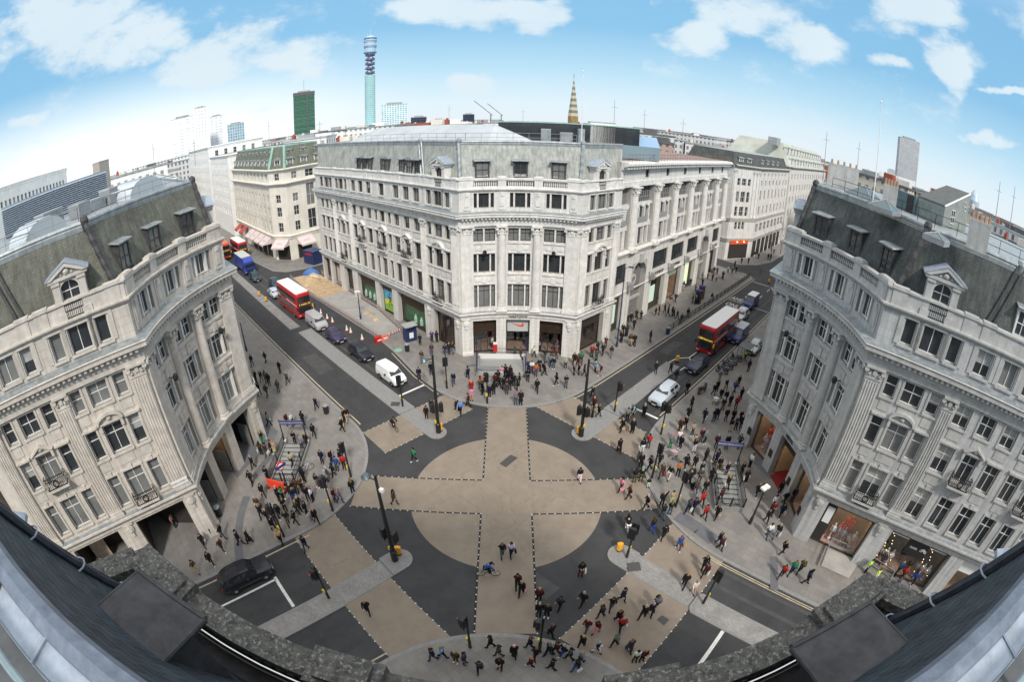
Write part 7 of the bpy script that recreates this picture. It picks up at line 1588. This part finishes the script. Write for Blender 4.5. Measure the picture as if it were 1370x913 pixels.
# ------------------------------------------------------------------ people
dg=bpy.context.evaluated_depsgraph_get
def skin(verts,edges,name,m,root=0,sub=1):
    me=bpy.data.meshes.new(name); me.from_pydata([v[:3] for v in verts],edges,[]); o=bpy.data.objects.new(name,me); COL.objects.link(o)
    sk=o.modifiers.new('s','SKIN'); sk.use_smooth_shade=True; 
    for i,v in enumerate(verts): d=me.skin_vertices[0].data[i]; d.radius=(v[3],v[4] if len(v)>4 else v[3]); d.use_root=(i==root)
    sb=o.modifiers.new('u','SUBSURF'); sb.levels=sub; sb.render_levels=sub
    bpy.context.view_layer.update(); e=o.evaluated_get(dg()); r=bpy.data.meshes.new_from_object(e); r.name=name; bpy.data.objects.remove(o); r.materials.clear(); r.materials.append(m)
    for p in r.polygons: p.use_smooth=True
    return r
def pose(kind):
    """joints in metres, facing +y: returns dict of points"""
    J=dict(pel=(0,0,.93),ch=(0,.02,1.28),nk=(0,.03,1.46),hd=(0,.05,1.62))
    if kind in('walk','coatwalk','walk2'):
        sg=1 if kind!='walk2' else -1
        J.update(hl=(-.09,0,.90),kl=(-.1,.15*sg if sg>0 else -.03,.50),al=(-.1,.22 if sg>0 else -.30,.09 if sg>0 else .13),fl=(-.1,.36 if sg>0 else -.19,.05),hr=(.09,0,.90),kr=(.1,-.03 if sg>0 else .15,.50),ar=(.1,-.30 if sg>0 else .22,.13 if sg>0 else .09),fr=(.1,-.19 if sg>0 else .36,.05))
        J.update(sl=(-.19,.01,1.40),el=(-.24,-.14*sg,1.14),wl=(-.23,-.06*sg,.90),sr=(.19,.01,1.40),er=(.24,.10*sg,1.14),wr=(.22,.26*sg,.95))
    elif kind=='ride':
        J.update(pel=(0,-.22,.98),ch=(0,.1,1.3),nk=(0,.2,1.44),hd=(0,.28,1.58),hl=(-.09,-.2,.95),kl=(-.12,.16,.72),al=(-.12,.0,.32),fl=(-.12,.14,.28),hr=(.09,-.2,.95),kr=(.12,.2,.86),ar=(.12,.1,.5),fr=(.12,.24,.47),sl=(-.18,.16,1.38),el=(-.24,.34,1.2),wl=(-.25,.5,1.06),sr=(.18,.16,1.38),er=(.24,.34,1.2),wr=(.25,.5,1.06))
    elif kind=='wave':
        J.update(hl=(-.09,0,.90),kl=(-.1,.04,.5),al=(-.1,.03,.09),fl=(-.1,.17,.05),hr=(.09,0,.9),kr=(.11,.03,.5),ar=(.12,0,.09),fr=(.13,.14,.05),sl=(-.19,.01,1.42),el=(-.3,.02,1.64),wl=(-.26,.05,1.88),sr=(.19,.01,1.4),er=(.27,0,1.14),wr=(.24,.1,.92))
    elif kind=='phone':
        J.update(hl=(-.09,0,.90),kl=(-.1,.04,.5),al=(-.11,.03,.09),fl=(-.13,.17,.05),hr=(.09,0,.9),kr=(.11,.02,.5),ar=(.12,-.02,.09),fr=(.15,.11,.05),sl=(-.19,.01,1.4),el=(-.24,.02,1.13),wl=(-.1,.27,1.18),sr=(.19,.01,1.4),er=(.25,.03,1.13),wr=(.1,.28,1.15))
    else:
        J.update(hl=(-.09,0,.90),kl=(-.1,.03,.5),al=(-.11,.02,.09),fl=(-.13,.16,.05),hr=(.09,0,.9),kr=(.11,.02,.5),ar=(.12,0,.09),fr=(.14,.14,.05),sl=(-.19,.01,1.4),el=(-.25,-.02,1.13),wl=(-.23,.06,.88),sr=(.19,.01,1.4),er=(.25,-.02,1.13),wr=(.23,.06,.88))
    return J
def lerp(a,b,t): return tuple(a[i]+(b[i]-a[i])*t for i in range(3))
PM={}
for kind in('walk','walk2','stand','phone','wave','ride'):
    J=pose(kind); h=J['hd']; V=[]; E=[]
    def add(p,r,par=None,r2=None):
        V.append((*p,r,r2 or r)); 
        if par is not None: E.append((par,len(V)-1))
        return len(V)-1
    a=add(J['pel'],.13,None,.10); c=add(J['ch'],.14,a,.10); n=add(J['nk'],.055,c); n2=add((h[0],h[1]-.01,h[2]-.1),.06,n); hd=add(h,.092,n2,.1); add((h[0],h[1]-.01,h[2]+.075),.065,hd); add((h[0],h[1]+.10,h[2]-.02),.016,hd)
    for s in 'lr':
        q=add(J['s'+s],.06,c); q=add(J['e'+s],.045,q); q=add(J['w'+s],.03,q); d=Vector(J['w'+s])-Vector(J['e'+s]); d.normalize(); w=Vector(J['w'+s]); q2=add((w+d*.09)[:],.036,q,.02); add((w+d*.17)[:],.014,q2); add((w+d*.08+Vector((.03 if s=='l' else -.03,.03,0)))[:],.012,q2)
        q=add(J['h'+s],.085,a); q=add(J['k'+s],.06,q); q=add(J['a'+s],.04,q); add(J['f'+s],.035,q)
    PM[kind,'body']=skin(V,E,'person_body',M_skin)
    V=[];E=[]; a=add((J['pel'][0],J['pel'][1],J['pel'][2]-.04),.175,None,.135); c=add(J['ch'],.185,a,.14); n=add((J['nk'][0],J['nk'][1],J['nk'][2]-.03),.085,c)
    for s in 'lr': q=add(J['s'+s],.085,c); q=add(J['e'+s],.066,q); add(lerp(J['e'+s],J['w'+s],.95),.052,q)
    PM[kind,'jacket']=skin(V,E,'jacket',M_cloth)
    V=[];E=[]; a=add((J['pel'][0],J['pel'][1],J['pel'][2]+.02),.15,None,.12)
    for s in 'lr': q=add(J['h'+s],.105,a); q=add(J['k'+s],.08,q); add(J['a'+s],.062,q)
    PM[kind,'trousers']=skin(V,E,'trousers',M_cloth)
    for s in 'lr':
        b=MB(); p,f=Vector(J['a'+s]),Vector(J['f'+s]); d=(f-p); b.tube([(p-d*.35)[:],(p+d*.1)[:],(f+d*.25)[:]],[.05,.055,.04],6); PM[kind,'shoe'+s]=meshof(b,'shoe',M_cloth)
    b=MB(); R=[]
    for i in range(6):
        t=PI*.58*i/5; R.append([(h[0]+.112*math.sin(t)*math.cos(2*PI*k/10),h[1]-.012+.122*math.sin(t)*math.sin(2*PI*k/10)-(.02 if i>3 else 0),h[2]+.03+.115*math.cos(t)-(.0 if math.sin(2*PI*k/10)>.2 else .055*(i/5))) for k in range(10)])
    b.ring(R,0,True,False,False); PM[kind,'hair']=meshof(b,'hair',M_cloth,True)
    b=MB(); b.T=None; R2=R[:4]+[[(x*1.12,y-.035 if y<h[1]+.02 else y,z-.06-(.0 if y>h[1]+.03 else .13)) for x,y,z in R[5]]]; b.ring(R2,0,True,False,False); PM[kind,'longhair']=meshof(b,'hair',M_cloth,True)
    b=MB(); wx=J['pel']; k=.34 if kind.startswith('walk') else .23; b.ring([[(rx*math.cos(2*PI*i/12),wx[1]+ry*math.sin(2*PI*i/12),z) for i in range(12)] for rx,ry,z in ((.19,.14,1.02),(.21,.17,.85),(.225,k*.8,.62),(.235,k,.46))]); PM[kind,'coat_skirt']=meshof(b,'coat_skirt',M_cloth,True)
COLR=dict(k=('black',(.012,.012,.014)),n=('navy',(.010,.014,.034)),g=('grey',(.16,.165,.18)),G=('dark grey',(.05,.05,.055)),w=('white',(.62,.62,.61)),r=('red',(.38,.018,.02)),R=('burgundy',(.075,.014,.016)),b=('blue',(.02,.065,.26)),B=('blue denim',(.055,.075,.115)),o=('orange',(.42,.15,.05)),t=('beige',(.42,.31,.20)),T=('brown',(.065,.04,.024)),y=('yellow',(.65,.48,.04)),e=('green',(.02,.20,.08)),E=('olive',(.07,.075,.03)),p=('pink',(.62,.28,.33)),v=('lime hi-vis',(.5,.85,.08)),P=('purple',(.07,.04,.14)),c=('sky blue',(.14,.32,.52)))
HAIRC=((.012,.01,.008),(.03,.018,.01),(.06,.03,.015),(.16,.09,.04),(.3,.28,.26),(.35,.22,.1))
DIRS=dict(U=(0,1),D=(0,-1),L=(-1,0),R=(1,0),A=(-1,1),B=(1,1),C=(-1,-1),E=(1,-1))
LAND=[('the left subway stairs',395,600),('the left litter bin',437,553),("the left building's near pier",279,726),('the left navy lamp',330,470),("the left building's far pier",346,583),('the red hoarding',372,655),('the near-left crossing signal',380,718),('the near black cab',335,770),('the left kerb signal',445,684),('the left pavement edge signal',469,638),('the blue news kiosk',549,455),('the middle subway stairs',680,505),('the left mast',587,580),('the white van',525,500),('the middle entrance',693,470),('the right mast',777,585),("the middle building's right pier",760,473),('the tall navy lamp',825,464),('the blue-roofed phone boxes',940,392),('the long guard rail',895,440),('the first arched entrance',866,405),('the corner shop building',1000,345),('the estate car',885,530),('the parked motorbikes',940,510),('the far right pier',990,605),('the right subway stairs',975,645),('the twin floodlight post',1003,701),('the red carpet door',1022,612),('the near right works',1130,765),('the right corner pier',1062,696),('the hanging shop sign',1205,765),('the bottom left signal',629,867),('the bottom right signal',722,868),('the near-right island nose',838,747),('the second near-right island',940,809),('the crossing centre',678,665),('the square road patch',887,830),('the big near-left mast',529,751),('the sand heap',400,360),('the awning building',385,345),('the green shop displays',520,430),('the far department store doors',960,355),('the right street median',850,552),('the near-right crossing kerb',905,690)]
LW=[(n,at(x,y)) for n,x,y in LAND]
rp_=random.Random(11); PEOPLE=[]; BAGS=[]
def person(px,py,tb,style,dr,bag,z=None,sc=1.):
    x,y=at(px,py,.13); a,b=toab(x,y)
    zz=.13 if any(inside(x,y,e,c) for e,c in PAVS) else 0
    if not zz:
        x,y=at(px,py,0.)
        for pl in ((.2,2.2,9.9,44,1),(-.3,1.9,10.2,31,0),(-.9,1.2,-40,-9.8,0),(-.1,2.1,-40,-9.9,1)):
            a,b=toab(x,y); u,v=(a,b) if pl[4] else (b,a)
            if pl[0]<u<pl[1] and pl[2]<v<pl[3]: zz=.03 if -17.6<v<16 else .125
    if z is not None: zz=z
    kind={'w':rp_.choice(('walk','walk2')),'s':rp_.choice(('stand','stand','phone')),'c':'stand','C':'walk','a':'wave','y':'ride','k':'stand'}[style]
    if style=='k': sc=.68
    d=DIRS.get(dr) or (rp_.uniform(-1,1),rp_.uniform(-1,1)); rz=math.atan2(d[1],d[0])-PI/2+rp_.uniform(-.3,.3)
    t=bpy.data.objects.new('person',PM[kind,'body']); COL.objects.link(t); t.location=(x,y,zz+.0); t.rotation_euler=(0,0,rz); s=sc*rp_.uniform(.95,1.06); t.scale=(s,s,s); t['category']='person'; t['group']='people round the crossing'
    def part(key,nm,c): o=bpy.data.objects.new(nm,PM[kind,key]); COL.objects.link(o); o.parent=t; o.color=(*[min(1,v*rp_.uniform(.8,1.2)) for v in c],1)
    coat=style in 'cC'; top,bot=COLR[tb[0]],COLR[tb[1]]
    part('jacket','coat' if coat else 'jacket',top[1]); part('trousers','trousers',bot[1]); sc_=COLR[rp_.choice('kkkkkTw')][1]; part('shoel','shoe',sc_); part('shoer','shoe',sc_)
    if coat: part('coat_skirt','coat_skirt',top[1])
    lh=rp_.random()<.38; hat=len(tb)>2; part('longhair' if lh and not hat else 'hair','hat' if hat else 'hair',COLR[tb[2]][1] if hat else rp_.choice(HAIRC))
    legs='jeans' if tb[1]=='B' else 'trousers'; bt='blue' if tb[1]=='B' else bot[0]
    look='person in a %s %s and %s %s'%(top[0] if tb[0]!='B' else 'denim blue','coat' if coat else ('vest' if tb[0]=='v' else 'jacket'),bt,legs) if not hat else 'person in a %s coat and %s hat'%(top[0],COLR[tb[2]][0])
    if style=='y': look=look.replace('person','cyclist')
    if style=='k': look=look.replace('person','child')
    PEOPLE.append((t,look,x,y))
    if bag:
        w=Vector((x,y,zz)); R=Matrix.Rotation(rz,3,'Z')
        if bag[0]=='#': BAGS.append((w+R@Vector((0,-.2,1.02))*s,rz,bag[1],'backpack',look,x,y))
        elif bag[0]=='!': BAGS.append((w+R@Vector((.1,-.62,0)),rz,bag[1],'suitcase',look,x,y))
        else: BAGS.append((w+R@Vector((-.3,.02,.42))*s,rz,bag[0],'bag',look,x,y))
GROUPS=[
(310,460,180/1370,"213 232 nB wU;350 195 kk wU;497 300 kk sD;575 415 Gk wD;308 388 kk wU;252 395 kk sU;355 405 gg sU;388 425 kk sD w;365 545 TB wU;288 530 kB wU t;482 495 EG sD;868 672 nk wD;1183 800 kt wA;1130 895 kk wR y;385 840 gn wR w;285 905 kk sU;735 835 kk sU;570 835 Rk sR;625 840 wk sR"),
(330,550,160/1365,"188 380 ke sU;175 505 Tk sU w;241 522 RG wD w;300 490 kk sR;333 495 tt cD;85 660 kk wD;70 845 kk wD;560 385 kk sD;640 450 gG sD;695 405 kk sD;775 305 kk wE;870 602 nn sD;974 600 kk sR;1040 680 bB sD;1080 598 kk sL w;1120 665 rk sD;1000 755 kk wC;940 798 Gg sC;905 895 nn sD;255 800 kk sD"),
(330,630,160/1365,"200 305 kk wE;150 455 Tt cD T;185 545 kk wD;262 590 kk wE w;322 692 kk wE;405 835 tk wD;45 832 kk CL;690 912 nB wD;330 592 kG wE #k;385 545 kk wE #k;485 625 kE wE;450 465 kk sE;425 340 ek sR;375 345 kk sR b;570 615 kk wR;590 495 Tk wR;618 458 kk wR;690 505 kk sR;805 600 kk wE !g;768 355 wk sL;560 355 nb sE;640 232 Tk sR;707 335 kk sE;820 195 kg sD;1010 350 RG sR r;1070 370 gB wR;1220 268 kk sA;662 132 kk sU;495 272 kk sD;585 255 TT sD;530 305 kn sE"),
(230,660,180/1370,"340 550 kkP wE;528 462 kG wR;530 600 RT wR;705 530 kk wR;420 738 kk wE t;265 818 Tt wR;42 350 tk sR;120 225 TG wR"),
(540,440,160/1217,"170 165 kk sD;288 272 TB sD;187 345 Tg wD;290 140 Pk sU;340 140 nk sU;425 282 nB wD;465 265 kn sD;500 258 kg sR;615 265 kk wC;710 200 TT sR;912 205 wB sD;1035 205 kk sD;1130 302 En sU;1192 312 Tk wL;509 577 nB wD #k;655 520 gn wU #k;690 655 rk cU;660 792 Rk wL;692 735 pt sD;780 617 oB sU;805 672 kk cL;540 848 kk wE;580 878 cn wD #c;236 925 kk sU;290 850 kk sU;875 708 nn sD;918 675 kk sU;935 595 Rk sU;1050 672 GG sU;975 605 kk wR;1020 625 kk sU;1080 630 kk sU;1100 560 nn sU;1060 525 kk sU;1000 505 pw sU;1035 500 kk sU;1122 602 kn sU;1140 770 gB sD;1192 772 kk cD;1155 642 kk sL;1178 582 kk sL;960 560 kk sU;1085 505 kn sU;282 470 kk sD"),
(680,440,180/1370,"262 292 wk wR;268 205 bk sD;310 242 gk sD;370 322 kB wD;492 242 Pg sD;480 312 rB wR;424 385 gB wD;460 412 nB sD;580 415 tG sU;668 372 kk sD;705 388 Tk sD;740 362 ek wD;665 470 gk sR;715 472 kk sR w;770 487 Rk wR;905 242 kk wD;848 292 rk sU;893 335 GG sU;960 272 kk wC y;988 188 RR sU;1045 292 kg wD;938 490 nt wL;880 442 wk sR;315 435 kk sD;280 485 oB sD;240 455 wB sD;365 477 kk wR #k;205 442 Pn sD;200 540 kk sD;290 652 kk wD;488 582 kk wL;585 602 kB sD;852 712 kk wE;868 825 Rk wC t;915 902 kk wR !k;1150 142 kk sD;1240 172 Tt sD;1282 172 kk sD;1205 78 kk sU"),
(820,360,180/1370,"80 745 kk sU;130 692 kk sU;97 662 nn sU;210 618 kk wU;180 548 kk wU;283 527 kk sU w;172 777 TT wD;215 783 kk wD;375 748 nB sR y;145 562 kk sU;235 522 kk sU;430 482 kk sR;465 467 kk sR;522 457 kk wR;556 482 kk wR w;600 480 kk sR;615 502 kn wR;650 512 kk wR;693 558 GG sU;758 500 kB sU;465 355 kk wU;582 368 Tt sD;635 337 nk wU;714 217 Bw sU;785 178 kk sU;808 350 kk sR;840 362 Tk sU;835 245 gg sR;908 178 kk sR;905 115 gg sR;960 112 kk sR;1010 125 Rk sU;1050 133 pk wU;1115 103 kk wD;1000 335 kw sU;300 402 kk sU;190 445 Tk sU"),
(880,290,180/1370,"712 577 tk wU;755 587 Bk wU;795 572 kk sU;570 582 kk sD;600 592 nk sD;560 522 Rk sU;780 522 kk sD;850 482 kk sU;920 482 kk sU;980 424 kw sD;1022 434 kk sD;1120 442 kk sD;1150 434 kk sD;1180 384 kk sU;1090 354 kk sU;660 632 kk wD"),
(860,460,160/1365,"140 355 kk wU;308 358 kk wC;370 442 nB wU;495 578 kk sD;1198 322 kk sU;1160 193 vn sU;868 432 gg sD;800 592 kk wD;940 532 kn wD;1083 492 kk sD;545 752 Gk sU;505 872 kk wD;690 892 nk wC w;800 897 kB sU;842 872 kk sU;880 645 kk sD;932 682 kk sD;985 722 nk sU;1035 565 bn wR;1110 645 kk sU;1055 742 rk sD;905 762 RG sU;940 882 kk sD;1020 892 kk sD;1098 907 kk sD;835 560 kk sD"),
(820,540,160/1365,"348 145 kk cU;100 328 kk CL t;158 208 gk sU;215 345 kk cU t;65 563 kk CD;395 518 rB sU #r;325 570 kw sU w;310 728 kk sD;240 910 kE sU;312 900 kE sU;410 765 kk wL;520 718 kk wD;545 848 TG wC r;635 872 kw wC;735 828 ok sD;648 512 ge sU;738 472 wB sU;760 525 kk sC;755 332 Rk wC w;815 292 kk wC;895 375 tG sD;998 435 RB sD r;1035 465 gk sD;1168 508 Rk sD;1285 517 kk cD;815 745 kk wD T;915 560 kw sD;920 742 kk sC;990 832 kk wD;875 895 kk wU #k;1168 692 nk sU;1195 770 kT sD t;1280 830 kG sD;930 468 tk kD;975 905 GG sD;1045 665 kk sU"),
(920,540,160/1365,"575 508 Gk wC w;597 832 kk sD;695 738 wk sR;648 900 kk sD w;540 300 Gk sD;600 292 kk sD;478 322 kt sD;505 205 kk sD"),
(820,620,160/1365,"88 332 pk wL p;175 412 Rk wL;372 522 kk wL;548 498 kk aD;655 472 tt cD;555 640 kB wU;640 592 kB sU;435 795 kb wU;565 868 kk wD;398 280 kw kD;860 245 kk wU !k;928 352 GG wU;1035 345 kk sD;998 492 rk wD;1030 638 rk wD;845 572 Gn wC w;905 565 nn wD;1168 635 kk wC t;1100 225 kk sU"),
(960,620,160/1365,"430 382 kk wD;490 362 kk wD t;692 362 kk sD w;742 472 kk wD;618 522 wk sD;702 622 nk wD w;540 682 kk wD;598 605 Rk sD;552 852 wB wD;650 855 kg wC w;310 232 kk sU w;840 442 nn sD;795 402 kk sD"),
(1020,690,240/1370,"140 298 kk wR;130 478 rn wC;205 453 en wC;272 438 Ek wC;320 522 Gk wE;612 250 tk wL;835 282 kk sD T;845 235 wR sD;882 388 nn wC;1015 452 bk wC;1045 495 rk wD;1130 528 bn wC;782 435 vk sD;840 505 vw sD;785 365 vG sU;985 578 Pn sD;1130 395 kk sU"),
(820,690,160/1365,"1190 332 nB wD;1210 392 Rk wD w;735 395 bB wD o;1020 612 kk wD;1030 697 Rk wC w;795 820 kk wC;898 895 wt wD"),
(560,780,180/1370,"155 788 kB wC;250 762 ck wR;385 812 TT sD;468 828 GG sR;625 908 Gk wD;830 882 kk sD;735 662 kk wL;820 750 GG wL;970 748 kkp CD;1135 668 kk wL;1190 772 kn wD;1140 862 Rk wL;1335 735 nk wL;1045 125 kk wD p;1005 50 Rk wD"),
(680,780,180/1370,"310 192 Rk sD;310 332 kn wD;390 352 kk sD;432 548 kk wE;410 740 nn wC;520 268 Gk wC;750 228 kk wC;1150 188 nk wE;1040 275 kG wD;940 352 Gk wC;1105 402 kk wD r;1135 485 rk wD w;790 492 RG wC;890 515 Rp wC;740 655 kk wC;890 718 kw wE w;1078 645 gk wC;1220 697 Gk CD;1280 802 wk sD;1352 795 Rk sD;550 745 kb wL;620 785 Gn wL;440 888 kk wL;730 822 gn wC;690 898 kb wC w;485 722 Rn wL"),
(740,740,160/1365,"310 262 kR sD w;1010 748 kk wC;1098 712 kk wD;1160 642 gk wD #k"),
(460,470,440/1370,"295 462 en wC;660 858 kB wD;697 855 wn wD k;980 545 kw wD;212 640 TG wR;3 295 kk sR"),
(0,0,1,"493 821 kn wD"),
]
for ox,oy,sc,txt in GROUPS:
    for e in txt.split(';'):
        q=e.split(); person(ox+float(q[0])*sc,oy+float(q[1])*sc,q[2],q[3][0],q[3][1],q[4] if len(q)>4 else None)
# two on the stairs
for (px,py,tb,z) in ((392,625,'tk',.16),(971,655,'kk',.16),(962,672,'Rk',.2)): person(px,py,tb,'w','U','w' if px==971 else None,z)
# cyclists with their bicycles, parked bicycles, prams
for px,py,dr,tb,lb,col in ((653,771,'R','bk','bicycle ridden by the cyclist in blue on the bottom crossing',(.03,.03,.04)),(527,575,'E','kk','dark bicycle ridden across the left street crossing',(.03,.03,.03)),(838,711,'U','kw','white bicycle ridden past the near-right island',(.6,.6,.62)),(846,558,'C','ck','orange bicycle with the rider in light blue at the right stop line',(.5,.3,.1))):
    d=DIRS[dr]; rz=math.atan2(d[1],d[0]); x,y=at(px,py,0); t=bike(lb,col); t.location=(x,y,0); t.rotation_euler=(0,0,rz)
    rp_.seed(px); person(px,py,tb,'y',dr,None,0); o=PEOPLE[-1][0]; o.location=(x,y,0); o.rotation_euler=(0,0,rz-PI/2); o.scale=(1,1,1)
for px,py,rz,lb in ((411,632,.9,'white bicycle leaning on the rail of the left subway stairs'),(565,508,-.6,'dark bicycle held on the pavement edge by the white van'),(1017,367,.8,'dark bicycle far up the right street by the median')):
    t=bike(lb,(.55,.56,.58) if px==411 else (.03,.03,.04)); t.location=zat(px,py); t.rotation_euler=(0,0,rz)
person(561,509,'nG','s','D',None)
def pram(px,py,rz,lb,c):
    t=thing('pram',lb,'pram',zat(px,py),rz); b=MB(); b.ring([[(x,y*.26,z) for x,z,y in ((-.3,.45,-1),(.35,.4,-1),(.35,.4,1),(-.3,.45,1))],[(-.35,-.28,.85),(.4,-.28,.62),(.4,.28,.62),(-.35,.28,.85)]],0,True,True,True); paint(b.build('seat',M_cloth,t),c); b=MB(); b.tube([(.2,-.28,.2),(-.5,-.28,1.05),(-.5,.28,1.05),(.2,.28,.2)],.018,5); b.build('handle',M_silver,t)
    for x in (-.28,.34):
        for y in (-.27,.27): wheel(t,x,y,.11,.05)
for px,py,rz,lb,c in ((439,638,1.2,'grey pram with white cover near the left pavement edge signal',(.4,.4,.42)),(957,540,.8,'white pram in the crowd below the parked motorbikes',(.7,.7,.7)),(900,612,.6,'grey and pink pram on the right pavement near the kerb signal',(.5,.35,.38))): pram(px,py,rz,lb,c)
# the farthest walkers past three hundred read as one distant crowd
PEOPLE.sort(key=lambda q:math.hypot(q[2],q[3]+CD)); FAR=PEOPLE[300:]; PEOPLE=PEOPLE[:300]; cm=MB(); cc=[]; gone=set()
bpy.context.view_layer.update()
for t,look,x,y in FAR:
    for o in [t]+list(t.children):
        b0=len(cm.v); M=o.matrix_world; me=o.data; cm.v+=[(M@v.co)[:] for v in me.vertices]
        for p in me.polygons: cm.f.append([b0+i for i in p.vertices]); cm.m.append(0); cm.uv.append(None)
        cc+=[tuple(o.color) if o is not t else (.55,.34,.25,1)]*len(me.vertices)
    gone.add((round(x,3),round(y,3)))
    for o in list(t.children)+[t]: bpy.data.objects.remove(o)
m_,nt_,b_,N_,L_=nodes('crowd_cloth'); at_=N_('ShaderNodeAttribute'); at_.attribute_name='tint'; L_(at_.outputs['Color'],b_.inputs['Base Color']); b_.inputs['Roughness'].default_value=.9
o=cm.build('distant_crowd',m_,None,True); a_=o.data.color_attributes.new('tint','FLOAT_COLOR','POINT'); a_.data.foreach_set('color',[v for c in cc for v in c]); tag(o,kind='stuff')
BAGS=[b for b in BAGS if (round(b[5],3),round(b[6],3)) not in gone]
# labels: look, then rank by distance from the nearest landmark among those alike
ORD=('','second ','third ','fourth ','fifth ','sixth ','seventh ','eighth ','ninth ','tenth ','11th ','12th ','13th ','14th ','15th ','16th ','17th ','18th ')
G_={}
def near(x,y): return min(((math.hypot(x-p[0],y-p[1]),n) for n,p in LW))
for t,look,x,y in PEOPLE: d,n=near(x,y); G_.setdefault((look,n),[]).append((d,t))
LBL={}
for (look,n),L_ in G_.items():
    L_.sort(key=lambda q:q[0])
    for i,(d,t) in enumerate(L_): t['label']='%s, %snearest %s'%(look,ORD[i],n)
def bagmesh(kind):
    b=MB()
    if kind=='bag':
        b.ring([[(-.05,-.16,0),(.05,-.16,0),(.05,.16,0),(-.05,.16,0)],[(-.07,-.18,.2),(.07,-.18,.2),(.07,.18,.2),(-.07,.18,.2)],[(-.05,-.17,.34),(.05,-.17,.34),(.05,.17,.34),(-.05,.17,.34)]],0,True,True,True)
        for x in (-.04,.04): b.tube([(x,-.1,.33),(x,-.06,.5),(x,.06,.5),(x,.1,.33)],.01,4)
    elif kind=='backpack': b.ring([[(rx*math.cos(2*PI*i/10),ry*math.sin(2*PI*i/10),z) for i in range(10)] for rx,ry,z in ((.12,.09,0),(.19,.13,.06),(.2,.14,.3),(.15,.1,.46),(.05,.04,.5))],0,True,True,True)
    else: b.box(-.2,-.13,.06,.2,.13,.62); b.tube([(-.13,-.1,.62),(-.13,-.16,1.0),(.13,-.16,1.0),(.13,-.1,.62)],.012,4); b.box(-.18,-.12,0,-.12,.12,.06); b.box(.12,-.12,0,.18,.12,.06)
    return meshof(b,kind,M_cloth)
BM={k:bagmesh(k) for k in('bag','backpack','suitcase')}; GB={}
for p,rz,c,kind,look,x,y in BAGS:
    nm={'bag':'shopping_bag','backpack':'backpack','suitcase':'suitcase'}[kind]; o=bpy.data.objects.new(nm,BM[kind]); COL.objects.link(o); o.location=p; o.rotation_euler=(0,0,rz); o.color=(*COLR[c][1],1); o['category']=kind; d,n=near(x,y); GB.setdefault((nm,c,n),[]).append((d,o))
for (nm,c,n),L_ in GB.items():
    L_.sort(key=lambda q:q[0])
    for i,(d,o) in enumerate(L_): o['label']='%s %s %s, %snearest %s'%(COLR[c][0],nm.replace('_',' '),'on a walker\'s back' if nm=='backpack' else 'carried by a passer-by' if nm!='suitcase' else 'pulled by a walker',ORD[i],n)
print('people',len(PEOPLE),'bags',len(BAGS))
